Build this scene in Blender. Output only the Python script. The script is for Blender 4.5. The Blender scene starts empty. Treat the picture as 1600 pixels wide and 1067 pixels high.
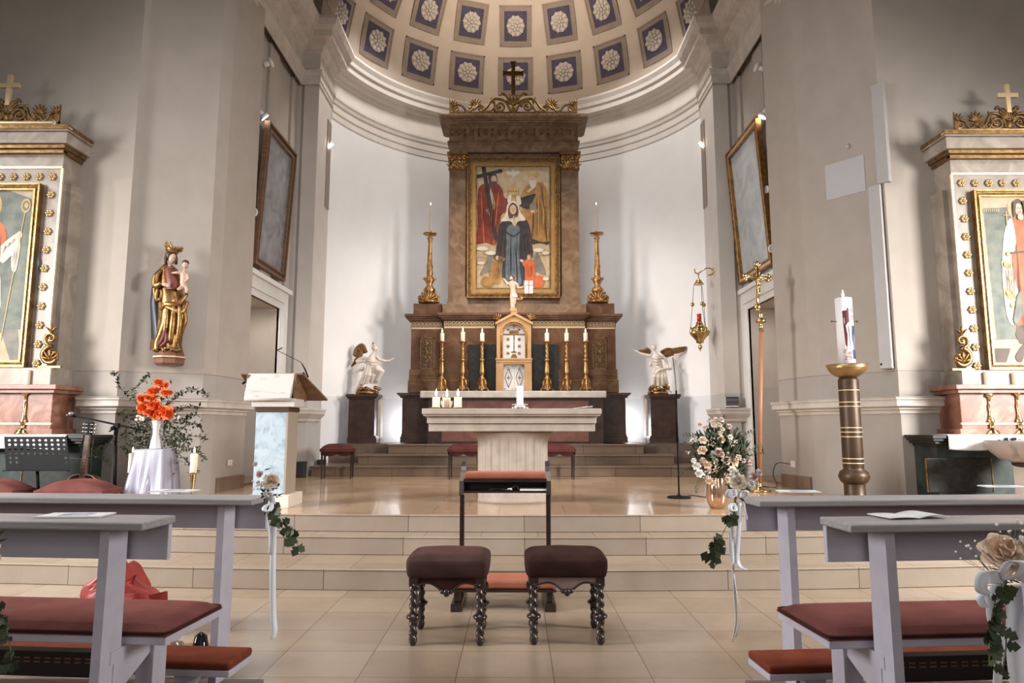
import bpy, math, random
from math import sin, cos, pi, radians, sqrt
from mathutils import Vector, Matrix
random.seed(7)
SC = bpy.context.scene
COL = SC.collection
# ---------------- camera, world, large lights, exposure ----------------
F = 1064.0; TH = math.atan(133.5 / F); YAW = math.atan(6 / F * cos(TH)); H = 1.26
cam = bpy.data.objects.new('camera', bpy.data.cameras.new('camera')); COL.objects.link(cam)
cam.data.sensor_width = 36; cam.data.lens = F / 1600 * 36; cam.data.clip_start = .05
cam.location = (0, 0, H); cam.rotation_euler = (pi / 2 + TH, 0, YAW)
SC.camera = cam
def W(x, y, Y=None, Z=None, X=None):
    """point of the place seen at (x, y) of the photograph, on the plane Y, Z or X = const"""
    u = (x - 800) / F; v = (533.5 - y) / F
    fy = cos(TH) - v * sin(TH); c = sin(TH) + v * cos(TH)
    a = u * cos(YAW) - fy * sin(YAW); b = u * sin(YAW) + fy * cos(YAW)
    t = Y / b if Y is not None else ((Z - H) / c if Z is not None else X / a)
    return Vector((a * t, b * t, c * t + H))
w = bpy.data.worlds.new('world'); SC.world = w; w.use_nodes = True
bg = w.node_tree.nodes['Background']; bg.inputs[0].default_value = (1, .96, .92, 1); bg.inputs[1].default_value = .08
SC.view_settings.view_transform = 'Standard'; SC.view_settings.look = 'None'
SC.view_settings.gamma = 1; SC.view_settings.use_curve_mapping = False
SC.view_settings.exposure = 0.2
SC.cycles.caustics_reflective = False; SC.cycles.caustics_refractive = False
def light(name, kind, loc, target, power, color=(1, 1, 1), size=1, size_y=None, spot=60, blend=.5, spread=180):
    d = bpy.data.lights.new(name, kind); d.energy = power; d.color = color
    if kind == 'AREA':
        d.size = size; d.spread = radians(spread)
        if size_y: d.shape = 'RECTANGLE'; d.size_y = size_y
    elif kind in ('POINT', 'SPOT'):
        d.shadow_soft_size = size
        if kind == 'SPOT': d.spot_size = radians(spot); d.spot_blend = blend
    o = bpy.data.objects.new(name, d); COL.objects.link(o); o.location = loc
    if target is not None:
        o.rotation_euler = (Vector(target) - Vector(loc)).to_track_quat('-Z', 'Y').to_euler()
    return o
COOL = (1, .98, .96); WARM = (1, .78, .55); NEUT = (1, .94, .87)
# daylight through the transept and nave windows
light('window_light', 'AREA', (-8.4, 2.6, 3.2), (1.5, 8.4, -1.2), 300, COOL, 1.6, 2.6, spread=95)
light('window_light', 'AREA', (8.4, 2.6, 3.2), (1, 8.5, -1.2), 400, COOL, 1.6, 2.6, spread=100)
light('window_light', 'AREA', (-2.6, -4.6, 3.6), (-.5, 5, -.5), 26, COOL, 3, 3, spread=120)
light('window_light', 'AREA', (3.2, -4.6, 3.6), (.5, 5, -.5), 30, NEUT, 3, 3, spread=120)
light('clerestory_light', 'AREA', (-1, 3.4, 6.8), (-.2, 4.2, 0), 215, (.95, .96, 1), 5, 2.4)
# spotlights of the transepts on the side altars
light('side_altar_spot', 'SPOT', (-8.6, 4.7, 5.6), (-4.9, 7.6, 2.4), 400, (1, .97, .94), .09, spot=56, blend=1)
light('side_altar_spot', 'SPOT', (8.4, 4.7, 5.8), (4.8, 7.6, 2.4), 260, (1, .88, .72), .09, spot=56, blend=1)
# unseen spots added over the arch and at the chancel sides wash the apse, lamps behind the altar
for s in (-1, 1):
    light('apse_fill_spot', 'SPOT', (s * 2.0, 11.25, 9.7), (s * 2.2, 13.3, 2.6), 380, (1, .96, .92), .35, spot=84, blend=.35)
    light('apse_fill_spot', 'SPOT', (s * 3.45, 9.5, 4.4), (s * -2.75, 12.9, 2.6), 640, (1, .97, .95), .5, spot=44, blend=.8)
    light('altar_back_lamp', 'AREA', (s * 1.9, 13.3, 1.25), (s * 2.8, 12.9, 1.7), 11, (.97, .98, 1), .6, .4)
    light('altar_back_lamp', 'AREA', (s * 1.05, 13.1, 3.3), (s * 2.8, 13.0, 3.1), 11, (.98, .98, 1), .3, 4.2)
    light('side_room_lamp', 'AREA', (s * 4.0, (9.42 + 10.62) / 2 if s < 0 else 10.24, 3.05), (s * 4.05, 10.0 if s < 0 else 10.24, 0), 7 if s < 0 else 5, NEUT, .3, .8)
    light('altar_spot', 'SPOT', (s * 2.9, 9.4, 6.0), (0, 12.3, 3.9), 200, (1, .74, .5), .05, spot=50, blend=.6)
light('tabernacle_spot', 'SPOT', (-1.1, 9.3, 6.6), (0, 12.0, 2.1), 150, (1, .82, .6), .04, spot=17, blend=.8)
light('dome_lamp', 'AREA', (0, 11.35, 9.2), (0, 12.6, 10.4), 62, (1, .84, .68), 1.6, .4)
light('chancel_light', 'AREA', (0, 9.4, 6.6), (0, 9.9, 0), 40, (1, .9, .8), 2.2, 1.2, spread=100)
# ---------------- helpers ----------------
class B:
    def __init__(s): s.v = []; s.f = []; s.m = []; s.s = []; s.M = Matrix()
    def add(s, vs, fs, m=0, sm=False):
        n = len(s.v); s.v += [tuple(s.M @ Vector(p)) for p in vs]
        for f in fs: s.f.append([i + n for i in f]); s.m.append(m); s.s.append(sm)
        return s
    def box(s, x0, x1, y0, y1, z0, z1, m=0):
        return s.add([(x, y, z) for x in (x0, x1) for y in (y0, y1) for z in (z0, z1)],
                     [(0, 1, 3, 2), (4, 6, 7, 5), (0, 4, 5, 1), (2, 3, 7, 6), (0, 2, 6, 4), (1, 5, 7, 3)], m)
    def bc(s, c, d, m=0):
        return s.box(c[0] - d[0] / 2, c[0] + d[0] / 2, c[1] - d[1] / 2, c[1] + d[1] / 2, c[2] - d[2] / 2, c[2] + d[2] / 2, m)
    def hexa(s, bot, top, m=0):   # 4 + 4 corner points
        return s.add(list(bot) + list(top), [(3, 2, 1, 0), (4, 5, 6, 7)] + [(i, (i + 1) % 4, 4 + (i + 1) % 4, 4 + i) for i in range(4)], m)
    def prism(s, poly, a, b, ax='y', m=0, sm=False):
        def P(p, t): return (p[0], t, p[1]) if ax == 'y' else ((t, p[0], p[1]) if ax == 'x' else (p[0], p[1], t))
        n = len(poly)
        s.add([P(p, a) for p in poly] + [P(p, b) for p in poly], [list(range(n)), list(range(2 * n - 1, n - 1, -1))], m)
        return s.add([P(p, a) for p in poly] + [P(p, b) for p in poly], [(i, (i + 1) % n, n + (i + 1) % n, n + i) for i in range(n)], m, sm)
    def lathe(s, pr, c=(0, 0, 0), n=24, m=0, sm=True, mod=None):
        vs = []
        for r, z in pr:
            for i in range(n):
                a = 2 * pi * i / n; q = r * (mod(a, z) if mod else 1)
                vs.append((c[0] + q * cos(a), c[1] + q * sin(a), c[2] + z))
        fs = [(k * n + i, k * n + (i + 1) % n, (k + 1) * n + (i + 1) % n, (k + 1) * n + i) for k in range(len(pr) - 1) for i in range(n)]
        if pr[0][0] > 1e-4: fs.append(list(range(n - 1, -1, -1)))
        if pr[-1][0] > 1e-4: fs.append([(len(pr) - 1) * n + i for i in range(n)])
        return s.add(vs, fs, m, sm)
    def tube(s, pts, r, n=8, m=0, sm=True, flat=1.0, closed=False, twist=0, lobes=0, la=.15):
        pts = [Vector(p) for p in pts]; k = len(pts)
        R = r if isinstance(r, (list, tuple)) else [r] * k
        T = [(pts[(i + 1) % k if closed else min(i + 1, k - 1)] - pts[(i - 1) % k if closed else max(i - 1, 0)]).normalized() for i in range(k)]
        u = T[0].orthogonal().normalized()
        if abs(T[0].z) < .9: u = T[0].cross(Vector((0, 0, 1))).normalized()
        vs = []
        for i in range(k):
            u = (u - T[i] * u.dot(T[i])).normalized(); w_ = T[i].cross(u)
            for j in range(n):
                a = 2 * pi * j / n; q = R[i] * (1 + la * sin(lobes * a + twist * i) if lobes else 1)
                vs.append(pts[i] + u * cos(a) * q + w_ * sin(a) * q * flat)
        fs = [(i * n + j, i * n + (j + 1) % n, (i + 1) % k * n + (j + 1) % n, (i + 1) % k * n + j) for i in range(k if closed else k - 1) for j in range(n)]
        if not closed: fs += [list(range(n - 1, -1, -1)), [(k - 1) * n + j for j in range(n)]]
        return s.add(vs, fs, m, sm)
    def ell(s, c, r, n=10, m=0, rot=None, k=None):
        k = k or max(4, n // 2 + 1); r = (r, r, r) if not isinstance(r, (tuple, list)) else r
        R = rot.to_3x3() if rot else Matrix.Identity(3)
        vs = [Vector(c) + R @ Vector((0, 0, -r[2]))]
        for i in range(1, k):
            t = -pi / 2 + pi * i / k
            for j in range(n):
                a = 2 * pi * j / n; vs.append(Vector(c) + R @ Vector((r[0] * cos(t) * cos(a), r[1] * cos(t) * sin(a), r[2] * sin(t))))
        vs.append(Vector(c) + R @ Vector((0, 0, r[2])))
        fs = [(0, 1 + (j + 1) % n, 1 + j) for j in range(n)]
        for i in range(k - 2): fs += [(1 + i * n + j, 1 + i * n + (j + 1) % n, 1 + (i + 1) * n + (j + 1) % n, 1 + (i + 1) * n + j) for j in range(n)]
        L = len(vs) - 1; fs += [(L, L - n + j, L - n + (j + 1) % n) for j in range(n)]
        return s.add(vs, fs, m, True)
    def sweep(s, path, prof, m=0, sm=False, closed=False, side=1, caps=True):
        """prof: (offset, z) list; path: (x, y) list; offset goes to the right of travel * side"""
        P = [Vector((p[0], p[1])) for p in path]; k = len(P); vs = []
        for i in range(k):
            a = P[i] - P[i - 1] if (i > 0 or closed) else P[1] - P[0]
            b = P[(i + 1) % k] - P[i] if (i < k - 1 or closed) else P[-1] - P[-2]
            a.normalize(); b.normalize()
            na = Vector((a.y, -a.x)); nb = Vector((b.y, -b.x)); nn = na + nb
            nn = nn / max(nn.dot(na), .2) * side
            for o, z in prof: vs.append((P[i].x + nn.x * o, P[i].y + nn.y * o, z))
        n = len(prof)
        fs = [(i * n + j, i * n + j + 1, (i + 1) % k * n + j + 1, (i + 1) % k * n + j) for i in range(k if closed else k - 1) for j in range(n - 1)]
        s.add(vs, fs, m, sm)
        if caps and not closed: s.add(vs, [list(range(n)), [(k - 1) * n + j for j in range(n)]], m)
        return s
    def grid(s, fn, nu, nv, m=0, sm=True, thick=0):
        vs = [fn(i / nu, j / nv) for i in range(nu + 1) for j in range(nv + 1)]
        fs = [(i * (nv + 1) + j, (i + 1) * (nv + 1) + j, (i + 1) * (nv + 1) + j + 1, i * (nv + 1) + j + 1) for i in range(nu) for j in range(nv)]
        return s.add(vs, fs, m, sm)
def obj(name, b, mats, parent=None, bev=0, seg=2, solid=0, loc=None, kind=None, label=None, subd=0):
    me = bpy.data.meshes.new(name); me.from_pydata(b.v, [], b.f)
    if not isinstance(mats, (list, tuple)): mats = [mats]
    for q in mats: me.materials.append(q)
    me.polygons.foreach_set('material_index', b.m); me.polygons.foreach_set('use_smooth', b.s); me.update()
    o = bpy.data.objects.new(name, me); COL.objects.link(o)
    if parent: o.parent = parent
    if loc: o.location = loc
    if solid: q = o.modifiers.new('s', 'SOLIDIFY'); q.thickness = solid; q.offset = 0
    if subd: q = o.modifiers.new('u', 'SUBSURF'); q.levels = q.render_levels = subd
    if bev: q = o.modifiers.new('b', 'BEVEL'); q.width = bev; q.segments = seg; q.limit_method = 'ANGLE'; q.angle_limit = .6
    if kind: o['kind'] = kind
    if label: o['label'] = label
    return o
def thing(name, label, cat, loc=(0, 0, 0), rz=0, group=None):
    o = bpy.data.objects.new(name, None); COL.objects.link(o); o.empty_display_size = .1
    o.location = loc; o.rotation_euler = (0, 0, rz); return tag(o, label, cat, group)
def tag(o, label, cat, group=None):
    o['label'] = label; o['category'] = cat
    if group: o['group'] = group
    return o
def copy_tree(o, loc=None, rz=None, label=None, group=None, parent=None, scale=None):
    c = o.copy(); COL.objects.link(c)
    if parent: c.parent = parent
    for ch in list(o.children): copy_tree(ch, parent=c)
    if loc is not None: c.location = loc
    if rz is not None: c.rotation_euler = (0, 0, rz)
    if scale: c.scale = scale
    if label: c['label'] = label
    if group: c['group'] = group
    return c
def remesh(o, vox, smooth=2):
    q = o.modifiers.new('r', 'REMESH'); q.mode = 'VOXEL'; q.voxel_size = vox; q.use_smooth_shade = True
    if smooth: q = o.modifiers.new('sm', 'SMOOTH'); q.iterations = smooth; q.factor = .5
    return o
# ---------------- materials ----------------
MC = {}
def mat(name, c, rough=.6, metal=0, c2=None, sc=6, det=4, bump=0, bsc=40, dist=0, coat=0, em=None, ems=1, alpha=1, trans=0, c3=None, spec=None, lo=.35, hi=.65, sss=0, stretch=None, sheen=0, zline=None):
    if name in MC: return MC[name]
    m = bpy.data.materials.new(name); MC[name] = m; m.use_nodes = True; nt = m.node_tree; N = nt.nodes; L = nt.links
    p = N['Principled BSDF']; p.inputs['Base Color'].default_value = (*c, 1); p.inputs['Roughness'].default_value = rough; p.inputs['Metallic'].default_value = metal
    if coat: p.inputs['Coat Weight'].default_value = coat; p.inputs['Coat Roughness'].default_value = .08
    if spec is not None: p.inputs['Specular IOR Level'].default_value = spec
    if trans: p.inputs['Transmission Weight'].default_value = trans
    if sss: p.inputs['Subsurface Weight'].default_value = sss; p.inputs['Subsurface Radius'].default_value = (.02, .01, .005)
    if sheen: p.inputs['Sheen Weight'].default_value = sheen; p.inputs['Sheen Roughness'].default_value = .4; p.inputs['Sheen Tint'].default_value = (*[min(1, q * 2.4) for q in c], 1)
    if em: p.inputs['Emission Color'].default_value = (*em, 1); p.inputs['Emission Strength'].default_value = ems
    tc = N.new('ShaderNodeTexCoord'); src = tc.outputs['Object']
    if stretch:
        mp = N.new('ShaderNodeMapping'); mp.inputs['Scale'].default_value = stretch; L.new(src, mp.inputs[0]); src = mp.outputs[0]
    if c2:
        n = N.new('ShaderNodeTexNoise'); n.inputs['Scale'].default_value = sc; n.inputs['Detail'].default_value = det; n.inputs['Distortion'].default_value = dist
        L.new(src, n.inputs['Vector']); r = N.new('ShaderNodeValToRGB'); L.new(n.outputs['Fac'], r.inputs[0])
        e = r.color_ramp.elements; e[0].position = lo; e[0].color = (*c, 1); e[1].position = hi; e[1].color = (*c2, 1)
        if c3: q = e.new((lo + hi) / 2); q.color = (*c3, 1)
        out = r.outputs[0]
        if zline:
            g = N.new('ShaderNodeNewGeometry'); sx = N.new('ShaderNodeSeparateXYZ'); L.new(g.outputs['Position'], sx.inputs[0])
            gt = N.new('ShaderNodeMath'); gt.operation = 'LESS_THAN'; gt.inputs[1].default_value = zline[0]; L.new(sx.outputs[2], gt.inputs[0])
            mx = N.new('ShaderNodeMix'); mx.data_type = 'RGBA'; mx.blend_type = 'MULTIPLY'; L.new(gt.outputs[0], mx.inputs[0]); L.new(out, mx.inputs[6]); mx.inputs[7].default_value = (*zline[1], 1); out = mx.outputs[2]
        L.new(out, p.inputs['Base Color'])
    if bump:
        n = N.new('ShaderNodeTexNoise'); n.inputs['Scale'].default_value = bsc; n.inputs['Detail'].default_value = 5; L.new(src, n.inputs['Vector'])
        b = N.new('ShaderNodeBump'); b.inputs['Strength'].default_value = bump; b.inputs['Distance'].default_value = .01; L.new(n.outputs['Fac'], b.inputs['Height']); L.new(b.outputs[0], p.inputs['Normal'])
    return m
def brick(name, c1, c2, mortar, bw, rh, off=.5, rough=.3, origin=(0, 0, 0), ms=.004, rot=None, coat=0, nsc=3):
    m = bpy.data.materials.new(name); m.use_nodes = True; nt = m.node_tree; N = nt.nodes; L = nt.links; p = N['Principled BSDF']
    g = N.new('ShaderNodeNewGeometry'); mp = N.new('ShaderNodeMapping'); mp.vector_type = 'POINT'
    mp.inputs['Location'].default_value = origin
    if rot: mp.inputs['Rotation'].default_value = rot
    L.new(g.outputs['Position'], mp.inputs[0])
    b = N.new('ShaderNodeTexBrick'); b.offset = off; b.inputs['Scale'].default_value = 1; b.inputs['Brick Width'].default_value = bw; b.inputs['Row Height'].default_value = rh
    b.inputs['Mortar Size'].default_value = ms; b.inputs['Mortar Smooth'].default_value = .2
    b.inputs['Color1'].default_value = (*c1, 1); b.inputs['Color2'].default_value = (*c2, 1); b.inputs['Mortar'].default_value = (*mortar, 1)
    L.new(mp.outputs[0], b.inputs['Vector'])
    n = N.new('ShaderNodeTexNoise'); n.inputs['Scale'].default_value = nsc; n.inputs['Detail'].default_value = 8; n.inputs['Roughness'].default_value = .65; L.new(g.outputs['Position'], n.inputs['Vector'])
    r = N.new('ShaderNodeValToRGB'); r.color_ramp.elements[0].color = (.80, .77, .74, 1); r.color_ramp.elements[0].position = .3; r.color_ramp.elements[1].color = (1, 1, 1, 1); r.color_ramp.elements[1].position = .7
    L.new(n.outputs['Fac'], r.inputs[0]); mx = N.new('ShaderNodeMix'); mx.data_type = 'RGBA'; mx.blend_type = 'MULTIPLY'; mx.inputs[0].default_value = .8
    L.new(b.outputs['Color'], mx.inputs[6]); L.new(r.outputs[0], mx.inputs[7]); L.new(mx.outputs[2], p.inputs['Base Color'])
    p.inputs['Roughness'].default_value = rough
    bp = N.new('ShaderNodeBump'); bp.inputs['Strength'].default_value = .25; bp.inputs['Distance'].default_value = .004; bp.invert = True; L.new(b.outputs['Fac'], bp.inputs['Height']); L.new(bp.outputs[0], p.inputs['Normal'])
    if coat: p.inputs['Coat Weight'].default_value = coat; p.inputs['Coat Roughness'].default_value = .05
    return m
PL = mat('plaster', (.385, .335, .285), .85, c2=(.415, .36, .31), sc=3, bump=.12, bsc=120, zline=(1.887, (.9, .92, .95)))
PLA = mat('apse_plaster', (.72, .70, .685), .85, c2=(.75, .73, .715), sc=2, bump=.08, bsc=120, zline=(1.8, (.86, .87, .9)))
MOLD = mat('stucco', (.47, .415, .365), .75, c2=(.57, .515, .46), sc=5)
WHT = mat('white_paint', (.68, .65, .62), .5, c2=(.71, .68, .65), sc=4)
GOLD = mat('gold_leaf', (.22, .11, .035), .36, .85, c2=(.42, .24, .09), sc=14, bump=.25, bsc=60)
GOLDD = mat('dark_gold', (.15, .085, .03), .42, .75, c2=(.30, .175, .065), sc=18, bump=.3, bsc=60)
BRASS = mat('brass', (.66, .47, .22), .22, 1, c2=(.5, .34, .15), sc=9)
BRZ = mat('bronze', (.045, .024, .011), .45, .4, c2=(.07, .038, .018), sc=6)
MRB = mat('brown_marble', (.095, .043, .02), .5, c2=(.17, .09, .05), sc=3.5, det=8, dist=1.2, c3=(.12, .06, .031), spec=.3)
MRD = mat('dark_marble', (.028, .014, .011), .3, c2=(.055, .03, .024), sc=4, det=8, dist=1.5)
MRG = mat('grey_marble', (.155, .092, .052), .5, c2=(.26, .175, .115), sc=2.6, det=8, dist=2.2, c3=(.195, .125, .077), spec=.3)
MRR = mat('red_marble', (.19, .07, .04), .38, c2=(.36, .19, .125), sc=3, det=8, dist=2, c3=(.26, .11, .065))
MGR = mat('green_marble', (.007, .008, .006), .4, c2=(.028, .032, .027), sc=7, det=9, dist=2, lo=.45, hi=.75)
MGT = mat('green_painted_marble', (.011, .022, .018), .4, c2=(.035, .056, .047), sc=4, det=8, dist=2)
STONE = mat('limestone', (.30, .245, .20), .55, c2=(.37, .305, .25), sc=5, det=8, dist=1)
BLUEM = mat('blue_marble', (.22, .29, .35), .45, c2=(.38, .455, .50), sc=7, det=10, dist=1.6, lo=.36, hi=.62, c3=(.33, .405, .46))
WMAR = mat('white_marble', (.50, .465, .43), .3, c2=(.26, .23, .215), sc=2.2, det=6, dist=2.5, lo=.58, hi=.75, stretch=(1, 1, 2.5))
DWOOD = mat('dark_wood', (.014, .007, .005), .3, c2=(.028, .014, .01), sc=8, coat=.15, stretch=(1, 1, 6))
BWOOD = mat('brown_wood', (.12, .06, .03), .45, c2=(.19, .10, .05), sc=5, stretch=(1, 1, 6))
COPW = mat('reddish_wood', (.33, .13, .06), .4, c2=(.42, .19, .09), sc=6, stretch=(1, 1, .3))
PEW = mat('pew_paint', (.43, .41, .48), .5, c2=(.47, .45, .515), sc=5, bump=.1, bsc=60, stretch=(.3, 3, 3))
PEWT = mat('pew_ledge_paint', (.25, .235, .24), .4, c2=(.34, .32, .325), sc=14, bump=.15, bsc=60, stretch=(.15, 5, 5))
VEL = mat('rose_velvet', (.11, .036, .030), .85, c2=(.155, .055, .047), sc=5, bump=.2, bsc=200, spec=.1, sheen=.45)
VELD = mat('dark_velvet', (.028, .010, .008), .85, c2=(.05, .019, .016), sc=6, bump=.2, bsc=200, spec=.1, sheen=.3)
VELO = mat('orange_velvet', (.25, .085, .052), .85, c2=(.31, .115, .07), sc=6, bump=.2, bsc=200, spec=.1, sheen=.35)
KNL = mat('rust_fabric', (.14, .032, .016), .9, c2=(.18, .045, .022), sc=9, bump=.3, bsc=250, spec=.1, sheen=.2)
BLK = mat('black_metal', (.003, .003, .0035), .6, spec=.15); BLKP = mat('black_plastic', (.02, .02, .022), .55)
WAX = mat('wax', (.80, .68, .50), .5, c2=(.85, .74, .57), sc=8, sss=.3)
FLAME = mat('flame', (1, .8, .5), .5, em=(1, .62, .28), ems=14)
LIN = mat('white_linen', (.60, .585, .575), .9, c2=(.76, .74, .73), sc=12, bump=.2, bsc=80)
PAPER = mat('paper', (.66, .65, .64), .7); INK = mat('printed_blue', (.20, .22, .33), .7, c2=(.45, .46, .5), sc=40)
LEAF = mat('leaf', (.022, .036, .013), .6, c2=(.055, .075, .028), sc=20); LEAF2 = mat('pale_leaf', (.13, .16, .09), .6, c2=(.2, .23, .14), sc=20); STEM = mat('stem', (.10, .11, .05), .6)
SKIN = mat('painted_skin', (.50, .33, .24), .5, c2=(.55, .38, .29), sc=20); ALAB = mat('white_carving', (.60, .52, .45), .5, c2=(.68, .60, .53), sc=12)
FLOORM = brick('floor_limestone', (.31, .23, .16), (.37, .285, .205), (.16, .11, .07), .497, .405, 0, .24, origin=(.305 + .497 * 20, .01 + .405 * 20, 0), ms=.003)
PLATM = brick('platform_marble', (.46, .31, .19), (.56, .40, .26), (.2, .12, .07), .62, .5, .5, .2, origin=(20, 20, 0), ms=.004, coat=.3)
RISM = brick('riser_stone', (.25, .20, .155), (.30, .245, .19), (.10, .075, .055), 1.05, 1, .5, .45, origin=(20.4, 0, 20), rot=(0, 0, 0), ms=.004)
# ---------------- setting ----------------
ST = 'structure'; PZ = .469; AZ = .97
def bow(x): return .0146 * min(abs(x), 4.2) ** 2
b = B(); b.box(-9, 9, -5, 7, -.1, 0); obj('floor', b, FLOORM, kind=ST)
xs = [-9 + i * .5 for i in range(37)]
steps = [(5.457, 0, .162), (6.042, .162, .317), (6.314, .317, PZ)]
for i, (y0, z0, z1) in enumerate(steps):
    b = B(); yb = steps[i + 1][0] + .3 if i < 2 else 7.9
    path = [(x, y0 + bow(x)) for x in xs]
    prof = [(0, z0 + .004), (0, z1 - .02), (.008, z1 - .008), (0, z1)]
    b.sweep(path, [(-.012, z0 - .02), (-.012, z0 + .008)] + prof[0:], side=1, caps=False)
    n0 = len(path)
    b.add([(x, y0 + bow(x), z1) for x in xs] + [(x, 7.3 if i < 2 else 14.3, z1) for x in xs], [(j, j + 1, n0 + j + 1, n0 + j) for j in range(n0 - 1)], 1)
    obj('floor', b, [RISM, PLATM if i == 2 else FLOORM], kind=ST)
# altar steps, each tier narrower than the one below
for k, (yf, hw, z1) in enumerate([(11.13, 3.3, .636), (11.45, 2.62, .803), (11.77, 2.18, AZ)]):
    b = B(); b.box(-hw, hw, yf, 14.3, z1 - .165, z1 - .03); b.box(-hw - .02, hw + .02, yf - .025, 14.3, z1 - .03, z1)
    obj('floor', b, brick('altar_step_stone', (.17, .115, .08), (.235, .17, .125), (.06, .04, .03), .9, .6, .5, .3, origin=(20, 20, 20)), kind=ST, bev=.004)
b = B(); b.box(-3.45, 3.45, 12.02, 14.3, PZ, AZ - .002); obj('floor', b, mat('dark_step', (.10, .07, .052), .4, c2=(.14, .10, .075)), kind=ST)

YA = 10.65; RA = 3.55; a0 = math.asin(3.36 / RA)
arc = [(-RA * sin(a0 - 2 * a0 * i / 48) , YA + RA * cos(a0 - 2 * a0 * i / 48)) for i in range(49)]
def wallpath(name, path, z0, z1, m=PL, t=.35):
    b = B(); b.sweep(path, [(0, z0), (0, z1), (-t, z1), (-t, z0)]); return obj(name, b, m, kind=ST)
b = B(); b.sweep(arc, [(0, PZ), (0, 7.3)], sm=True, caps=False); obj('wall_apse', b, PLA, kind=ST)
LP = [(-9.2, 7.62), (-4.47, 7.62), (-4.445, 7.72), (-3.73, 8.1), (-3.665, 8.3), (-3.61, 9.13), (-4.0, 9.135)]
RP = [(4.0, 9.3), (3.57, 9.28), (3.68, 8.52), (3.75, 8.36), (4.25, 7.74), (4.27, 7.62), (9.2, 7.62)]
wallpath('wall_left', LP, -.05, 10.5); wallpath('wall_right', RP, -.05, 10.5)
def sidewall(s, name, y0, y1, ztop, yin0, yin1, zin):
    b = B(); X = 3.78
    def bx(ya, yb, za, zb, d=0): b.box(min(s * (X + d), s * (X + .5)), max(s * (X + d), s * (X + .5)), ya, yb, za, zb)
    bx(8.9, yin0, PZ - .02, 10.5); bx(yin1, 11.0, PZ - .02, 10.5); bx(yin0, yin1, zin, 10.5)
    # shallow pilaster strips and blind panel of the upper wall
    for ya, yb in ((9.75, 10.15), (10.78, 11.0)): b.box(min(s * 3.735, s * X), max(s * 3.735, s * X), ya, yb, 3.46, 7.1)
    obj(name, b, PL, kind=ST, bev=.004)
    b = B(); cw = .16   # door casing with stepped mouldings and a crown
    for (d, w0, w1) in ((.05, 0, .17), (.08, .10, .27), (.03, -.0, .04)):
        xx = (min(s * (X - d), s * X), max(s * (X - d), s * X))
        b.box(*xx, yin1 + w0, yin1 + w1, PZ, zin + w0 - .001); b.box(*xx, yin0 - w1, yin0 - w0, PZ, zin + w0 - .001); b.box(*xx, yin0 - w1, yin1 + w1, zin + w0, zin + w1)
    b.box(min(s * (X - .13), s * X), max(s * (X - .13), s * X), yin0 - .3, yin1 + .31, zin + .27, zin + .34)
    d_ = obj('door_1' if s < 0 else 'door_2', b, WHT, kind=ST)
    b = B(); dx = .42 if s > 0 else .47
    xx = (min(s * (X + dx), s * (X + dx + .05)), max(s * (X + dx), s * (X + dx + .05)))
    b.box(*xx, yin0 - .1, yin1 + .1, PZ, zin + .1)
    for za, zb in ((PZ + .15, PZ + .95), (PZ + 1.1, zin - .15)):
        for ya, yb in ((yin0 + .1, (yin0 + yin1) / 2 - .06), ((yin0 + yin1) / 2 + .06, yin1 - .1)):
            b.box(min(s * (X + dx - .015), s * (X + dx)), max(s * (X + dx - .015), s * (X + dx)), ya, yb, za, zb)
    obj('door_leaf', b, mat('cream_door', (.50, .44, .38), .5, c2=(.53, .47, .41)), d_, bev=.006)
    b = B(); b.bc((s * (X + dx - .03), yin0 + .18, PZ + 1.05), (.05, .04, .16)); b.tube([(s * (X + dx - .05), yin0 + .18, PZ + 1.08), (s * (X + dx - .05), yin0 + .30, PZ + 1.08)], .011)
    obj('door_handle', b, BRZ, d_)
    b = B(); b.box(min(s * (X - .12), s * (X + .42)), max(s * (X - .12), s * (X + .42)), yin0 - .12, yin1, PZ, PZ + .035)
    obj('trim_1' if s < 0 else 'trim_2', b, mat('brown_skirting', (.17, .11, .075), .35, c2=(.22, .15, .10)), kind=ST)
sidewall(-1, 'wall_left', 9, 11, 7.1, 9.42, 10.62, 3.12)
sidewall(1, 'wall_right', 9, 11, 7.1, 9.62, 10.86, 3.14)
for s in (-1, 1):   # the pilasters that carry the apse arch
    b = B(); b.box(min(s * 3.36, s * 3.62), max(s * 3.36, s * 3.62), 11.02, 11.86, PZ, 7.4)
    b.box(min(s * 3.62, s * 3.8), max(s * 3.62, s * 3.8), 11.06, 11.5, PZ, 7.4)
    obj('wall_left' if s < 0 else 'wall_right', b, mat('apse_lit_plaster', (.50, .455, .41), .85, c2=(.54, .49, .445), sc=3, zline=(1.8, (.8, .82, .85))), kind=ST, bev=.006)  # plaster paler than the walls, apse light painted into its colour
    b = B(); pth = [(-3.8, 11.0), (-3.36, 11.0), (-3.34, 11.62)] if s < 0 else [(3.34, 11.62), (3.36, 11.0), (3.8, 11.0)]
    b.sweep(pth, [(0, 1.34), (.02, 1.36), (.02, 1.39), (.035, 1.40), (.09, 1.46), (.10, 1.47), (.10, 1.52), (.115, 1.525), (.115, 1.555), (0, 1.57)])
    obj('trim_3' if s < 0 else 'trim_4', b, MOLD, kind=ST)
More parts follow.
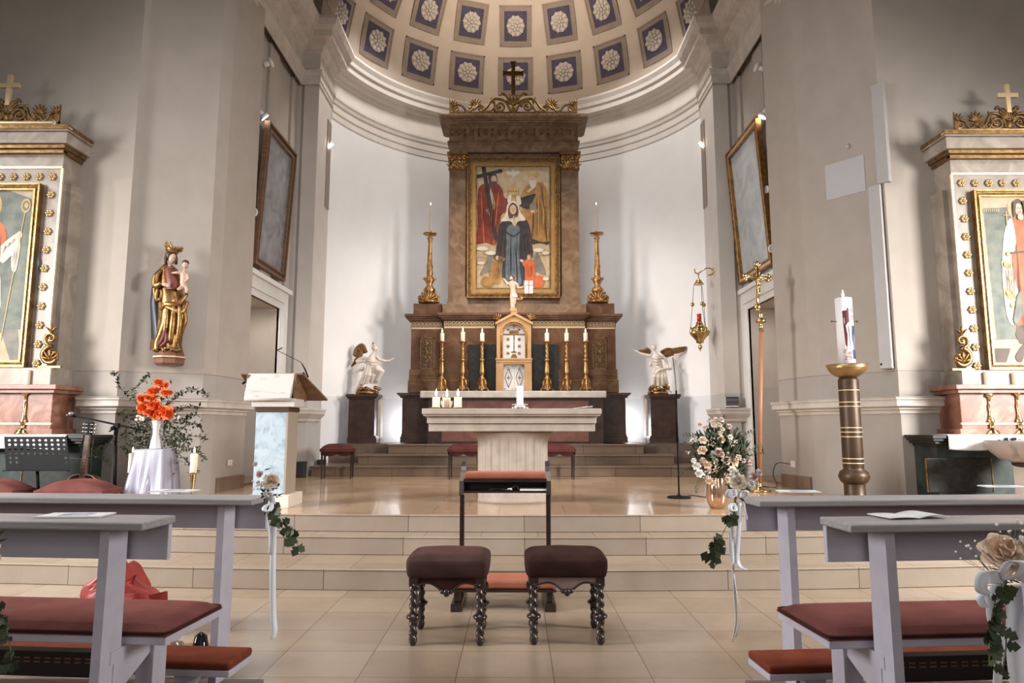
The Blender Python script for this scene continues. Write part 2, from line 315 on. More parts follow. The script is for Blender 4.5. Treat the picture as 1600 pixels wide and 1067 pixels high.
# string course of the piers
SP = [(0, 1.405), (.02, 1.41), (.02, 1.44), (.05, 1.455), (.05, 1.47), (.11, 1.49), (.11, 1.555), (.13, 1.56), (.13, 1.575), (.14, 1.59), (0, 1.60)]
b = B(); b.sweep([(-4.85, 7.62), (-4.47, 7.62), (-4.445, 7.72), (-3.73, 8.1), (-3.665, 8.3), (-3.61, 9.13)], SP); obj('trim_5', b, MOLD, kind=ST)
b = B(); b.sweep([(3.57, 9.28), (3.68, 8.52), (3.75, 8.36), (4.25, 7.74), (4.27, 7.62), (4.86, 7.62)], SP); obj('trim_6', b, MOLD, kind=ST)
LN = [(0, 1.882), (.002, 1.882), (.002, 1.888), (0, 1.888)]
b = B(); b.sweep([(-9, 7.62), (-4.47, 7.62), (-4.445, 7.72), (-3.73, 8.1), (-3.665, 8.3), (-3.61, 9.13)], LN); b.sweep([(3.57, 9.28), (3.68, 8.52), (3.75, 8.36), (4.25, 7.74), (4.27, 7.62), (9, 7.62)], LN)
obj('trim_7', b, mat('painted_line', (.22, .18, .16), .8), kind=ST)
# skirting stones of the piers and pilasters
SK = mat('brown_skirting', (.17, .11, .075))
b = B(); b.sweep([(-3.665, 8.42), (-3.61, 9.13)], [(0, PZ), (.025, PZ), (.025, PZ + .17), (0, PZ + .175)]); b.sweep([(3.57, 9.28), (3.665, 8.6)], [(0, PZ), (.025, PZ), (.025, PZ + .17), (0, PZ + .175)])
obj('baseboard_1', b, SK, kind=ST)
# entablature: side walls and pilasters, then the apse
EP = [(0, 7.06), (.02, 7.06), (.02, 7.12), (.035, 7.125), (.035, 7.22), (.06, 7.25), (.075, 7.30), (.03, 7.33), (.02, 7.34), (.02, 7.62), (.05, 7.64), (.06, 7.68), (.12, 7.72), (.14, 7.78), (.26, 7.80), (.27, 7.9), (.34, 7.96), (.38, 8.05), (.38, 8.10), (0, 8.14)]
for s in (-1, 1):
    p = [(-3.66, 8.2), (-3.66, 10.98), (-3.36, 10.98), (-3.36, 11.82)]
    if s > 0: p = [(-x, y) for x, y in reversed(p)]
    b = B(); b.sweep(p, EP); obj('trim_8' if s < 0 else 'trim_9', b, MOLD, kind=ST)
EA = [(0, 6.86), (.015, 6.865), (.015, 6.99), (.03, 7.0), (.03, 7.13), (.05, 7.15), (.06, 7.2), (.08, 7.24), (.08, 7.29), (.02, 7.31), (.015, 7.60), (.04, 7.63), (.05, 7.69), (.10, 7.72), (.12, 7.77), (.22, 7.80), (.225, 7.9), (.26, 7.93), (.27, 8.0), (.31, 8.08), (.31, 8.12), (0, 8.15)]
arc2 = [(-RA * sin(a0 - 2 * a0 * i / 64), YA + RA * cos(a0 - 2 * a0 * i / 64)) for i in range(65)]
b = B(); b.sweep(arc2, EA); obj('trim_10', b, mat('apse_stucco', (.60, .55, .50), .7, c2=(.64, .59, .54), sc=4), kind=ST)
# half dome with coffers
CZ = 8.15
def sph(az, el, r=RA): return (r * cos(el) * sin(az), YA + r * cos(el) * cos(az), CZ + r * sin(el))
b = B(); b.grid(lambda u, v: sph(-pi / 2 + pi * u, v * pi / 2), 60, 30)
ceil = obj('ceiling', b, mat('dome_plaster', (.50, .42, .35), .85, c2=(.54, .46, .39), sc=3), kind=ST)
CF = mat('coffer_frame', (.25, .20, .16), .85, c2=(.29, .235, .19), sc=9); CB = mat('coffer_blue', (.055, .05, .085), .85, c2=(.075, .065, .11)); CR = mat('rosette_white', (.50, .45, .40), .8)
b = B(); b.box(-.38, .38, -.012, .012, -.415, .415, 0)
for (x0, x1, z0, z1) in ((-.38, .38, .385, .415), (-.38, .38, -.415, -.385), (-.38, -.35, -.415, .415), (.35, .38, -.415, .415)): b.box(x0, x1, -.024, -.01, z0, z1, 0)
b.box(-.27, .27, -.02, -.011, -.30, .30, 1)
cof = obj('coffer', b, [CF, CB], ceil)
b = B(); ry = Matrix.Rotation(pi / 2, 4, 'X')
b.M = Matrix.Translation((0, -.02, 0)) @ ry; b.lathe([(0, .02), (.20, .018), (.21, 0)], n=24)
for k in range(10):
    a = 2 * pi * k / 10
    b.ell((.165 * cos(a), .165 * sin(a), .022), (.062, .045, .02), 8, rot=Matrix.Rotation(a, 4, 'Z'))
for k in range(7):
    a = 2 * pi * k / 7; b.ell((.08 * cos(a), .08 * sin(a), .035), (.045, .033, .02), 8, rot=Matrix.Rotation(a, 4, 'Z'))
b.lathe([(.035, .02), (.035, .055), (.02, .06), (0, .05)], n=12)
obj('rosette', b, CR, cof)
first = True
for el, sx, n in ((12.0, 1, 4), (28.7, .90, 4)):
    for k in range(-n, n + 1):
        c = cof if first else copy_tree(cof, parent=ceil)
        first = False; az = radians(17.85 * k); e = radians(el)
        p = Vector(sph(az, e, RA - .03))
        inw = (Vector((0, YA, CZ)) - p).normalized(); east = Vector((cos(az), -sin(az), 0)); up = inw.cross(east) * -1
        if up.z < 0: up = -up
        Mx = Matrix((east, -inw, up)).transposed().to_4x4(); Mx.translation = p
        c.matrix_local = Mx @ Matrix.Diagonal((sx, 1, .98, 1))
# chancel arch and vault
b = B(); RB = 3.38
b.grid(lambda u, v: (-RB * cos(pi * u), 10.98 + v * .84, CZ - .05 + RB * sin(pi * u)), 40, 1)
b.grid(lambda u, v: (-(RB + .45 * v) * cos(pi * u), 10.98, CZ - .05 + (RB + .45 * v) * sin(pi * u)), 40, 1)
b.grid(lambda u, v: (-(RB + .45) * cos(pi * u), 8.2 + v * 2.8, CZ - .05 + (RB + .45) * sin(pi * u)), 40, 1)
for k in range(1, 12):
    t = pi * k / 12; p = (-RB * cos(t) * .995, 11.4, CZ - .05 + RB * sin(t) * .995)
    b.M = Matrix.Translation(p) @ Matrix.Rotation(t - pi / 2, 4, 'Y'); b.box(-.3, .3, -.26, .26, -.01, .01, 1)
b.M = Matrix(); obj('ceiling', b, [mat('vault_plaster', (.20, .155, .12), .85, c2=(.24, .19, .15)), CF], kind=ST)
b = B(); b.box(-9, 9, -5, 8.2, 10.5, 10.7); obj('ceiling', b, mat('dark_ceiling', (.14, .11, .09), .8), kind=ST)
# ================= object helpers =================
def wloc(o):
    v = Vector((0, 0, 0))
    while o: v += o.location; o = o.parent
    return v
def P(name, b, mats, parent, **k):          # part: vertices given in world coordinates
    d = wloc(parent); b.v = [(x - d.x, y - d.y, z - d.z) for x, y, z in b.v]
    return obj(name, b, mats, parent, **k)
def T(name, b, mats, label, cat, group=None, **k):   # a thing that is one mesh
    xs_ = [v[0] for v in b.v]; ys = [v[1] for v in b.v]; zs = [v[2] for v in b.v]
    c = ((min(xs_) + max(xs_)) / 2, (min(ys) + max(ys)) / 2, min(zs)); b.v = [(x - c[0], y - c[1], z - c[2]) for x, y, z in b.v]
    return tag(obj(name, b, mats, loc=c, **k), label, cat, group)
def R(b, x0, y0, x1, y1, Y, d, m=0):
    ym = (y0 + y1) / 2; p = W(x0, ym, Y=Y); q = W(x1, ym, Y=Y)
    return b.box(p.x, q.x, Y, Y + d, W(803, y1, Y=Y).z, W(803, y0, Y=Y).z, m)
def cat(pts, n=4, closed=True):
    k = len(pts); out = []
    for i in range(k if closed else k - 1):
        p = [pts[(i + j) % k] if closed else pts[min(max(i + j, 0), k - 1)] for j in (-1, 0, 1, 2)]
        for s in range(n):
            t = s / n
            out.append(tuple(.5 * (2 * p[1][a] + (p[2][a] - p[0][a]) * t + (2 * p[0][a] - 5 * p[1][a] + 4 * p[2][a] - p[3][a]) * t * t + (3 * p[1][a] - p[0][a] - 3 * p[2][a] + p[3][a]) * t ** 3) for a in range(len(pts[0]))))
    if not closed: out.append(tuple(pts[-1]))
    return out
def circ(cx, cy, rx, ry=None, n=14): return [(cx + rx * cos(2 * pi * i / n), cy + (ry or rx) * sin(2 * pi * i / n)) for i in range(n)]
def paint(name, parent, fn, base, layers, mats, thick=.02):
    """a flat painting: base rectangle, then painted shapes; fn(x, y, d) -> point"""
    b = B(); idx = {m: i for i, m in enumerate(mats)}
    x0, y0, x1, y1 = base
    b.add([fn(x, y, d) for d in (0, -thick) for x, y in ((x0, y0), (x1, y0), (x1, y1), (x0, y1))], [(0, 1, 2, 3), (7, 6, 5, 4)] + [(i, (i + 1) % 4, 4 + (i + 1) % 4, 4 + i) for i in range(4)], 0)
    for i, L_ in enumerate(layers):
        m, pts = L_[0], L_[1]; sm = L_[2] if len(L_) > 2 else 4
        q = cat(pts, sm) if sm > 1 else pts
        b.add([fn(x, y, .0004 * (i + 1)) for x, y in q], [list(range(len(q)))], idx[m])
    return P(name, b, mats, parent) if parent else b
def bar(x0, y0, x1, y1, w_):
    d = Vector((x1 - x0, y1 - y0)).normalized() * w_ / 2; n = Vector((-d.y, d.x))
    return [(x0 + n.x, y0 + n.y), (x1 + n.x, y1 + n.y), (x1 - n.x, y1 - n.y), (x0 - n.x, y0 - n.y)]
def pm(name, c, c2, sc=8): return mat('painted_' + name, c, .6, c2=c2, sc=sc, det=6)
P_BG = pm('ground', (.40, .29, .16), (.52, .41, .26)); P_RED = pm('red', (.14, .018, .01), (.24, .04, .02)); P_OCH = pm('ochre', (.24, .12, .025), (.38, .21, .06))
P_NAV = pm('navy', (.014, .014, .017), (.035, .034, .036)); P_BLU = pm('blue', (.07, .10, .125), (.13, .165, .185)); P_SKN = pm('skin', (.42, .26, .15), (.5, .34, .22)); P_WHT = pm('white', (.52, .46, .38), (.62, .56, .48))
P_BRN = pm('brown', (.06, .035, .02), (.1, .06, .035)); P_ORG = pm('orange', (.45, .08, .02), (.52, .13, .04)); P_GLD = pm('gold', (.42, .28, .10), (.5, .36, .15)); P_GRY = pm('grey', (.13, .12, .10), (.2, .18, .15)); P_TEA = pm('teal', (.085, .105, .085), (.17, .18, .14)); P_PALE = pm('pale', (.36, .28, .17), (.46, .37, .25))
def scroll(b, c, r, turns, a0, d, th, Y, n=26, m=0, fl=.8):
    pts = []; rr = []
    for i in range(n + 1):
        t = i / n; a = a0 + d * turns * 2 * pi * t; q = r * (1 - .86 * t); pts.append((c[0] + q * cos(a), Y, c[1] + q * sin(a))); rr.append(th * (1 - .45 * t))
    b.tube(pts, rr, 6, m); b.ell((c[0], Y, c[1]), th * 1.1, 6, m)
def palmette(b, c, h, Y, n=7, spread=1.25, m=0, dep=.02, base=0):
    for i in range(n):
        a = (i - (n - 1) / 2) / max(1, (n - 1) / 2) * spread + base; L_ = h * (.62 + .38 * cos(a - base))
        b.ell((c[0] + sin(a) * L_ * .55, Y - .004, c[1] + cos(a) * L_ * .55), (h * .095, dep, L_ * .48), 8, m, Matrix.Rotation(a, 4, 'Y'))
    b.ell((c[0], Y, c[1] + h * .08), (h * .16, dep * 1.3, h * .14), 8, m)
def crest(b, xc, hw, z, h, Y, m=0):
    """openwork scroll crest centred on xc"""
    b.box(xc - hw, xc + hw, Y - .02, Y + .02, z, z + h * .07, m)
    for s in (-1, 1):
        b.prism([(xc + s * hw * (1 - u), z + h * v) for u, v in ((0, 0), (0, .85), (.03, .6), (.08, .5), (.10, .3), (.06, .1), (.10, 0))][::s], Y - .012, Y + .012, 'y', m)
        palmette(b, (xc + s * hw * .95, z + h * .42), h * .36, Y - .01, 5, .9, m, base=-s * .4)
        scroll(b, (xc + s * hw * .90, z + h * .27), h * .22, 1.5, pi / 2, -s, h * .06, Y, m=m)
        b.tube(cat([(xc + s * hw * .90, Y, z + h * .50), (xc + s * hw * .80, Y, z + h * .40), (xc + s * hw * .74, Y, z + h * .14), (xc + s * hw * .67, Y, z + h * .12), (xc + s * hw * .6, Y, z + h * .40)], 5, False), h * .06, 6, m)
        palmette(b, (xc + s * hw * .60, z + h * .40), h * .48, Y, 7, 1.25, m)
        scroll(b, (xc + s * hw * .66, z + h * .28), h * .14, 1.3, 0, s, h * .045, Y, m=m)
        b.tube(cat([(xc + s * hw * .62, Y, z + h * .2), (xc + s * hw * .53, Y, z + h * .42), (xc + s * hw * .46, Y, z + h * .12), (xc + s * hw * .36, Y, z + h * .12), (xc + s * hw * .30, Y, z + h * .5), (xc + s * hw * .35, Y, z + h * .72)], 5, False), h * .07, 6, m)
        scroll(b, (xc + s * hw * .50, z + h * .30), h * .17, 1.4, -pi / 2, s, h * .05, Y, m=m)
        scroll(b, (xc + s * hw * .22, z + h * .36), h * .32, 1.6, pi, -s, h * .085, Y, m=m)
        b.tube(cat([(xc + s * hw * .04, Y, z + h * .1), (xc + s * hw * .12, Y, z + h * .62), (xc + s * hw * .24, Y, z + h * .78), (xc + s * hw * .34, Y, z + h * .7), (xc + s * hw * .42, Y, z + h * .3), (xc + s * hw * .52, Y, z + h * .08)], 5, False), h * .07, 6, m)
        b.ell((xc + s * hw * .345, Y, z + h * .78), (h * .05, .015, h * .12), 8, m, Matrix.Rotation(s * .2, 4, 'Y'))
        b.tube(cat([(xc + s * hw * .03, Y, z + h * .6), (xc + s * hw * .10, Y, z + h * .88), (xc + s * hw * .17, Y, z + h * 1.08), (xc + s * hw * .22, Y, z + h * .98)], 5, False), h * .06, 6, m)
    palmette(b, (xc, z + h * .42), h * .66, Y, 7, 1.0, m, .03); b.ell((xc, Y, z + h * .25), (h * .2, .03, h * .22), 8, m)
def cross(b, x, Y, z0, z1, hw, t, zc=None, m=0):
    zc = zc or z0 + (z1 - z0) * .62
    b.box(x - t / 2, x + t / 2, Y - t / 3, Y + t / 3, z0, z1, m); b.box(x - hw, x - t / 2, Y - t / 3, Y + t / 3, zc - t / 2, zc + t / 2, m); b.box(x + t / 2, x + hw, Y - t / 3, Y + t / 3, zc - t / 2, zc + t / 2, m)
def flame(b, x, y, z, s=1, m=1):
    b.lathe([(0, 0), (.006 * s, .008 * s), (.0075 * s, .018 * s), (.005 * s, .034 * s), (0, .052 * s)], (x, y, z + .004), 8, m)
def candle(name, x, y, z, r, h, label, group=None, lit=True, fs=1, m=WAX, n=20, loc=None):
    b = B(); b.lathe([(r * .96, 0), (r, .004), (r, h - r * .2), (r * .9, h - r * .04), (r * .6, h - r * .18), (0, h - r * .2)], (0, 0, 0), n)
    t = thing(name, label, 'candle', (x, y, z), group=group)
    obj('wax_body', b, m, t)
    b = B(); b.tube([(0, 0, h - r * .25), (.001, 0, h + .008 * fs)], .0018 * fs, 5); obj('wick', b, BLK, t)
    if lit: b = B(); flame(b, 0, 0, h, fs, 0); obj('flame', b, FLAME, t)
    return t
def key(b, x0, x1, z0, z1, Y, n, m=0, d=.008):
    """greek key band"""
    p = (x1 - x0) / n; h = z1 - z0; t = min(h * .13, p * .12)
    for i in range(n):
        x = x0 + i * p
        segs = [(x, z0, x + t, z1), (x, z1 - t, x + p * .82, z1), (x + p * .82 - t, z0 + h * .25, x + p * .82, z1), (x + p * .3, z0 + h * .25, x + p * .82, z0 + h * .25 + t), (x + p * .3, z0 + h * .25, x + p * .3 + t, z0 + h * .65), (x + p * .3, z0 + h * .65 - t, x + p * .58, z0 + h * .65), (x, z0, x + p, z0 + t)]
        for (a, c, e, g) in segs: b.box(a, e, Y - d, Y, c, g, m)
def loft(b, secs, n=28, amp=.12, cnt=9, ph=0, m=0, tw=.6, cap=True):
    """secs: (centre Vector, rx, ry); folds run down the cloth"""
    vs = []
    for k, (c, rx, ry) in enumerate(secs):
        f = k / max(1, len(secs) - 1)
        for i in range(n):
            a = 2 * pi * i / n; q = 1 + amp * f * (sin(cnt * a + ph + tw * k) + .5 * sin((cnt * 2 - 3) * a + k))
            vs.append((c[0] + rx * q * cos(a), c[1] + ry * q * sin(a), c[2]))
    fs = [(k * n + i, k * n + (i + 1) % n, (k + 1) * n + (i + 1) % n, (k + 1) * n + i) for k in range(len(secs) - 1) for i in range(n)]
    b.add(vs, fs, m, True)
    if cap: b.add(vs, [list(range(n - 1, -1, -1)), [(len(secs) - 1) * n + i for i in range(n)]], m)
# ================= high altar =================
ha = thing('high_altar', 'tall brown marble high altar with gilded crest and framed painting in the apse', 'altar', (-.04, 12.5, AZ))
b = B()
R(b, 628, 621, 978, 692, 12.15, 1.0); R(b, 625, 682, 981, 692, 12.12, 1.05); R(b, 626.5, 678, 979.5, 682, 12.135, 1.03)
for i, (x, y0, y1) in enumerate(((620, 613.5, 616), (622, 616, 618), (625, 618, 621.5))): R(b, x, y0, 1606 - x, y1, 12.08 + i * .025, 1.1)
P('base', b, MRD, ha, bev=.004)
b = B(); R(b, 668, 620, 943, 694, 11.95, .3, 0); R(b, 690, 626, 920, 690, 11.94, .02, 1)
P('mensa_block', b, [MRD, mat('panel_marble', (.14, .055, .04), .3, c2=(.2, .09, .07), sc=3, det=8, dist=2)], ha, bev=.003)
b = B(); R(b, 656, 610.5, 948, 621.5, 11.82, .48); P('mensa_slab', b, mat('grey_limestone', (.40, .36, .315), .6, c2=(.50, .46, .41), sc=7, det=8), ha, bev=.02, seg=3)
b = B()   # predella with two wings and a projecting middle
R(b, 637, 596, 967, 613, 12.40, .7); R(b, 639, 577, 965, 596, 12.43, .65); R(b, 642, 514, 962, 577, 12.46, .6)
R(b, 690, 577, 918, 613, 12.34, .3); R(b, 693, 512, 915, 577, 12.37, .3); R(b, 693, 500, 915, 512, 12.38, .3); R(b, 642, 502, 962, 514, 12.47, .5)
for i, (x, y0, y1) in enumerate(((632, 490, 494), (634, 494, 497), (638, 497, 500), (641, 500, 502))): R(b, x, y0, 1605 - x, y1, 12.33 + .03 * i, .7); R(b, x + 51, y0 - 2, 1554 - x, y1 - 2, 12.24 + .03 * i, .5)
P('predella', b, MRB, ha, bev=.004)
for x0, x1, n, yy in ((643, 691, 8, 0), (694, 773, 13, -1.5), (832, 914, 13, -1.5), (917, 961, 8, 0)):
    b = B(); Yk = 12.46 if n == 8 else 12.375
    R(b, x0, 502.5 + yy, x1, 512.5 + yy, Yk, .02, 1)
    p = W(x0, 507, Y=Yk); q = W(x1, 507, Y=Yk); key(b, p.x, q.x, W(803, 511.5 + yy, Y=Yk).z, W(803, 503.5 + yy, Y=Yk).z, Yk - .001, n)
    R(b, x0, 512 + yy, x1, 514 + yy, Yk - .012, .03, 0)
    P('greek_key_band', b, [mat('light_gold', (.80, .60, .36), .4, .6), mat('dark_inlay', (.10, .055, .03), .5)], ha)
b = B()
for x0, x1 in ((637, 692), (915, 967)): R(b, x0, 593.5, x1, 595.5, 12.40, .03); R(b, x0 + 2, 585, x1 - 2, 586.2, 12.42, .03)
for x0, x1 in ((692, 734), (872, 916)): R(b, x0, 593.5, x1, 595, 12.335, .03); R(b, x0 + 1, 585, x1 - 1, 586.2, 12.36, .03)
R(b, 622, 616, 984, 617.2, 12.09, .03)
P('gilded_moulding', b, GOLDD, ha)
for s, x0, x1 in ((-1, 656, 679), (1, 926, 948)):      # carved openwork panels
    b = B(); Yp = 12.455; R(b, x0, 527, x1, 577, Yp, .02, 1)
    for (a, c, d, e) in ((x0, 527, x1, 529), (x0, 575, x1, 577), (x0, 527, x0 + 1.6, 577), (x1 - 1.6, 527, x1, 577)): R(b, a, c, d, e, Yp - .012, .02, 0)
    p = W((x0 + x1) / 2, 552, Y=Yp)
    for k in (-1, 0, 1):
        for t in (-1, 1):
            scroll(b, (p.x + t * .055, p.z + k * .155 + .03), .05, 1.2, pi / 2, t, .010, Yp - .012); scroll(b, (p.x + t * .055, p.z + k * .155 - .06), .036, 1.1, -pi / 2, -t, .008, Yp - .012)
        palmette(b, (p.x, p.z + k * .155 - .02), .08, Yp - .012, 5, 1, 0, .008)
    P('carved_panel', b, [GOLDD, mat('dark_inlay', (.1, .05, .03))], ha)
for x0, x1 in ((733, 775), (831, 872)): b = B(); R(b, x0, 538, x1, 610.6, 12.325, .03); P('green_marble_panel', b, MGR, ha)
b = B()   # upper storey
R(b, 646, 474, 690, 490, 12.42, .5, 1); R(b, 916, 474, 960, 490, 12.42, .5, 1)
R(b, 691, 475, 916, 489, 12.36, .7); R(b, 703, 225, 902, 476, 12.56, .45)
P('upper_storey', b, [MRG, MRB], ha, bev=.004)
for x0, x1 in ((701, 728), (877, 905)):
    b = B(); R(b, x0, 264, x1, 463, 12.47, .2); R(b, x0 - 3, 470.5, x1 + 3, 475.5, 12.42, .2); R(b, x0 - 2, 467, x1 + 2, 470.5, 12.44, .2); R(b, x0 - 1, 463, x1 + 1, 467, 12.455, .2)
    pl = P('pilaster', b, MRG, ha, bev=.003)
    b = B(); R(b, x0 - 2.5, 236.5, x1 + 2.5, 240.5, 12.4, .2); R(b, x0, 240, x1, 264, 12.45, .15); R(b, x0 - .5, 262.5, x1 + .5, 264.5, 12.44, .1)
    p = W((x0 + x1) / 2, 264, Y=12.43); wd = .15
    for k in (-1, 0, 1):
        palmette(b, (p.x + k * .105, p.z), .17, 12.43, 5, .8, 0, .03)
    for k in (-.5, .5): palmette(b, (p.x + k * .105, p.z + .06), .19, 12.44, 5, .8, 0, .025)
    for t in (-1, 1): scroll(b, (p.x + t * .135, p.z + .215), .05, 1.2, 0, t, .018, 12.42); scroll(b, (p.x + t * .04, p.z + .22), .035, 1.2, 0, -t, .012, 12.42)
    P('capital', b, GOLD, pl)
b = B()
R(b, 702, 225, 903, 237, 12.44, .5); R(b, 699, 219.5, 906, 222.5, 12.38, .6, 0); R(b, 701, 222.5, 904, 225, 12.41, .6); R(b, 702, 195, 903, 219.5, 12.43, .6)
for i, (x, y0, y1) in enumerate(((700, 191, 195), (696, 186.5, 191), (689, 182, 186.5), (685.5, 177, 182))): R(b, x, y0, 1605 - x, y1, 12.38 - .075 * i, .65 + .075 * i)
P('entablature', b, MRG, ha, bev=.004)
b = B(); p0 = W(702, 193, Y=12.37); p1 = W(903, 193, Y=12.37)
for k in range(62): x = p0.x + (p1.x - p0.x) * (k + .5) / 62; b.ell((x, 12.37, p0.z), (.011, .012, .016), 6)
P('bead_moulding', b, GOLDD, ha); b = B()
for k in range(70): x = p0.x + (p1.x - p0.x) * (k + .5) / 70; b.ell((x, 12.375, W(803, 221, Y=12.37).z), (.013, .01, .011), 5)
P('bead_moulding', b, GOLDD, ha); b = B()
for k in range(64): x = W(687, 180, Y=12.14).x + 2.64 * (k + .5) / 64; b.ell((x, 12.15, W(803, 179.5, Y=12.15).z), (.015, .01, .014), 5)
P('bead_moulding', b, GOLDD, ha)
b = B(); zc = W(803, 207, Y=12.42).z
for k in range(19):
    x = W(706, 207, Y=12.42).x + (W(899, 207, Y=12.42).x - W(706, 207, Y=12.42).x) * k / 18
    if k % 2:
        for j in range(7): a = 2 * pi * j / 7 + .2; b.ell((x + .035 * cos(a), 12.42, zc + .035 * sin(a)), (.034, .01, .009), 6, rot=Matrix.Rotation(-a, 4, 'Y'))
        b.ell((x, 12.415, zc), .014, 6)
    else:
        b.lathe([(.03, 0), (.022, .02), (.01, .06), (.008, .09), (.02, .11), (.012, .13), (.02, .15), (0, .16)], (x, 12.415, zc - .085), 8)
P('frieze_ornament', b, GOLD, ha)
b = B(); p = W(802, 177, Y=12.32); q = W(702, 177, Y=12.32); crest(b, p.x, p.x - q.x, p.z, .37, 12.32)
cr = P('crest', b, GOLDD, ha)
b = B(); z0 = W(802, 140, Y=12.32).z; z1 = W(802, 98, Y=12.32).z; cross(b, p.x, 12.32, z0 - .1, z1, .19, .075, W(802, 115, Y=12.32).z)
for dx, dz in ((-.19, 0), (.19, 0)): b.box(p.x + dx - .012, p.x + dx + .012, 12.28, 12.36, W(802, 115, Y=12.32).z - .045, W(802, 115, Y=12.32).z + .045)
b.box(p.x - .055, p.x + .055, 12.28, 12.36, z1 - .012, z1 + .012)
P('cross', b, GOLDD, ha)
# the painting in its frame
ap = thing('altar_painting', 'painting of a veiled figure in blue crowned between two robed figures above the high altar', 'painting', (W(802, 465, Y=12.5).x, 12.5, W(802, 465, Y=12.5).z))
qp = lambda x, y, d=0: W(720 + x / 4.447, 240 + y / 4.447, Y=12.49 - d)
C = circ
lay = [(P_PALE, C(365, 145, 68, 50)), (P_BG, C(365, 145, 62, 45)), (P_WHT, [(365, 105), (378, 125), (410, 118), (400, 145), (375, 150), (365, 170), (355, 150), (325, 145), (315, 118), (350, 125)]),
 (P_PALE, C(525, 165, 58, 60)), (P_BG, C(525, 165, 52, 54)), (P_PALE, C(225, 175, 55, 58)), (P_BG, C(225, 175, 49, 52)),
 (P_RED, [(130, 230), (190, 205), (250, 205), (290, 250), (300, 300), (335, 330), (320, 400), (280, 430), (270, 520), (240, 635), (180, 620), (112, 625), (118, 480), (115, 350)]),
 (P_BRN, [(190, 150), (225, 130), (250, 150), (252, 200), (225, 240), (200, 215)]), (P_SKN, C(230, 180, 19, 27)), (P_BRN, [(215, 195), (245, 195), (240, 222), (222, 222)]),
 (P_PALE, [(205, 240), (235, 330), (230, 390), (205, 330)]), (P_SKN, [(175, 390), (200, 385), (228, 420), (215, 440), (190, 420)]),
 (P_ORG, [(255, 300), (262, 300), (235, 610), (225, 610)]), (P_ORG, [(140, 300), (146, 300), (165, 600), (158, 600)]), (P_BRN, [(285, 330), (292, 330), (255, 500), (246, 500)]),
 (P_NAV, bar(112, 160, 288, 117, 24), 1), (P_NAV, bar(158, 90, 245, 600, 27), 1),
 (P_OCH, [(430, 260), (470, 215), (560, 200), (600, 260), (615, 340), (605, 430), (618, 600), (600, 620), (520, 600), (470, 560), (450, 470), (410, 420), (430, 380), (420, 300)]),
 (P_NAV, [(385, 300), (420, 305), (470, 290), (520, 280), (500, 330), (480, 380), (440, 380), (390, 340)]), (P_NAV, [(488, 590), (560, 615), (615, 610), (600, 635), (540, 640), (495, 625)]),
 (P_WHT, [(478, 170), (520, 168), (525, 215), (498, 245), (478, 215)]), (P_SKN, C(498, 178, 22, 27)), (P_GLD, [(472, 160), (475, 130), (500, 112), (528, 130), (530, 158), (500, 150)], 2), (P_WHT, [(480, 190), (518, 190), (512, 235), (495, 245), (482, 225)]),
 (P_GRY, C(510, 368, 33, 31)), (P_SKN, [(485, 395), (530, 390), (525, 408), (490, 410)]), (P_BRN, [(560, 260), (568, 262), (600, 590), (592, 590)]), (P_BRN, [(500, 430), (508, 430), (498, 590), (490, 588)]),
 (P_PALE, [(110, 640), (180, 625), (240, 650), (250, 700), (110, 720)]), (P_PALE, [(495, 640), (560, 625), (615, 650), (615, 700), (500, 700)]),
 (P_NAV, [(300, 460), (330, 440), (365, 430), (410, 430), (460, 465), (485, 540), (495, 640), (500, 700), (450, 740), (440, 900), (400, 920), (310, 900), (285, 820), (290, 720), (245, 700), (255, 600), (270, 500)]),
 (P_BLU, [(320, 520), (365, 490), (410, 520), (405, 640), (410, 800), (420, 900), (380, 925), (320, 905), (312, 800), (318, 640)]),
 (P_NAV, [(318, 540), (365, 568), (412, 538), (413, 548), (365, 580), (316, 552)]), (P_NAV, [(345, 590), (350, 590), (342, 890), (334, 890)]), (P_NAV, [(388, 590), (393, 590), (398, 890), (389, 890)]),
 (P_WHT, [(315, 400), (325, 350), (365, 328), (402, 350), (410, 400), (450, 460), (400, 470), (372, 505), (345, 470), (280, 470), (300, 440)]), (P_BRN, [(330, 380), (360, 340), (395, 370), (398, 430), (372, 445), (335, 445)]), (P_SKN, C(363, 388, 23, 33)), (P_SKN, [(362, 440), (374, 440), (384, 495), (368, 500)]),
 (P_GLD, [(335, 290), (328, 225), (348, 240), (362, 212), (378, 240), (402, 218), (395, 290), (365, 285)], 1), (P_WHT, [(330, 295), (352, 290), (345, 345), (325, 335)]), (P_WHT, [(385, 295), (410, 300), (420, 350), (390, 350)]),
 (P_GRY, [(205, 680), (220, 730), (225, 800), (170, 830), (135, 845), (175, 760)]), (P_OCH, [(225, 750), (265, 735), (305, 725), (300, 745), (265, 770), (280, 850), (260, 910), (210, 880), (205, 800)]), (P_OCH, C(185, 890, 42, 38)), (P_BRN, C(250, 718, 22, 20)), (P_SKN, C(255, 724, 13, 15)),
 (P_GRY, [(528, 680), (512, 730), (510, 800), (550, 830), (588, 840), (560, 750)]), (P_ORG, [(455, 745), (500, 740), (515, 790), (505, 880), (450, 890), (445, 800), (430, 770), (425, 745)]), (P_ORG, C(540, 890, 40, 45)), (P_BRN, C(478, 712, 22, 18)), (P_SKN, C(474, 718, 13, 16)),
 (P_SKN, [(412, 735), (435, 738), (430, 752), (415, 750)])]
rn = random.Random(4)
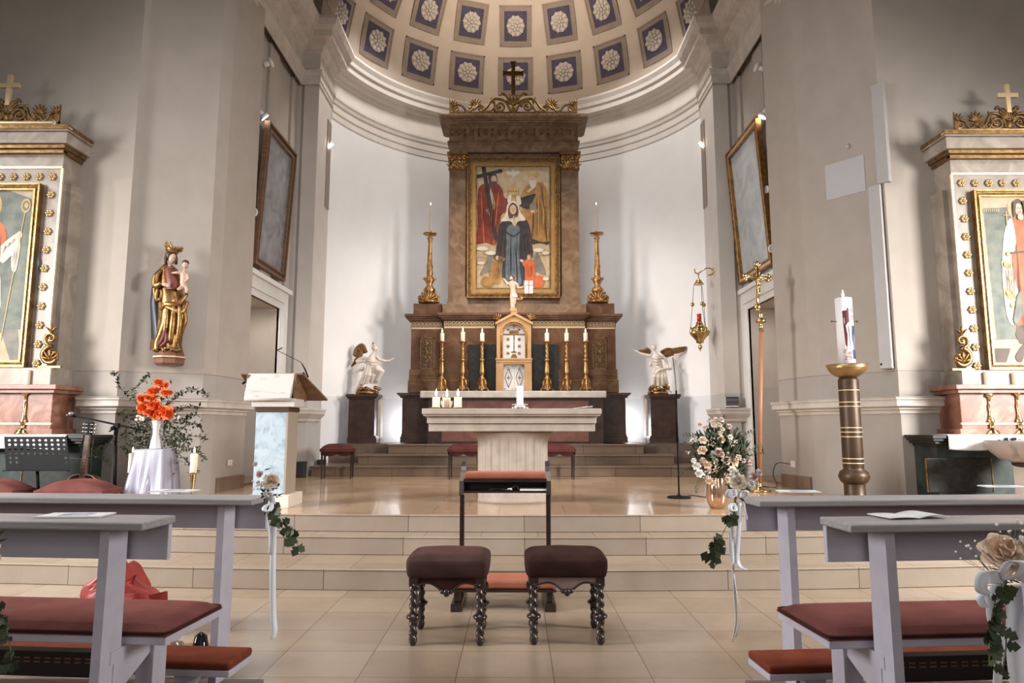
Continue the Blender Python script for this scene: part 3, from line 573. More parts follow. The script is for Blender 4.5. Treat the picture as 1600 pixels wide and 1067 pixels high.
def folds(m, x0, y0, x1, y1, wtop, wbot, n, th=4):
    for i in range(n):
        u = (i + .5) / n - .5 + rn.uniform(-.05, .05); a, c = x0 + u * wtop, x1 + u * wbot; yy0, yy1 = y0 + rn.uniform(0, .25) * (y1 - y0), y1 - rn.uniform(0, .2) * (y1 - y0); k = rn.uniform(-8, 8)
        lay.append((m, [(a, yy0), ((a + c) / 2 + k + th, (yy0 + yy1) / 2), (c, yy1), ((a + c) / 2 + k - th * .4, (yy0 + yy1) / 2)]))
P_RD2 = pm('deep_red', (.07, .01, .006), (.11, .016, .01)); P_OC2 = pm('deep_ochre', (.13, .06, .012), (.18, .09, .02)); P_BL2 = pm('deep_blue', (.035, .052, .065), (.05, .07, .085)); P_BL3 = pm('light_blue', (.17, .22, .25), (.22, .27, .3))
folds(P_RD2, 180, 260, 180, 610, 90, 110, 7); folds(P_RED, 250, 300, 230, 560, 60, 60, 3); folds(P_OC2, 560, 260, 550, 600, 80, 110, 7); folds(P_GLD, 540, 240, 540, 560, 60, 90, 3, 3)
folds(P_BL2, 365, 590, 365, 900, 70, 80, 6); folds(P_BL3, 365, 600, 370, 880, 60, 70, 4, 3); folds(P_BRN, 290, 520, 275, 880, 40, 50, 3); folds(P_BRN, 450, 520, 470, 760, 50, 50, 4); folds(P_OC2, 255, 760, 245, 880, 40, 50, 4, 2); folds(P_RD2, 480, 760, 480, 870, 50, 40, 4, 2); folds(P_GRY, 365, 420, 365, 470, 70, 100, 5, 2)
for (x, y, r) in ((230, 178, 1.0), (498, 174, 1.0), (363, 384, 1.1)):
    for d in (-7, 7): lay.append((P_BRN, C(x + d * r, y, 3.2 * r, 1.8 * r, 8), 1))
    lay.append((P_BRN, bar(x + 1, y + 2, x, y + 11 * r, 1.6), 1)); lay.append((P_RED, C(x, y + 16 * r, 4 * r, 1.5 * r, 8), 1))
for (x, y) in ((455, 250), (440, 262)): lay.append((P_SKN, C(x + 30, y, 12, 9)))
for (cx_, cy_, rx, ry) in ((150, 660, 40, 14), (205, 690, 36, 14), (540, 670, 36, 14), (590, 690, 26, 12), (140, 760, 26, 10), (590, 870, 22, 12)): lay.append((P_WHT, C(cx_, cy_, rx, ry)))
for t_ in range(9): a = 2 * pi * t_ / 9; lay.append((P_GLD, bar(365 + 46 * cos(a), 145 + 34 * sin(a), 365 + 60 * cos(a), 145 + 43 * sin(a), 1.5), 1))
for x in (345, 365, 385): lay.append((P_OC2, C(x, 262, 4, 6, 8), 1))
paint('canvas', ap, qp, (112, 90, 618, 942), lay, [P_BG, P_RED, P_OCH, P_NAV, P_BLU, P_SKN, P_WHT, P_BRN, P_ORG, P_GLD, P_GRY, P_PALE, P_RD2, P_OC2, P_BL2, P_BL3])
def frame(b, fn, x0, y0, x1, y1, bands):
    """bands: (inset, depth, material) mitred strips"""
    for (i0, i1, d, m) in bands:
        for (A, C_, D, E_) in (((x0 + i0, y0 + i0), (x1 - i0, y0 + i0), (x1 - i1, y0 + i1), (x0 + i1, y0 + i1)), ((x1 - i0, y0 + i0), (x1 - i0, y1 - i0), (x1 - i1, y1 - i1), (x1 - i1, y0 + i1)),
                              ((x1 - i0, y1 - i0), (x0 + i0, y1 - i0), (x0 + i1, y1 - i1), (x1 - i1, y1 - i1)), ((x0 + i0, y1 - i0), (x0 + i0, y0 + i0), (x0 + i1, y0 + i1), (x0 + i1, y1 - i1))):
            q = (A, C_, D, E_); b.add([fn(x, y, dd) for dd in (d, -.03) for x, y in q], [(0, 1, 2, 3), (7, 6, 5, 4)] + [(j, 4 + j, 4 + (j + 1) % 4, (j + 1) % 4) for j in range(4)], m)
b = B(); frame(b, qp, 42, 22, 690, 1002, [(0, 8, .05, 0), (8, 26, .03, 1), (26, 36, .045, 0), (36, 62, .025, 2), (62, 70, .03, 1)])
n1 = 60
for k in range(n1):
    for xx in (59, 673): p = qp(xx, 45 + 930 * (k + .5) / n1, .045); b.ell(p, (.012, .01, .02), 5, 1)
for k in range(40):
    for yy in (40, 984): p = qp(60 + 612 * (k + .5) / 40, yy, .045); b.ell(p, (.02, .01, .012), 5, 1)
P('picture_frame', b, [GOLD, GOLDD, mat('frame_gold', (.38, .22, .08), .4, .55, c2=(.45, .27, .10), sc=5)], ap)
# tabernacle
tb = thing('tabernacle', 'gilded tabernacle with round arch and silver doors on the high altar', 'tabernacle', (W(802, 611, Y=12.0).x, 12.2, W(802, 611, Y=12.0).z))
TG = mat('tabernacle_gold', (.40, .225, .095), .45, .35, c2=(.50, .30, .14), sc=4, det=7); SIL = mat('silver_enamel', (.72, .70, .68), .35, .2)
Yt = 12.02; b = B()
q_ = lambda x, y, Y=Yt: W(x, y, Y=Y)
def ppx(pts, Y, d, m=0): b.prism([(W(x, y, Y=Y).x, W(x, y, Y=Y).z) for x, y in pts], Y, Y + d, 'y', m)
R(b, 775, 566, 786, 610.5, Yt, .34); R(b, 820, 566, 831, 610.5, Yt, .34); R(b, 786, 560, 820, 569, Yt, .34); R(b, 774, 559.5, 832, 562, Yt - .03, .36); R(b, 775, 562, 831, 566, Yt - .015, .35)
ai = [(820 - 17 + 17 * cos(pi * k / 12), 523 - 17 * sin(pi * k / 12)) for k in range(13)]
ppx([(776, 560), (776, 506), (803, 492), (830, 506), (830, 560), (820, 560)] + ai + [(786, 560)], Yt, .3)
R(b, 786, 505, 820, 611, Yt + .14, .2)
ppx([(774, 507), (774, 503), (803, 487.5), (832, 503), (832, 507), (803, 492)], Yt - .05, .38); R(b, 798.5, 484.5, 807.5, 492, Yt - .04, .3)
P('body', b, TG, tb, bev=.003)
b = B(); arp = [(803 + 19.5 * cos(pi * k / 12), 523 - 19.5 * sin(pi * k / 12)) for k in range(13)]
b.tube([tuple(q_(x, y, Yt - .008)) for x, y in [(822.5, 560)] + arp + [(783.5, 560)]], .014, 6)
for x in (779, 828): palmette(b, (q_(x, 502).x, q_(x, 500).z), .13, Yt, 5, .8, 0, .03, base=(.4 if x > 800 else -.4))
P('gilded_arch_moulding', b, GOLD, tb)
for nm, pts, in (('door', None), ):
    b = B(); Yd = Yt + .12; ppx([(820, 560)] + ai + [(786, 560)], Yd, .02)
    b2 = B()
    for (x0, y0, x1, y1) in ((786, 521.5, 820, 523.5), (802.3, 523, 804, 551), (799, 549, 807, 551), (800, 553, 806.5, 556), (798.5, 556, 808, 559), (796, 516, 810, 521), (802.6, 507, 803.6, 514)): R(b2, x0, y0, x1, y1, Yd - .008, .01)
    for x in (794, 811):
        for y in (530, 541, 552):
            c = q_(x, y, Yd - .006)
            for j in range(6): a = 2 * pi * j / 6; b2.ell((c.x + .02 * cos(a), c.y, c.z + .02 * sin(a)), (.018, .005, .006), 6, rot=Matrix.Rotation(-a, 4, 'Y'))
        c = q_(x, 515, Yd - .006); b2.ell(c, (.025, .005, .015), 8)
    dd = P('door', b, SIL, tb); P('gilded_relief', b2, GOLD, dd)
    for x0, x1 in ((786.5, 803), (803.4, 819.6)):
        b = B(); R(b, x0, 569, x1, 610, Yd, .02); dd = P('door', b, SIL, tb)
        b2 = B(); c = q_((x0 + x1) / 2, 590, Yd - .006); hw = .065; hh = .17
        for a_, c_ in (((-hw, 0), (0, hh)), ((0, hh), (hw, 0)), ((hw, 0), (0, -hh)), ((0, -hh), (-hw, 0))): b2.tube([(c.x + a_[0], c.y, c.z + a_[1]), (c.x + c_[0], c.y, c.z + c_[1])], .0045, 5)
        for j in range(4): a = pi / 2 * j; b2.ell((c.x + .022 * cos(a), c.y, c.z + .022 * sin(a)), (.02, .005, .008), 6, rot=Matrix.Rotation(-a, 4, 'Y'))
        for sx in (-1, 1):
            for sz in (-1, 1): b2.ell((c.x + sx * .065, c.y, c.z + sz * .2), .01, 6)
        P('engraved_lines', b2, mat('engraving', (.18, .14, .10), .5), dd)
# risen figure with banner on the tabernacle
Yr = 12.02; rq = lambda x, y, d=0: W(780 + x / 13.34, 420 + y / 13.34, Y=Yr + d)
rf = thing('risen_christ_figure', 'small pale standing figure with halo rays, raised hand and banner on the tabernacle gable', 'statue', tuple(rq(295, 880)))
b = B()
def limb(b, pts, rr, n=8): b.tube([tuple(p) for p in pts], rr, n)
limb(b, [rq(285, 560), rq(290, 500), rq(285, 420), rq(270, 320), rq(262, 280), rq(258, 250), rq(255, 225)], [.05, .05, .045, .062, .06, .025, .022], 10)
b.ell(rq(250, 200), (.034, .036, .045)); limb(b, [rq(320, 290), rq(370, 320), rq(400, 400), rq(460, 390), rq(500, 370)], [.03, .026, .022, .018, .014])
limb(b, [rq(215, 290), rq(165, 320), rq(150, 280), rq(120, 240), rq(85, 195)], [.03, .026, .022, .018, .014])
limb(b, [rq(265, 560), rq(262, 680), rq(262, 760), rq(265, 830)], [.04, .03, .024, .018]); limb(b, [rq(310, 560), rq(325, 640), rq(300, 740), rq(305, 830)], [.04, .032, .024, .018])
b.ell(rq(262, 842, -.03), (.015, .035, .012)); b.ell(rq(305, 842, -.03), (.015, .035, .012))
remesh(P('body', b, SKIN, rf), .009)
b = B(); b.ell(rq(260, 180, .012), (.038, .035, .045)); b.ell(rq(252, 232, -.02), (.018, .015, .02)); P('hair', b, pm('brown', 0, 0), rf)
b = B(); loft(b, [(rq(300, 520), .058, .05), (rq(305, 560), .064, .055), (rq(320, 600), .05, .045)], 16, .1, 6); P('loincloth', b, ALAB, rf)
b = B(); limb(b, cat([rq(330, 560, .02), rq(420, 560, .03), rq(470, 600, .02), rq(430, 650, .02), rq(360, 640, .02), rq(320, 760, .02)], 4, False), [.02] * 8 + [.035] * 8 + [.016] * 5)
P('gilded_drapery', b, GOLD, rf); b = B()
for k in range(13): a = radians(-15 + k * 17.5); b.tube([tuple(rq(255, 190, .03)), tuple(rq(255 + 105 * cos(a), 190 - 105 * sin(a), .03))], [.005, .002], 4)
P('halo_rays', b, GOLD, rf); b = B(); b.tube([tuple(rq(500, 400)), tuple(rq(515, 230))], .006, 5); P('banner_staff', b, GOLD, rf)
b = B(); p = rq(530, 250); q = rq(700, 510); b.box(p.x, q.x, p.y - .004, p.y + .004, q.z, p.z, 0); b.box(p.x, q.x, p.y - .006, p.y + .006, rq(0, 355).z, rq(0, 338).z, 1); c = rq(615, 0).x; b.box(c - .009, c + .009, p.y - .006, p.y + .006, q.z, p.z, 1); P('banner', b, [LIN, P_ORG], rf)
b = B(); p = rq(295, 880); b.bc((p.x, p.y, p.z + .02), (.12, .10, .055)); P('plinth', b, TG, rf)
# candlesticks
def six_candlestick(x):
    h = W(0, 533, Y=11.98).z - W(0, 610.8, Y=11.98).z; b = B()
    b.lathe([(.055, .24 * h), (.06, .26 * h), (.035, .28 * h), (.03, .31 * h), (.045, .345 * h), (.05, .38 * h), (.045, .42 * h), (.035, .56 * h), (.034, .6 * h), (.05, .625 * h), (.035, .645 * h), (.028, .66 * h)], (0, 0, 0), 16, mod=lambda a, z: 1 + .08 * cos(8 * a))
    n = 26; b.tube([(0, 0, h * (.66 + .28 * i / n)) for i in range(n + 1)], .026, 14, lobes=4, la=.22, twist=.7)
    b.lathe([(.026, .93 * h), (.035, .95 * h), (.03, .965 * h), (.068, .975 * h), (.075, 1.0 * h), (.07, 1.0 * h), (.02, .99 * h)], (0, 0, 0), 20)
    st = thing('candlestick', 'x', 'candlestick'); obj('stem', b, GOLD, st)
    b = B()
    for k in range(3):
        a = 2 * pi * k / 3 - pi / 2
        pts = cat([(.02 * cos(a), .02 * sin(a), .24 * h), (.06 * cos(a), .06 * sin(a), .2 * h), (.075 * cos(a), .075 * sin(a), .1 * h), (.12 * cos(a), .12 * sin(a), .03 * h)], 4, False)
        b.tube(pts, [.03] * 4 + [.028] * 4 + [.02] * 5, 8); b.ell((.12 * cos(a), .12 * sin(a), .018), (.026, .026, .02), 8)
    b.lathe([(.10, .04 * h), (.085, .08 * h), (.06, .15 * h), (.05, .22 * h), (.055, .245 * h), (0, .25 * h)], (0, 0, 0), 6, sm=False)
    obj('foot', b, GOLD, st); return st, h
cs, hc = six_candlestick(0)
zt = W(803, 610.5, Y=11.82).z
names6 = ['outermost on the left', 'second from the left end', 'just left of the tabernacle', 'just right of the tabernacle', 'second from the right end', 'outermost on the right']
for i, (x, n6) in enumerate(zip((690, 722.5, 753, 855, 886, 916), names6)):
    p = W(x, 600, Y=11.98); lb = 'gilded twisted high altar candlestick, ' + n6 + ' of the six'
    c = cs if i == 0 else copy_tree(cs)
    c.location = (p.x, 11.98, zt); tag(c, lb, 'candlestick', 'six gilded candlesticks on the high altar')
    candle('candle', p.x, 11.98, zt + hc - .005, .037, .155 + (.02 if i in (1,) else 0), 'short lit ivory candle on the gilded candlestick ' + n6, 'lit candles of the six gilded candlesticks', fs=1.5)
zs_ = W(803, 474, Y=12.5).z
for i, x in enumerate((670.5, 934)):
    side = 'left' if i == 0 else 'right'
    t = thing('tall_candlestick', 'tall slender gilded candlestick with scrolled foot on the %s shoulder of the high altar' % side, 'candlestick', (W(x, 474, Y=12.5).x, 12.5, zs_))
    hh = W(0, 366, Y=12.5).z - zs_; b = B()
    b.lathe([(.05, .12 * hh), (.10, .16 * hh), (.11, .2 * hh), (.06, .24 * hh), (.05, .27 * hh), (.085, .31 * hh), (.09, .345 * hh), (.05, .37 * hh), (.055, .40 * hh), (.06, .43 * hh), (.05, .48 * hh), (.058, .52 * hh), (.045, .56 * hh), (.032, .86 * hh), (.045, .88 * hh), (.035, .9 * hh), (.06, .93 * hh), (.03, .95 * hh), (.04, .97 * hh), (.13, .985 * hh), (.135, 1.0 * hh), (.12, 1.0 * hh), (.02, .99 * hh)], n=20, mod=lambda a, z: 1 + (.06 * cos(7 * a) if z < .85 * hh else 0))
    b.lathe([(.022, hh), (.02, hh + .05), (.016, hh + .06)], n=12); obj('stem', b, GOLD, t)
    b = B()
    for s in (-1, 1):
        scroll(b, (s * .14, .10), .085, 1.3, pi / 2, s, .03, -.06); scroll(b, (s * .1, .10), .07, 1.2, pi / 2, s, .028, .08); b.ell((s * .085, 0, hh * .35), (.04, .03, .03), 8)
        b.ell((s * .165, -.05, .03), (.035, .035, .03), 8)
    palmette(b, (0, .02), .2, -.13, 7, 1.1, 0, .03); b.lathe([(.17, 0), (.18, .03), (.13, .06), (.11, .14), (.08, .22), (.05, .26)], n=16, mod=lambda a, z: 1 + .1 * cos(6 * a)); obj('foot', b, GOLD, t)
    candle('tall_candle', W(x, 474, Y=12.5).x, 12.5, zs_ + hh + .04, .02, W(0, 322, Y=12.5).z - zs_ - hh - .04, 'long thin pale candle on the tall candlestick at the %s of the high altar' % side, fs=1, m=mat('pale_wax', (.5, .44, .38), .5))
# ================= carved angels on their pedestals =================
def pedestal(x0, x1, side):
    Yp = 12.04; t = thing('statue_pedestal', 'dark marble pedestal under the white angel at the %s of the high altar' % side, 'pedestal', (W((x0 + x1) / 2, 692, Y=Yp).x, Yp + .25, AZ))
    b = B(); R(b, x0 + 4, 621, x1 - 6, 692, Yp + .03, .3); R(b, x0 + 2, 684, x1 - 3, 692, Yp, .34); R(b, x0 + 3, 681, x1 - 4, 684, Yp + .015, .32)
    R(b, x0, 615.5, x1, 620, Yp - .04, .38); R(b, x0 + 2, 620, x1 - 2, 623, Yp, .34); P('dark_front', b, MRD, t, bev=.004)
    b = B(); s = 1 if side == 'left' else -1; xa = x1 if s > 0 else x0
    for (o0, o1, y0, y1) in ((-8, 8, 617, 622), (-8, 4, 622, 684), (-8, 6, 684, 692)): a_, c_ = sorted((xa + s * o0, xa + s * o1)); R(b, a_, y0, c_, y1, Yp + .345, .2)
    P('white_back', b, ALAB, t, bev=.004); return t
pedestal(540, 591, 'left'); pedestal(1013, 1064, 'right')
Yg = 12.24; gq = lambda x, y, d=0: W(530 + x / 5.927, 520 + y / 5.927, Y=Yg + d)
WG = mat('wing_gilding', (.13, .065, .022), .45, .6, c2=(.24, .13, .05), sc=20, bump=.4, bsc=50)
def wing(b, root, tips, th=.02):
    for i, tp in enumerate(tips):
        r0 = Vector(root[min(i, len(root) - 1)]); d = Vector(tp) - r0; a = math.atan2(d.x, d.z)
        b.ell(r0 + d * .5, (.035, th, d.length * .52), 8, rot=Matrix.Rotation(a, 4, 'Y'))
an = thing('angel_statue', 'white carved angel seated with one arm stretched toward the altar, on the left pedestal', 'statue', tuple(gq(265, 567)))
b = B()
limb(b, [gq(290, 430), gq(285, 380), gq(290, 310), gq(300, 250), gq(308, 215), gq(322, 188), gq(333, 165)], [.10, .085, .075, .085, .055, .034, .03], 12)
b.ell(gq(335, 150), (.042, .045, .052)); b.ell(gq(352, 158, -.03), (.012, .014, .012))
limb(b, [gq(345, 215), gq(375, 250), gq(430, 262), gq(470, 258), gq(500, 238)], [.034, .03, .024, .018, .014]); b.ell(gq(508, 236), (.014, .01, .01), 6)
for k in range(3): b.tube([tuple(gq(500, 240, -.01 + .01 * k)), tuple(gq(514, 232 + 6 * k, -.012 + .012 * k))], .0045, 5)
limb(b, [gq(265, 225), gq(240, 270), gq(290, 285), gq(330, 265, -.06)], [.04, .036, .028, .018])
limb(b, [gq(300, 400), gq(370, 330, -.12), gq(395, 350, -.12), gq(350, 450, -.08)], [.085, .075, .06, .04]); limb(b, [gq(250, 420), gq(210, 460), gq(185, 500), gq(155, 540)], [.08, .06, .035, .022])
b.ell(gq(155, 545, -.02), (.022, .035, .014))
remesh(P('body', b, ALAB, an), .007, 1)
b = B(); limb(b, cat([gq(250, 230), gq(190, 245, .03), gq(165, 270, .03), gq(220, 260, .02)], 4, False), [.035] * 13); limb(b, cat([gq(230, 330), gq(180, 345, .02), (gq(155, 375, .02))], 4, False), [.035, .04, .04, .035, .03, .03, .025, .02, .012])
for (a_, c_, r_) in (((290, 310), (250, 470), .055), ((320, 320), (300, 470), .05), ((360, 330), (340, 470), .045), ((270, 300), (215, 480), .045), ((395, 350), (360, 450), .035), ((240, 330), (190, 480), .03)): limb(b, [gq(*a_, -.06), gq((a_[0] + c_[0]) / 2 + 8, (a_[1] + c_[1]) / 2, -.09), gq(*c_, -.05)], [r_ * .6, r_, r_ * .7])
for k in range(3): limb(b, [gq(250, 255 + 28 * k, -.03), gq(300, 270 + 26 * k, -.09), gq(350, 262 + 26 * k, -.05)], [.015, .02, .012])
remesh(P('robe', b, ALAB, an), .007, 1)
b = B()
for k in range(9): a = k * .75; b.ell(gq(320 + 16 * cos(a), 135 + 22 * sin(a), .02), (.018, .022, .018), 6)
P('hair', b, ALAB, an)
b = B(); wing(b, [gq(245, 190, .08), gq(235, 190, .08), gq(220, 190, .08)], [gq(225, 105, .1), gq(190, 112, .1), gq(160, 140, .1), gq(145, 180, .1), gq(135, 215, .1), gq(140, 260, .1), gq(130, 295, .1), gq(112, 315, .1)]); limb(b, cat([gq(250, 180, .07), gq(215, 110, .1), gq(160, 145, .1), gq(140, 210, .1)], 4, False), [.03] * 13)
b.ell(gq(314, 108, .1), (.018, .012, .045), 8); P('wing', b, WG, an)
def cloud(b, x0, x1, y0, y1, n=16):
    for k in range(n):
        x = x0 + (x1 - x0) * ((k * .37) % 1); y = y1 - (y1 - y0) * ((k * .61) % 1) * (1 - abs((k * .37) % 1 - .5)); p = gq(x, y, -.10 + .2 * ((k * .77) % 1)); b.ell(p, (.045, .05, .036), 8)
        scroll(b, (p.x, p.z), .03, 1, k, 1, .01, p.y - .045, 10)
b = B(); cloud(b, 175, 375, 480, 556); p = gq(265, 567); b.lathe([(.16, 0), (.16, .03), (.1, .06)], tuple(p), 14); P('gilded_cloud', b, GOLD, an)
gq = lambda x, y, d=0: W(970 + x / 5.925, 520 + y / 5.925, Y=Yg + d)
an = thing('angel_statue', 'white carved standing angel with outspread brown wings on the right pedestal', 'statue', tuple(gq(365, 569)))
b = B(); limb(b, [gq(355, 420), gq(355, 350), gq(345, 280), gq(325, 220), gq(318, 195), gq(312, 172)], [.09, .08, .075, .085, .045, .028], 12)
b.ell(gq(308, 140), (.042, .045, .05)); limb(b, [gq(285, 215), gq(225, 205), gq(170, 185), gq(130, 165)], [.036, .03, .022, .015]); b.ell(gq(116, 158), (.02, .01, .014), 6)
for k in range(4): b.tube([tuple(gq(124, 160, -.012 + .008 * k)), tuple(gq(104, 150 + 7 * k, -.015 + .01 * k))], .0045, 5)
limb(b, [gq(370, 210), gq(410, 240), gq(430, 290), gq(440, 335, -.04)], [.04, .034, .028, .022]); b.ell(gq(450, 335, -.05), (.03, .02, .03))
limb(b, [gq(380, 420), gq(400, 480), (gq(430, 530))], [.085, .06, .035]); limb(b, [gq(320, 420), gq(310, 480), gq(300, 530)], [.085, .06, .035]); b.ell(gq(460, 545, -.03), (.03, .04, .016)); limb(b, [gq(430, 500), gq(455, 545)], [.03, .02])
remesh(P('body', b, ALAB, an), .007, 1)
b = B()
for (a_, c_, r_) in (((335, 330), (300, 480), .05), ((360, 330), (350, 490), .055), ((385, 330), (395, 500), .05), ((405, 340), (430, 480), .04), ((320, 320), (290, 440), .035)): limb(b, [gq(*a_, -.05), gq((a_[0] + c_[0]) / 2 - 8, (a_[1] + c_[1]) / 2, -.08), gq(*c_, -.04)], [r_ * .6, r_, r_ * .7])
limb(b, cat([gq(470, 330, -.03), gq(400, 335, -.09), gq(345, 355, -.10), gq(310, 420, -.06), gq(330, 440, -.06)], 4, False), [.026] * 17); limb(b, [gq(285, 270), gq(268, 300), gq(290, 310)], [.03, .028, .02])
for k in range(3): limb(b, [gq(290, 230 + 25 * k, -.05), gq(335, 240 + 26 * k, -.09), gq(380, 230 + 26 * k, -.05)], [.013, .018, .012])
remesh(P('robe', b, ALAB, an), .007, 1)
b = B()
for k in range(9): a = k * .75; b.ell(gq(305 + 16 * cos(a), 128 + 18 * sin(a), .02), (.018, .022, .018), 6)
P('hair', b, ALAB, an)
b = B(); wing(b, [gq(380, 175, .06), gq(390, 180, .06)], [gq(440, 225, .1), gq(465, 215, .1), gq(490, 205, .1), gq(520, 182, .1), gq(560, 176, .1), gq(590, 168, .1), gq(608, 150, .1), gq(610, 132, .1)]); limb(b, cat([gq(370, 180, .06), gq(430, 150, .08), gq(520, 160, .1), gq(600, 140, .1)], 4, False), [.025] * 13); P('wing', b, WG, an)
b = B(); wing(b, [gq(280, 175, .08)], [gq(225, 140, .1), gq(200, 155, .1), gq(165, 165, .1), gq(215, 175, .1), gq(240, 185, .1)]); P('wing', b, WG, an)
b = B(); cloud(b, 270, 440, 450, 556, 20); p = gq(355, 569); b.lathe([(.17, 0), (.17, .03), (.1, .06)], tuple(p), 14); P('gilded_cloud', b, GOLD, an)
# ================= side altars =================
def side_altar(s):
    side = 'left' if s < 0 else 'right'; YF = 7.32
    XC = W(6, 150, Y=7.25).x if s < 0 else W(1581, 150, Y=7.25).x
    XE = (-5.085 if s < 0 else 4.845); hw = abs(XE - XC)     # front edge of the body
    zz = (lambda y: W(90, y, Y=YF).z) if s < 0 else (lambda y: W(1500, y, Y=YF).z)
    yo = 0 if s < 0 else 1
    Z = dict(base=zz(575 + yo * 4), cap=zz(232 + yo * 10), fr=zz(263 + yo * 10), cor=zz(206 + yo * 8), at=zz(191 + yo * 12))
    t = thing('side_altar', ('grey marble side altar with gold rosettes holding the bishop painting' if s < 0 else 'grey marble side altar with gold rosettes beside the font on the right wall'), 'altar', (XC, 7.4, PZ))
    b = B()
    b.box(XC - hw, XC + hw, YF, 7.62, Z['base'], Z['cap']); b.box(XC - hw - .06, XC + hw + .06, YF + .08, 7.62, Z['base'], Z['fr'] - .15)
    b.box(XC - hw + .12, XC + hw - .12, YF - .02, 7.62, Z['cor'] - .02, Z['at'])
    for i, (o, z0, z1) in enumerate(((.13, .0, .05), (.10, .05, .18), (.05, .18, .22), (.02, .22, .26))):
        b.box(XC - hw - o, XC + hw + o, YF - o - .02, 7.62, Z['cor'] - z1, Z['cor'] - z0)
    b.box(XC - hw - .1, XC + hw + .1, YF - .06, 7.62, zz(602), Z['base'])
    P('retable', b, mat('pale_marble', (.26, .21, .165), .45, c2=(.38, .325, .27), sc=2.4, det=8, dist=2.4), t, bev=.006)
    b = B(); zl = zz(602)
    b.box(XC - hw - .24, XC + hw + .24, YF - .17, 7.62, zl - .05, zl); b.box(XC - hw - .20, XC + hw + .20, YF - .13, 7.62, zl - .09, zl - .05); b.box(XC - hw - .15, XC + hw + .15, YF - .07, 7.62, 1.13, zl - .09)
    b.box(XC - hw - .19, XC + hw + .19, YF - .10, 7.62, 1.13, 1.24); P('red_marble_ledge', b, MRR, t, bev=.006)
    b = B(); b.box(XC - hw - .16, XC + hw + .16, YF - .085, YF - .06, 1.285, 1.305); b.box(XC - hw, XC + hw, YF - .012, YF, Z['fr'] - .005, Z['fr'] + .02)
    for sx in (-1, 1): b.box(XC + sx * hw - .012, XC + sx * hw + .012, YF - .012, YF + .01, Z['base'], Z['fr'])
    b.box(XC - hw - .14, XC + hw + .14, YF - .16, YF - .1, Z['cor'] - .03, Z['cor'] - .012); b.box(XC - hw - .03, XC + hw + .03, YF - .05, YF, Z['cor'] - .26, Z['cor'] - .235)
    for z in (Z['at'] - .02, Z['cor'] + .005): b.box(XC - hw + .12, XC + hw - .12, YF - .035, YF - .02, z - .008, z + .012)
    for sx in (-1, 1): b.box(XC + sx * (hw - .12) - .012, XC + sx * (hw - .12) + .012, YF - .035, YF - .02, Z['cor'], Z['at'])
    P('gilded_edge', b, mat('light_gold', 0), t)
    for z0, z1, o in ((-.035, .012, .135), (-.225, -.185, .06), (-.27, -.235, .03)): b = B(); b.box(XC - hw - o, XC + hw + o, YF - o - .03, 7.61, Z['cor'] + z0, Z['cor'] + z1); P('cornice_band', b, GOLDD, t)
    b = B(); crest(b, XC, hw - .1, Z['at'], .26, YF + .02, 0); P('crest', b, GOLDD, t)
    b = B(); z1 = (W(6, 116, Y=7.3) if s < 0 else W(1581, 131, Y=7.3)).z; cross(b, XC, YF, Z['at'] + .2, z1, .115, .05, z1 - .13); P('cross', b, mat('light_gold', 0), t)
    b = B(); tw = (abs(W(131, 679, Y=7.1).x - XC) if s < 0 else abs(W(1457, 679, Y=7.1).x - XC)); zt_ = 1.175
    for i, (o, z0, z1) in enumerate(((0, zt_ - .035, zt_), (.02, zt_ - .06, zt_ - .035), (.05, zt_ - .09, zt_ - .06), (.085, zt_ - .12, zt_ - .09))): b.box(XC - tw + o, XC + tw - o, 7.1 + o, 7.62, z0, z1)
    P('table_top', b, MGR, t, bev=.004)
    b = B(); b.box(XC - tw + .1, XC + tw - .1, 7.22, 7.62, PZ, zt_ - .12, 0)
    for k in (-1, 0, 1):
        b.box(XC + k * .95 - .33, XC + k * .95 + .33, 7.205, 7.23, PZ + .12, zt_ - .24, 1)
        for e in (-.34, .34): b.box(XC + k * .95 + e - .006, XC + k * .95 + e + .006, 7.2, 7.22, PZ + .12, zt_ - .24, 2)
    P('table_base', b, [MGT, MGR, GOLDD], t, bev=.004)
    for sx in (-1, 1):        # scroll brackets beside the plinth
        b = B(); x = XC + sx * (hw + .06); z = Z['base']
        scroll(b, (x, z + .13), .11, 1.4, pi / 2, sx, .028, YF - .02); scroll(b, (x - sx * .02, z + .32), .075, 1.3, -pi / 2, -sx, .02, YF - .02); palmette(b, (x, z + .09), .12, YF - .04, 5, 1.2, 0, .02)
        palmette(b, (x - sx * .02, z + .38), .1, YF - .02, 3, .7, 0, .02); b.box(x - .12, x + .12, YF - .04, YF, z, z + .02); P('scroll_ornament', b, GOLD, t)
    # gold rosettes
    b = B()
    for k in range(6): a = 2 * pi * k / 6; b.ell((.028 * cos(a), -.012, .028 * sin(a)), (.018, .012, .018), 8)
    b.ell((0, -.022, 0), (.013, .012, .013), 8); ro = obj('rosette', b, mat('rosette_gold', (.50, .33, .14), .35, .5, c2=(.58, .40, .19), sc=20), t); first = True
    zr0 = Z['fr'] - .10; zr1 = Z['base'] + .05; pos = [(sx * (hw - .105), zr0 - (zr0 - zr1) * k / 10) for sx in (-1, 1) for k in range(11)]
    pos += [((hw - .105) * (k - 4) / 4, zr0) for k in range(1, 8)]
    for x, z in pos:
        c = ro if first else copy_tree(ro, parent=t)
        first = False; c.location = (x, YF - 7.4, z - PZ)
    # painting
    xi = hw - .20; pz0 = Z['base'] + .01; pz1 = Z['fr'] - .20
    pt = thing('saint_painting', ('gold framed painting of a bishop with a tall crosier on the left side altar' if s < 0 else 'gold framed painting of a haloed youth in red robe and white cape'), 'painting', (XC, YF, pz0))
    W_, H_ = xi * 2, pz1 - pz0
    fn = lambda x, y, d=0: (XC - xi + x * W_, YF - .03 - d, pz1 - y * H_)
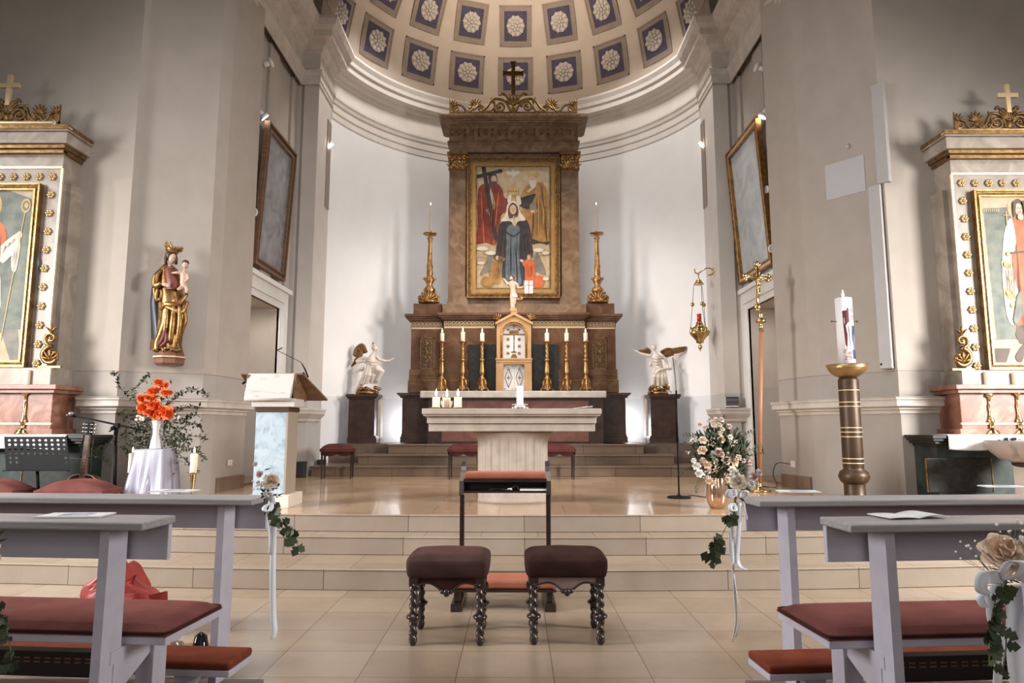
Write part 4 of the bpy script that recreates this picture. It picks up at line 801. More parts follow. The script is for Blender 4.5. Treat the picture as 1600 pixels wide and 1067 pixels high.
    fnf = lambda x, y, d=0: (XC - xi + x, YF - .02 - d, pz1 - y)
    if s > 0:
        cx = .47
        lay = [(P_PALE, [(.02, .02), (.98, .02), (.98, .10), (.02, .14)], 1), (P_TEA, [(.1, .1), (.95, .08), (.95, .84), (.1, .84)], 1), (P_PALE, [(.0, .1), (.1, .1), (.12, .83), (0, .85)], 1), (P_PALE, [(0, .84), (1, .83), (1, 1), (0, 1)], 1), (P_BRN, [(0, .885), (.26, .885), (.18, .995), (0, .995)], 1), (P_BRN, [(.5, .885), (.8, .885), (.9, .995), (.5, .995)], 1),
            (P_GLD, circ(cx, .10, .11, .07)), (P_PALE, circ(cx, .10, .10, .064)), (P_BRN, circ(cx + .01, .095, .062, .05)), (P_SKN, circ(cx + .015, .105, .042, .034)),
            (P_ORG, [(.42, .16), (.56, .16), (.62, .3), (.64, .6), (.66, .84), (.36, .84), (.38, .6), (.36, .4), (.3, .32), (.3, .28)]), (P_BRN, [(.36, .76), (.66, .76), (.66, .86), (.36, .86)], 2),
            (P_WHT, [(.40, .16), (.33, .2), (.28, .3), (.24, .5), (.25, .7), (.30, .76), (.36, .72), (.34, .66), (.40, .6), (.37, .5), (.36, .36), (.42, .3)]), (P_GLD, [(.25, .55), (.35, .58), (.34, .62), (.25, .6)]), (P_GLD, [(.25, .4), (.34, .42), (.33, .44), (.25, .43)]), (P_WHT, [(.56, .16), (.66, .2), (.7, .4), (.62, .4), (.58, .28)]),
            (P_BRN, bar(.30, .36, .62, .34, .012), 1), (P_SKN, circ(.37, .33, .03, .02)), (P_BRN, bar(.42, .3, .42, .8, .008), 1), (P_BRN, bar(.52, .35, .54, .8, .008), 1), (P_BRN, [(.30, .93), (.40, .86), (.43, .86), (.36, .96)]), (P_GLD, bar(.34, .12, .34, .2, .012), 1), (P_GLD, bar(.31, .14, .37, .14, .006), 1)]
        fl = lambda m, pts: lay.append((m, pts, 1))
        for (a, c_) in ((.405, .40), (.44, .45), (.47, .48), (.50, .52), (.54, .56), (.58, .61)): fl(P_RD2, [(a, .40), (a + .006, .60), (c_, .76), (c_ - .004, .60)])
        for (a, c_) in ((.285, .275), (.31, .305), (.335, .33), (.36, .35)): fl(P_OC2, [(a, .32), (a + .005, .5), (c_, .70), (a - .003, .5)])
        for y in (.36, .42, .50, .58, .65): lay.append((P_GLD, circ(.30 + .02 * sin(y * 40), y, .022, .012, 8)))
        fl(P_TEA, [(.37, .60), (.42, .56), (.41, .70), (.33, .76), (.31, .73)])
        for d in (-.016, .016): lay.append((P_BRN, circ(cx + .015 + d, .10, .006, .003, 8), 1))
        fl(P_BRN, [(cx + .013, .103), (cx + .019, .103), (cx + .018, .115)]); lay.append((P_RED, circ(cx + .015, .124, .011, .003, 8), 1)); lay += [(P_BRN, [(cx - .05, .07), (cx - .02, .06), (cx - .032, .12), (cx - .04, .16), (cx - .056, .13)]), (P_BRN, [(cx + .08, .07), (cx + .05, .06), (cx + .062, .12), (cx + .07, .16), (cx + .086, .13)]), (P_SKN, [(.46, .14), (.51, .14), (.51, .165), (.46, .165)])]
        lay += [(P_PALE, bar(.1 + k * .022, .105, .1 + k * .022, .125, .01), 1) for k in range(8)]
    else:
        lay = [(P_PALE, [(.02, .02), (.98, .02), (.98, .12), (.02, .10)], 1), (P_TEA, [(.02, .1), (.9, .08), (.96, .8), (.02, .8)], 2), (P_GRY, [(0, .80), (1, .80), (1, 1), (0, 1)], 1), (P_PALE, [(.55, .82), (.7, .82), (.85, 1), (.66, 1)], 1), (P_PALE, [(.88, .8), (1, .8), (1, 1), (.95, 1)], 1),
            (P_GLD, circ(.45, .12, .12, .08)), (P_SKN, circ(.46, .13, .05, .045)), (P_WHT, [(.39, .1), (.46, .02), (.53, .1)], 1), (P_ORG, [(.35, .2), (.6, .22), (.66, .34), (.6, .44), (.62, .7), (.3, .72), (.28, .4)]), (P_WHT, [(.3, .45), (.6, .45), (.64, .86), (.28, .86)]), (P_WHT, [(.58, .36), (.78, .27), (.82, .3), (.78, .36), (.64, .44)]), (P_SKN, circ(.80, .285, .035, .022)),
            (P_WHT, [(.74, .32), (.82, .32), (.80, .48), (.74, .46)]), (P_GLD, bar(.84, .16, .70, .86, .012), 1), (P_GLD, circ(.845, .12, .055, .04)), (P_TEA, circ(.845, .12, .04, .028)), (P_GLD, circ(.85, .118, .022, .016))]
    if s < 0:
        for k in range(6): lay.append((P_RD2, [(.34 + k * .05, .26), (.345 + k * .052, .4), (.34 + k * .055, .68), (.335 + k * .052, .4)], 1))
        for k in range(5): lay.append((P_GRY, [(.33 + k * .06, .48), (.335 + k * .062, .6), (.33 + k * .068, .84), (.325 + k * .062, .6)], 1))
        for k in range(3): lay.append((P_GRY, [(.62 + k * .05, .40 - k * .03), (.66 + k * .045, .34 - k * .02), (.665 + k * .045, .35 - k * .02)], 1)); lay.append((P_GRY, [(.757 + k * .02, .34), (.762 + k * .02, .40), (.755 + k * .02, .46)], 1))
        for d in (-.018, .018): lay.append((P_BRN, circ(.46 + d, .125, .007, .003, 8), 1))
    paint('canvas', pt, fn, (0, 0, 1, 1), lay, [P_BG, P_RED, P_OCH, P_NAV, P_BLU, P_SKN, P_WHT, P_BRN, P_ORG, P_GLD, P_GRY, P_PALE, P_TEA, P_RD2, P_OC2])
    b = B(); frame(b, fnf, -.005, -.005, W_ + .005, H_ + .005, [(0, .018, .05, 0), (.018, .055, .022, 1), (.055, .075, .035, 0)])
    for k in range(70):
        for xx in (.036, W_ - .036): p = fnf(xx, H_ * (k + .5) / 70, .026); b.ell(p, (.009, .006, .014), 5, 1)
    for k in range(46):
        for yy in (.036, H_ - .036): p = fnf(W_ * (k + .5) / 46, yy, .026); b.ell(p, (.014, .006, .009), 5, 1)
    P('picture_frame', b, [GOLD, GOLDD], pt)
    # cloth on the table
    xc0, xc1 = (XC - tw + .1, W(105, 680, Y=7.1).x) if s < 0 else (W(1480, 680, Y=7.1).x, XC + tw - .1)
    b = B(); rn = random.Random(3)
    def cl(u, v):
        x = xc0 + (xc1 - xc0) * u
        if v < .45: return (x, 7.44 - .35 * v / .45, zt_ + .006)
        d = (v - .45) / .55; return (x, 7.085 - .006 * sin(u * 60) * d, zt_ + .006 - d * (.15 + .012 * sin(u * 14)))
    b.grid(cl, 60, 14)
    if s > 0:
        xm = W(1558, 684, Y=7.08).x
        for k, (w2, h2) in enumerate(((.02, .03), (.03, .05), (.045, .05), (.02, .035), (.05, .03))): b.box(xm + k * .07, xm + k * .07 + w2, 7.065, 7.071, 1.10, 1.10 + h2, 1)
    T('altar_cloth', b, [LIN, BLK], 'white linen cloth on the %s side altar table' % side + (' behind the font' if s > 0 else ' behind the music stand'), 'cloth', solid=.004)
    # candles
    for j, (x, yb_, yt_, yc_) in enumerate(((35, 676, 613, 578),) if s < 0 else ((1550, 676, 617, 581), (1594, 675, 614, 582))):
        Yc = 7.24; p = W(x, yb_, Y=Yc); h_ = W(x, yt_, Y=Yc).z - (zt_ + .01)
        which = 'the candle before the bishop painting' if s < 0 else ('the one nearer the pier' if j == 0 else 'the one farther from the pier')
        c = thing('brass_candlestick', ('slender brass candlestick on the left side altar below the bishop painting' if s < 0 else 'slender brass candlestick beside the font, ' + which), 'candlestick', (p.x, Yc, zt_ + .01))
        b = B(); b.lathe([(.075, 0), (.078, .012), (.06, .025), (.062, .035), (.03, .055), (.018, .08), (.028, .11), (.034, .14), (.02, .17), (.014, .22), (.02, h_ * .72), (.013, h_ * .76), (.012, h_ * .9), (.022, h_ * .94), (.038, h_ * .97), (.04, h_), (0, h_)], n=20); obj('stem', b, BRASS, c)
        candle('altar_candle', p.x, Yc, zt_ + .01 + h_, .027 if s < 0 else .031, W(x, yc_, Y=Yc).z - (zt_ + .01 + h_), ('unlit white candle on the left side altar below the bishop painting' if s < 0 else 'unlit ivory candle beside the font, ' + which), lit=False)
side_altar(-1); side_altar(1)
# ================= people's altar =================
Ya = 6.95
pa = thing('stone_altar_table', 'pale limestone free-standing altar table on a fluted pedestal in the middle of the sanctuary', 'altar table', (W(801, 786, Z=PZ).x, 7.42, PZ))
b = B(); 
for (x0, y0, x1, y1, o, d) in ((659, 638, 940, 647, 0, .92), (661, 647, 938, 650, .02, .88), (665, 650, 934, 652, .05, .82), (667, 652, 932, 661.5, .07, .78), (669.5, 661.5, 930, 674, .10, .72)): R(b, x0, y0, x1, y1, Ya + o, d)
P('table_slab', b, STONE, pa, bev=.006)
b = B(); zt = W(0, 674, Y=Ya + .1).z; cx = pa.location.x; hz = zt - PZ
def fl(a, z): return 1 + .075 * (abs(sin(a * 13)) - .75) * (1 if .06 < z < hz - .08 else 0)
prof = [(.375, 0), (.375, .03), (.37, .05)] + [(.37, .06 + (hz - .20) * t / 8) for t in range(0, 9)] + [(.375, hz - .10), (.395, hz - .06), (.425, hz - .03), (.435, hz - .015), (.435, hz)]
b.lathe(prof, (cx, 7.42, PZ), 112, mod=fl); b.v = [(x, 7.42 + (y - 7.42) * .72, z) for x, y, z in b.v]
P('fluted_pedestal', b, STONE, pa)
zT = W(0, 638, Y=Ya).z
# things on the altar table
for i, (x, nm) in enumerate(((681.5, 'left'), (698, 'middle'), (715.5, 'right'))):
    yy = 7.2 + (.12 if i == 1 else 0); p = W(x, 634, Y=yy)
    pl = B(); pl.lathe([(.03, 0), (.035, .004), (.06, .008), (.075, .014), (.073, .016), (.03, .009), (0, .009)], (p.x, yy, zT), 24); T('candle_plate', pl, BRASS, 'small brass plate under the %s one of the three pillar candles on the altar table' % nm, 'plate', 'plates under the three pillar candles')
    candle('pillar_candle', p.x, yy, zT + .009, .041, .118, 'thick lit ivory pillar candle, the %s one of three on the altar table' % nm, 'three pillar candles on the altar table', fs=1.6)
p = W(698, 630, Y=7.42); b = B(); b.lathe([(.035, 0), (.04, .01), (.062, .05), (.066, .09), (.062, .092), (.056, .05), (.03, .015), (0, .012)], (p.x, 7.42, zT), 24)
b.tube([(p.x - .06, 7.42, zT + .08), (p.x - .03, 7.41, zT + .17)], .004, 5); T('glass_bowl', b, mat('white_glass', (.62, .58, .54), .15, trans=.2), 'small white bowl behind the middle pillar candle on the altar table', 'bowl')
p = W(812.5, 634, Y=7.2); t = thing('candle_holder', 'white wire candle holder with curled feet in the middle of the altar table', 'candle holder', (p.x, 7.2, zT))
b = B()
for k in range(5):
    a = 2 * pi * k / 5 + .3; r = lambda q: (q * cos(a), q * sin(a))
    b.tube(cat([(*r(.025), .02), (*r(.05), .032), (*r(.075), .01), (*r(.088), .006), (*r(.082), .022)], 4, False), .005, 6); b.tube(cat([(*r(.03), .02), (*r(.055), .045), (*r(.08), .048), (*r(.083), .038)], 4, False), .004, 6)
obj('curled_feet', b, WHT, t); b = B(); b.lathe([(.036, .012), (.045, .018), (.045, .028), (.04, .026), (0, .024)], n=24); obj('dish', b, WHT, t)
candle('altar_table_candle', p.x, 7.2, zT + .024, .036, W(0, 602, Y=7.2).z - zT - .03, 'tall plain white candle in the middle of the altar table', lit=False, m=mat('white_wax', (.78, .76, .74), .5))
b = B(); p = W(903, 637, Y=7.2)
for k, (dx, dy, dz) in enumerate(((-.07, 0, 0), (-.02, .03, .006), (.03, 0, .01))): b.add([(p.x + dx, 7.16 + dy, zT + dz + .002), (p.x + dx + .12, 7.15 + dy, zT + .018 + dz), (p.x + dx + .13, 7.26 + dy, zT + .012), (p.x + dx - .01, 7.27 + dy, zT + .004)], [(0, 1, 2, 3)])
b.v = [(x, y, z) for x, y, z in b.v]; T('folded_cloth', b, LIN, 'small folded white cloth lying near the right end of the altar table', 'cloth', solid=.004)
b = B(); p = W(738, 637, Y=7.3); b.box(p.x - .07, p.x + .06, 7.2, 7.4, zT, zT + .006); T('altar_booklet', b, PAPER, 'flat white booklet beside the pillar candles on the altar table', 'booklet', bev=.001)
# ================= stools =================
def barley_leg(b, x, y, z1):
    n = 72; z0 = .045
    b.lathe([(0, 0), (.012, .0), (.016, .006), (.024, .02), (.026, .034), (.022, .048), (.018, .055)], (x, y, 0), 14)
    b.tube([(x, y, z0 + (z1 - z0) * i / n) for i in range(n + 1)], [.0215] * (n + 1), 16, lobes=2, la=.2, twist=.5)
    b.lathe([(.018, 0), (.026, .004), (.026, .012), (.040, .018), (.043, .028), (.038, .036), (.022, .042), (.018, .05)], (x, y, z1 * .40), 16)
def stool(label, x, y, rz, velv, apron_mat):
    t = thing('carved_stool', label, 'stool', (x, y, 0), rz); w_, d_ = .225, .19; zc = .335
    for sx in (-1, 1):
        for sy in (-1, 1):
            b = B(); barley_leg(b, sx * (w_ - .03), sy * (d_ - .028), zc); b.bc((sx * (w_ - .03), sy * (d_ - .028), zc + .03), (.052, .048, .06)); obj('leg', b, DWOOD, t)
    for k in range(4):
        fx = k % 2 == 0; L_ = (w_ if fx else d_) - .03; off = (d_ if fx else w_) - .012
        pts = [(-L_, zc + .07), (L_, zc + .07)] + [(L_ * (1 - 2 * u), zc + .010 - .008 * cos(4 * pi * u) - .042 * math.exp(-((u - .5) / .17) ** 2)) for u in [i / 32 for i in range(33)]]
        b = B(); b.prism(pts, -off - .004, -off + .010, 'y', 0)
        e = pts[2:]; b.tube([(px_, -off - .006, pz_ + .004) for px_, pz_ in e], .006, 6, 1); b.ell((0, -off - .012, zc - .035), (.020, .014, .024), 8, 1); b.ell((-.025, -off - .008, zc - .03), (.014, .01, .014), 8, 1); b.ell((.025, -off - .008, zc - .03), (.014, .01, .014), 8, 1)
        for s in (-1, 1): scroll(b, (s * (L_ - .02), zc - .002), .018, 1.1, 0, s, .006, -off - .006, 10, 1)
        b.M = Matrix(); R_ = Matrix.Rotation(pi / 2 * k, 3, 'Z'); b.v = [tuple(R_ @ Vector(v)) for v in b.v]; obj('apron', b, [apron_mat, DWOOD], t)
    b = B(); n = 20
    def top(u, v):
        x_ = (u * 2 - 1); y_ = (v * 2 - 1); ex = math.copysign(abs(x_) ** .9, x_) * (w_ + .018); ey = math.copysign(abs(y_) ** .9, y_) * (d_ + .015)
        r_ = max(abs(x_), abs(y_)); k = 1 - .06 * (abs(x_) * abs(y_)) ** 4
        return (ex * k, ey * k, .482 + .034 * (1 - x_ ** 8) * (1 - y_ ** 8) * (1 - .35 * (x_ * x_ + y_ * y_) / 2) + .004 * sin(7 * x_ + 3 * y_) * (1 - r_))
    b.grid(top, n, n)
    per = [top(i / n, 0) for i in range(n)] + [top(1, i / n) for i in range(n)] + [top(1 - i / n, 1) for i in range(n)] + [top(0, 1 - i / n) for i in range(n)]
    rows = [(1.0, 0), (1.014, -.006), (1.022, -.02), (1.02, -.05), (1.005, -.078), (.985, -.092), (.96, -.098)]; m_ = len(per)
    vs = [(x_ * k, y_ * k, z_ + dz) for k, dz in rows for x_, y_, z_ in per]
    b.add(vs, [(r * m_ + i, (r + 1) * m_ + i, (r + 1) * m_ + (i + 1) % m_, r * m_ + (i + 1) % m_) for r in range(len(rows) - 1) for i in range(m_)], 0, True)
    obj('cushion', b, velv, t); return t
stool('dark carved stool with twisted legs and rosy velvet seat, left of the aisle pair', -.405, 4.31, -.0, mat('highlight_velvet', (.03, .0115, .0095), .7, c2=(.055, .023, .019), sc=6, bump=.2, bsc=200, spec=.25, sheen=.7), VELD)  # velvet with extra sheen to imitate the highlight on the seat top
stool('dark carved stool with brown velvet seat and pinkish apron, right of the aisle pair', .30, 4.33, .0, mat('brown_velvet', (.022, .009, .007), .85, c2=(.04, .017, .014), sc=6, bump=.2, bsc=200, spec=.1, sheen=.2), mat('worn_pink_apron', (.20, .13, .12), .6, c2=(.26, .18, .165), sc=8))
def plain_stool(label, x, y, rz=0, group=None):
    t = thing('upholstered_stool', label, 'stool', (x, y, PZ), rz); w_, d_ = .24, .2; H1 = .40
    for sx in (-1, 1):
        for sy in (-1, 1):
            b = B(); b.tube([(sx * (w_ - .025), sy * (d_ - .025), 0), (sx * (w_ - .02), sy * (d_ - .02), .2), (sx * (w_ - .02), sy * (d_ - .02), H1 + .02)], [.015, .019, .024], 4, sm=False); obj('leg', b, DWOOD, t)
    b = B()
    for k in range(4):
        fx = k % 2 == 0; L_ = (w_ if fx else d_); off = (d_ if fx else w_); e = [(L_ * (1 - 2 * u), H1 - .02 - .035 * abs(sin(pi * u * 2)) ** .8) for u in [i / 16 for i in range(17)]]
        c = B(); c.prism([(-L_, H1 + .05), (L_, H1 + .05)] + e, -off, -off + .015, 'y'); R_ = Matrix.Rotation(pi / 2 * k, 3, 'Z'); b.add([tuple(R_ @ Vector(v)) for v in c.v], c.f)
    obj('apron', b, VELD, t)
    b = B(); b.grid(lambda u, v: ((u * 2 - 1) * (w_ + .02), (v * 2 - 1) * (d_ + .02), H1 + .05 + .085 * (1 - (u * 2 - 1) ** 6) * (1 - (v * 2 - 1) ** 6) * (1 - .4 * ((u * 2 - 1) ** 2 + (v * 2 - 1) ** 2) / 2)), 16, 16)
    b.box(-w_ - .015, w_ + .015, -d_ - .015, d_ + .015, H1 + .015, H1 + .055); obj('cushion', b, mat('wine_velvet', (.07, .02, .017), .85, c2=(.10, .032, .027), sc=5, bump=.2, bsc=200, spec=.1, sheen=.2), t); return t
plain_stool('small red upholstered stool at the left end of the altar steps', W(538, 744, Z=PZ).x, 10.75, .15)
plain_stool('small red upholstered stool behind the left side of the altar table', W(727, 746, Z=PZ).x, 10.72)
plain_stool('small red upholstered stool behind the right side of the altar table', W(872, 746, Z=PZ).x, 10.72)
# ================= prie-dieu =================
pd = thing('kneeling_desk', 'dark wooden kneeling desk with orange velvet armrest and kneeler behind the two carved stools', 'kneeler', (-.09, 5.1, 0))
X0, X1 = W(719, 760, Y=5.22).x, W(860, 760, Y=5.22).x
for x, s in ((X0, 1), (X1 - .034, -1)):
    b = B(); b.box(x, x + .034, 5.20, 5.24, .05, .78); b.prism([(5.12, .76), (5.30, .76), (5.38, .86), (5.38, .985), (5.345, 1.0), (5.325, .96), (5.30, .93), (5.14, .86)], x, x + .034, 'x'); P('upright', b, DWOOD, pd, bev=.004)
    b = B(); b.box(x - .03, x + .05, 4.86, 5.36, 0, .055); b.box(x - .012, x + .03, 4.9, 4.96, .055, .13); P('foot', b, DWOOD, pd, bev=.006)
b = B(); b.box(X0 + .03, X1 - .03, 5.14, 5.36, .775, .79); b.box(X0 + .03, X1 - .03, 5.34, 5.36, .79, .90); b.box(X0 + .03, X1 - .03, 5.13, 5.36, .855, .875); P('shelf', b, DWOOD, pd)
b = B(); b.box(X0 + .035, X1 - .035, 5.12, 5.33, .875, .925); P('armrest_cushion', b, VELO, pd, bev=.02, seg=4)
b = B(); b.box(X0 - .02, X1 + .02, 4.88, 5.16, .125, .145); P('kneeling_board', b, DWOOD, pd, bev=.004)
b = B(); b.box(X0 - .01, X1 + .01, 4.88, 5.15, .145, .205); P('kneeling_cushion', b, VELO, pd, bev=.02, seg=4)
b = B(); b.box(.03, .235, 5.135, 5.3, .791, .803); T('hymn_sheet', b, PAPER, 'white booklet lying on the shelf of the kneeling desk', 'booklet', bev=.001)
b = B(); b.tube(cat([(-.2, 5.17, .796), (-.12, 5.2, .8), (-.05, 5.15, .798), (0, 5.18, .83), (.02, 5.16, .80)], 5, False), .004, 6); b.tube([(-.06, 5.16, .80), (-.03, 5.15, .803)], .008, 8, 1); T('cable', b, [BLKP, WHT], 'thin black cable with a white plug on the kneeling desk shelf', 'cable')
# ================= pews =================
def pew(side, y, label, xe, seat=True, kneel=True, L_=3.2, hook=True):
    s = -1 if side == 'left' else 1; t = thing('church_pew', label, 'pew', (s * xe, y, .07), 0); z0 = 0
    def bx(b, x0, x1, *r, m=0): a_, c_ = sorted((s * x0, s * x1)); return b.box(a_, c_, *r, m)
    b = B(); bx(b, 0, L_, 0, .21, .822, .852); P_ = obj('book_ledge', b, PEWT, t, bev=.006, seg=3)
    b = B(); bx(b, .005, L_, .175, .198, .69, .822); obj('front_board', b, PEW, t, bev=.003)
    for x in (.155, 1.7, L_ - .2):
        b = B(); c = [(.045, 0), (.165, 0), (.155, .822), (.05, .822)]; a_, d_ = sorted((s * x, s * (x + .036))); b.prism(c, a_, d_, 'x'); obj('post', b, PEW, t, bev=.003)
        if seat:
            b = B(); a_, d_ = sorted((s * (x - .003), s * (x + .039))); b.prism([(.1, .33), (.56, .33), (.56, .375), (.1, .375)], a_, d_, 'x'); b.prism([(.12, .20), (.40, .33), (.12, .33)], a_, d_, 'x'); obj('bracket', b, PEW, t, bev=.003)
            b = B(); bx(b, x - .02, x + .055, .34, .43, 0, .33); obj('leg', b, PEW, t, bev=.003)
    if seat:
        b = B(); bx(b, .0, L_, .19, .60, .375, .405); obj('seat', b, PEW, t, bev=.004)
        b = B(); b.M = Matrix()
        n = 40
        def cu(u, v): x_ = u * 2 - 1; y_ = v * 2 - 1; e = (1 - abs(x_) ** 40) ** .5 * (1 - abs(y_) ** 8) ** .5; return (s * (-.004 + (L_ + .004) * u), .186 + .418 * v, .412 + .038 * e)
        b.grid(cu, 60, 12); bx(b, -.004, L_, .186, .604, .405, .414); c_ = obj('seat_cushion', b, VEL, t, bev=.003)
        pp = [(-.004, .186, .418), (L_, .186, .418)]; q = B(); q.tube([(s * L_, .184, .419), (s * .03, .184, .419), (s * .003, .193, .419), (s * -.006, .22, .419), (s * -.006, .57, .419), (s * .003, .597, .419), (s * .03, .606, .419), (s * L_, .606, .419)], .006, 6); obj('piping', q, VELD, c_)
        b = B(); bx(b, .4, L_, .44, .50, .16, .26); h_ = obj('heater', b, mat('heater_black', (.022, .012, .01), .6), t, bev=.003)
        b = B()
        for k in range(60):
            for zz_ in (.235, .22): bx(b, .42 + k * .045, .42 + k * .045 + .028, .4375, .439, zz_ - .003, zz_ + .003)
        obj('heater_slots', b, mat('heater_slot', (.22, .11, .05), .5), h_)
    if kneel:
        b = B(); bx(b, -.05, L_, .60, .82, .12, .148); kb = obj('kneeler_board', b, PEW, t, bev=.004)
        b = B(); bx(b, -.05, L_, .60, .82, .148, .182); obj('kneeler_pad', b, KNL, t, bev=.012, seg=4)
        for x in (.16, 1.7):
            b = B(); bx(b, x, x + .06, .64, .70, 0, .12); a_, d_ = sorted((s * x, s * (x + .036))); b.prism([(.70, .04), (.86, .10), (.70, .10)], a_, d_, 'x'); obj('kneeler_leg', b, PEW, t, bev=.003)
    if hook:
        b = B(); x = .86; b.tube([(s * x, .172, .775), (s * x, .12, .775), (s * (x + .02), .10, .775), (s * (x + .16), .10, .765)], .006, 8); b.ell((s * (x + .165), .10, .765), .010, 8); obj('bag_hook', b, mat('grey_metal', (.3, .28, .29), .35, .8), t)
    t.rotation_euler.z = radians(-4.5) if s < 0 else radians(4.5); return t
pw = {}
pw['L1'] = pew('left', 3.27, 'lavender grey front panel pew with ledge in the left front row', 1.245, False, False, hook=False)
pw['L2'] = pew('left', 2.48, 'lavender grey pew with rose seat cushion in the left second row', 1.33)
pw['R1'] = pew('right', 3.22, 'lavender grey front panel pew with ledge in the right front row', 1.125, False, False, hook=False)
pw['R2'] = pew('right', 2.45, 'lavender grey pew with red seat cushion in the right second row', 1.17)
pw['R3'] = pew('right', 1.50, 'lavender grey pew at the right edge, behind the nearest rose bouquet', 1.22, kneel=False)
pw['L3'] = pew('left', 1.50, 'lavender grey pew at the left edge, nearest to the viewer', 1.62, seat=False, kneel=False)
FW = mat('floor_wood', (.12, .10, .09), .5, c2=(.17, .145, .13), sc=7, stretch=(.3, 4, 4))
for s, x0 in ((-1, 1.20), (1, 1.085)):
    b = B()
    for k in range(12): y = 3.41 - .235 * (k + 1); a_, c_ = sorted((s * x0, s * 4.6)); b.box(a_, c_, y + .002, y + .235, .045, .07)
    a_, c_ = sorted((s * (x0 + .005), s * 4.6)); b.box(a_, c_, .6, 3.405, .0, .046); obj('floor', b, FW, kind=ST, bev=.003)
def pew_point(key, x, y):
    o = pw[key]; s = -1 if key[0] == 'L' else 1; a = o.rotation_euler.z; v = Vector((s * x, y)); return Vector((o.location.x + v.x * cos(a) - v.y * sin(a), o.location.y + v.x * sin(a) + v.y * cos(a), .07 + .852))
def booklet(px, py, z, rz, label, w_=.21, d_=.15, open_=False):
    p = W(px, py, Z=z); t = thing('booklet', label, 'booklet', (p.x, p.y, z + .001), rz, 'wedding booklets on the pew ledges'); b = B()
    if open_:
        for s in (-1, 1): b.grid(lambda u, v: (s * w_ / 2 * u, d_ * (v - .5), .004 + .010 * sin(pi * min(1, u * .9)) * (1 if s > 0 else .35)), 10, 2)
        obj('pages', b, PAPER, t, solid=.003)
    else:
        b.box(-w_ / 2, w_ / 2, -d_ / 2, d_ / 2, 0, .004); b.box(-w_ / 2 + .004, w_ / 2 + .001, -d_ / 2 + .003, d_ / 2 + .001, .004, .006); obj('pages', b, PAPER, t)
    b = B(); b.box(-w_ * .2, w_ * .25, -d_ * .28, d_ * .28, .0062 if not open_ else .0, .0068 if not open_ else .001); obj('cover_print', b, INK, t); return t
zl = .922
booklet(118, 806.5, zl, .05, 'white booklet with blue print on the left second row ledge', .24, .12)
booklet(272, 768, zl, -.1, 'white booklet with blue print on the left front row ledge', .22, .12)
booklet(1247, 769, zl, -.1, 'white booklet on the right front row ledge, nearer the aisle', .20, .11)
booklet(1566, 761, zl, -.1, 'white booklet on the right front row ledge, near the font', .21, .11)
booklet(1418, 808, zl, .15, 'open white booklet on the right second row ledge', .24, .13, open_=True)
# red bag and basket
b = B(); rn = random.Random(5); c = W(196, 905, Y=4.35)
def bag(u, v):
    a = 2 * pi * u; k = v; r = .30 * (1 - .25 * k ** 2) if k < .8 else .24 * (1 - (k - .8) / .2 * .55)
    n_ = .05 * sin(3 * a + 4 * k) + .022 * sin(7 * a - 6 * k) + .008 * sin(13 * a + 9 * k)
    return (c.x + (r + n_) * cos(a) * (1.0 - .3 * k), c.y + (.15 + n_ * .6) * sin(a) * (1 - .35 * k), .005 + .36 * k * (1 + .18 * cos(a - 2.6) * k + .05 * sin(5 * a)) * (1 - .3 * (cos(a) > .5) * k * 0))
b.grid(bag, 44, 14, sm=False); b.add([bag(i / 44, 1) for i in range(44)], [list(range(44))]); b.add([bag(i / 44, 0) for i in range(44)], [list(range(44))])
p = W(262, 908, Y=4.33); b.add([(p.x - .17, 4.30, .14), (p.x + .02, 4.29, .27), (p.x + .03, 4.3, .12), (p.x - .14, 4.28, .235), (p.x - .02, 4.38, .24), (p.x - .10, 4.4, .12)], [(0, 3, 1), (0, 1, 2), (3, 4, 1), (4, 5, 2), (1, 4, 2), (5, 0, 2), (0, 5, 4), (0, 4, 3)])
T('red_bag', b, mat('red_cloth', (.26, .022, .016), .55, c2=(.33, .035, .025), sc=5), 'crumpled bright red bag on the floor beyond the left pews', 'bag')
bp = W(300, 1003, Y=3.72); t = thing('wicker_basket', 'small wicker basket with dark glassware on the floor behind the left pew cushion', 'basket', (bp.x, 3.68, 0))
b = B(); b.lathe([(.10, 0), (.12, .02), (.135, .10), (.14, .11), (.13, .11), (.115, .03), (0, .02)], n=30, mod=lambda a, z: 1 + .03 * sin(15 * a + 60 * z))
for z in (.03, .055, .08, .105): b.tube([((.127 + z * .12 + .004 * sin(12 * a)) * cos(a), (.127 + z * .12 + .004 * sin(12 * a)) * sin(a), z) for a in [2 * pi * i / 48 for i in range(48)]], .008, 5, closed=True)
obj('basket_body', b, mat('wicker', (.32, .19, .10), .7, c2=(.42, .27, .15), sc=30), t)
b = B(); b.lathe([(.05, .02), (.055, .05), (.05, .12), (.03, .16), (0, .17)], (-.05, -.02, 0), 16); b.lathe([(.04, .02), (.045, .1), (.03, .18), (0, .2)], (.05, .03, 0), 16, 1); T_ = obj('glass_jars', b, [mat('smoky_glass', (.25, .23, .2), .08, .4), mat('black_glass', (.01, .01, .012), .05)], t)
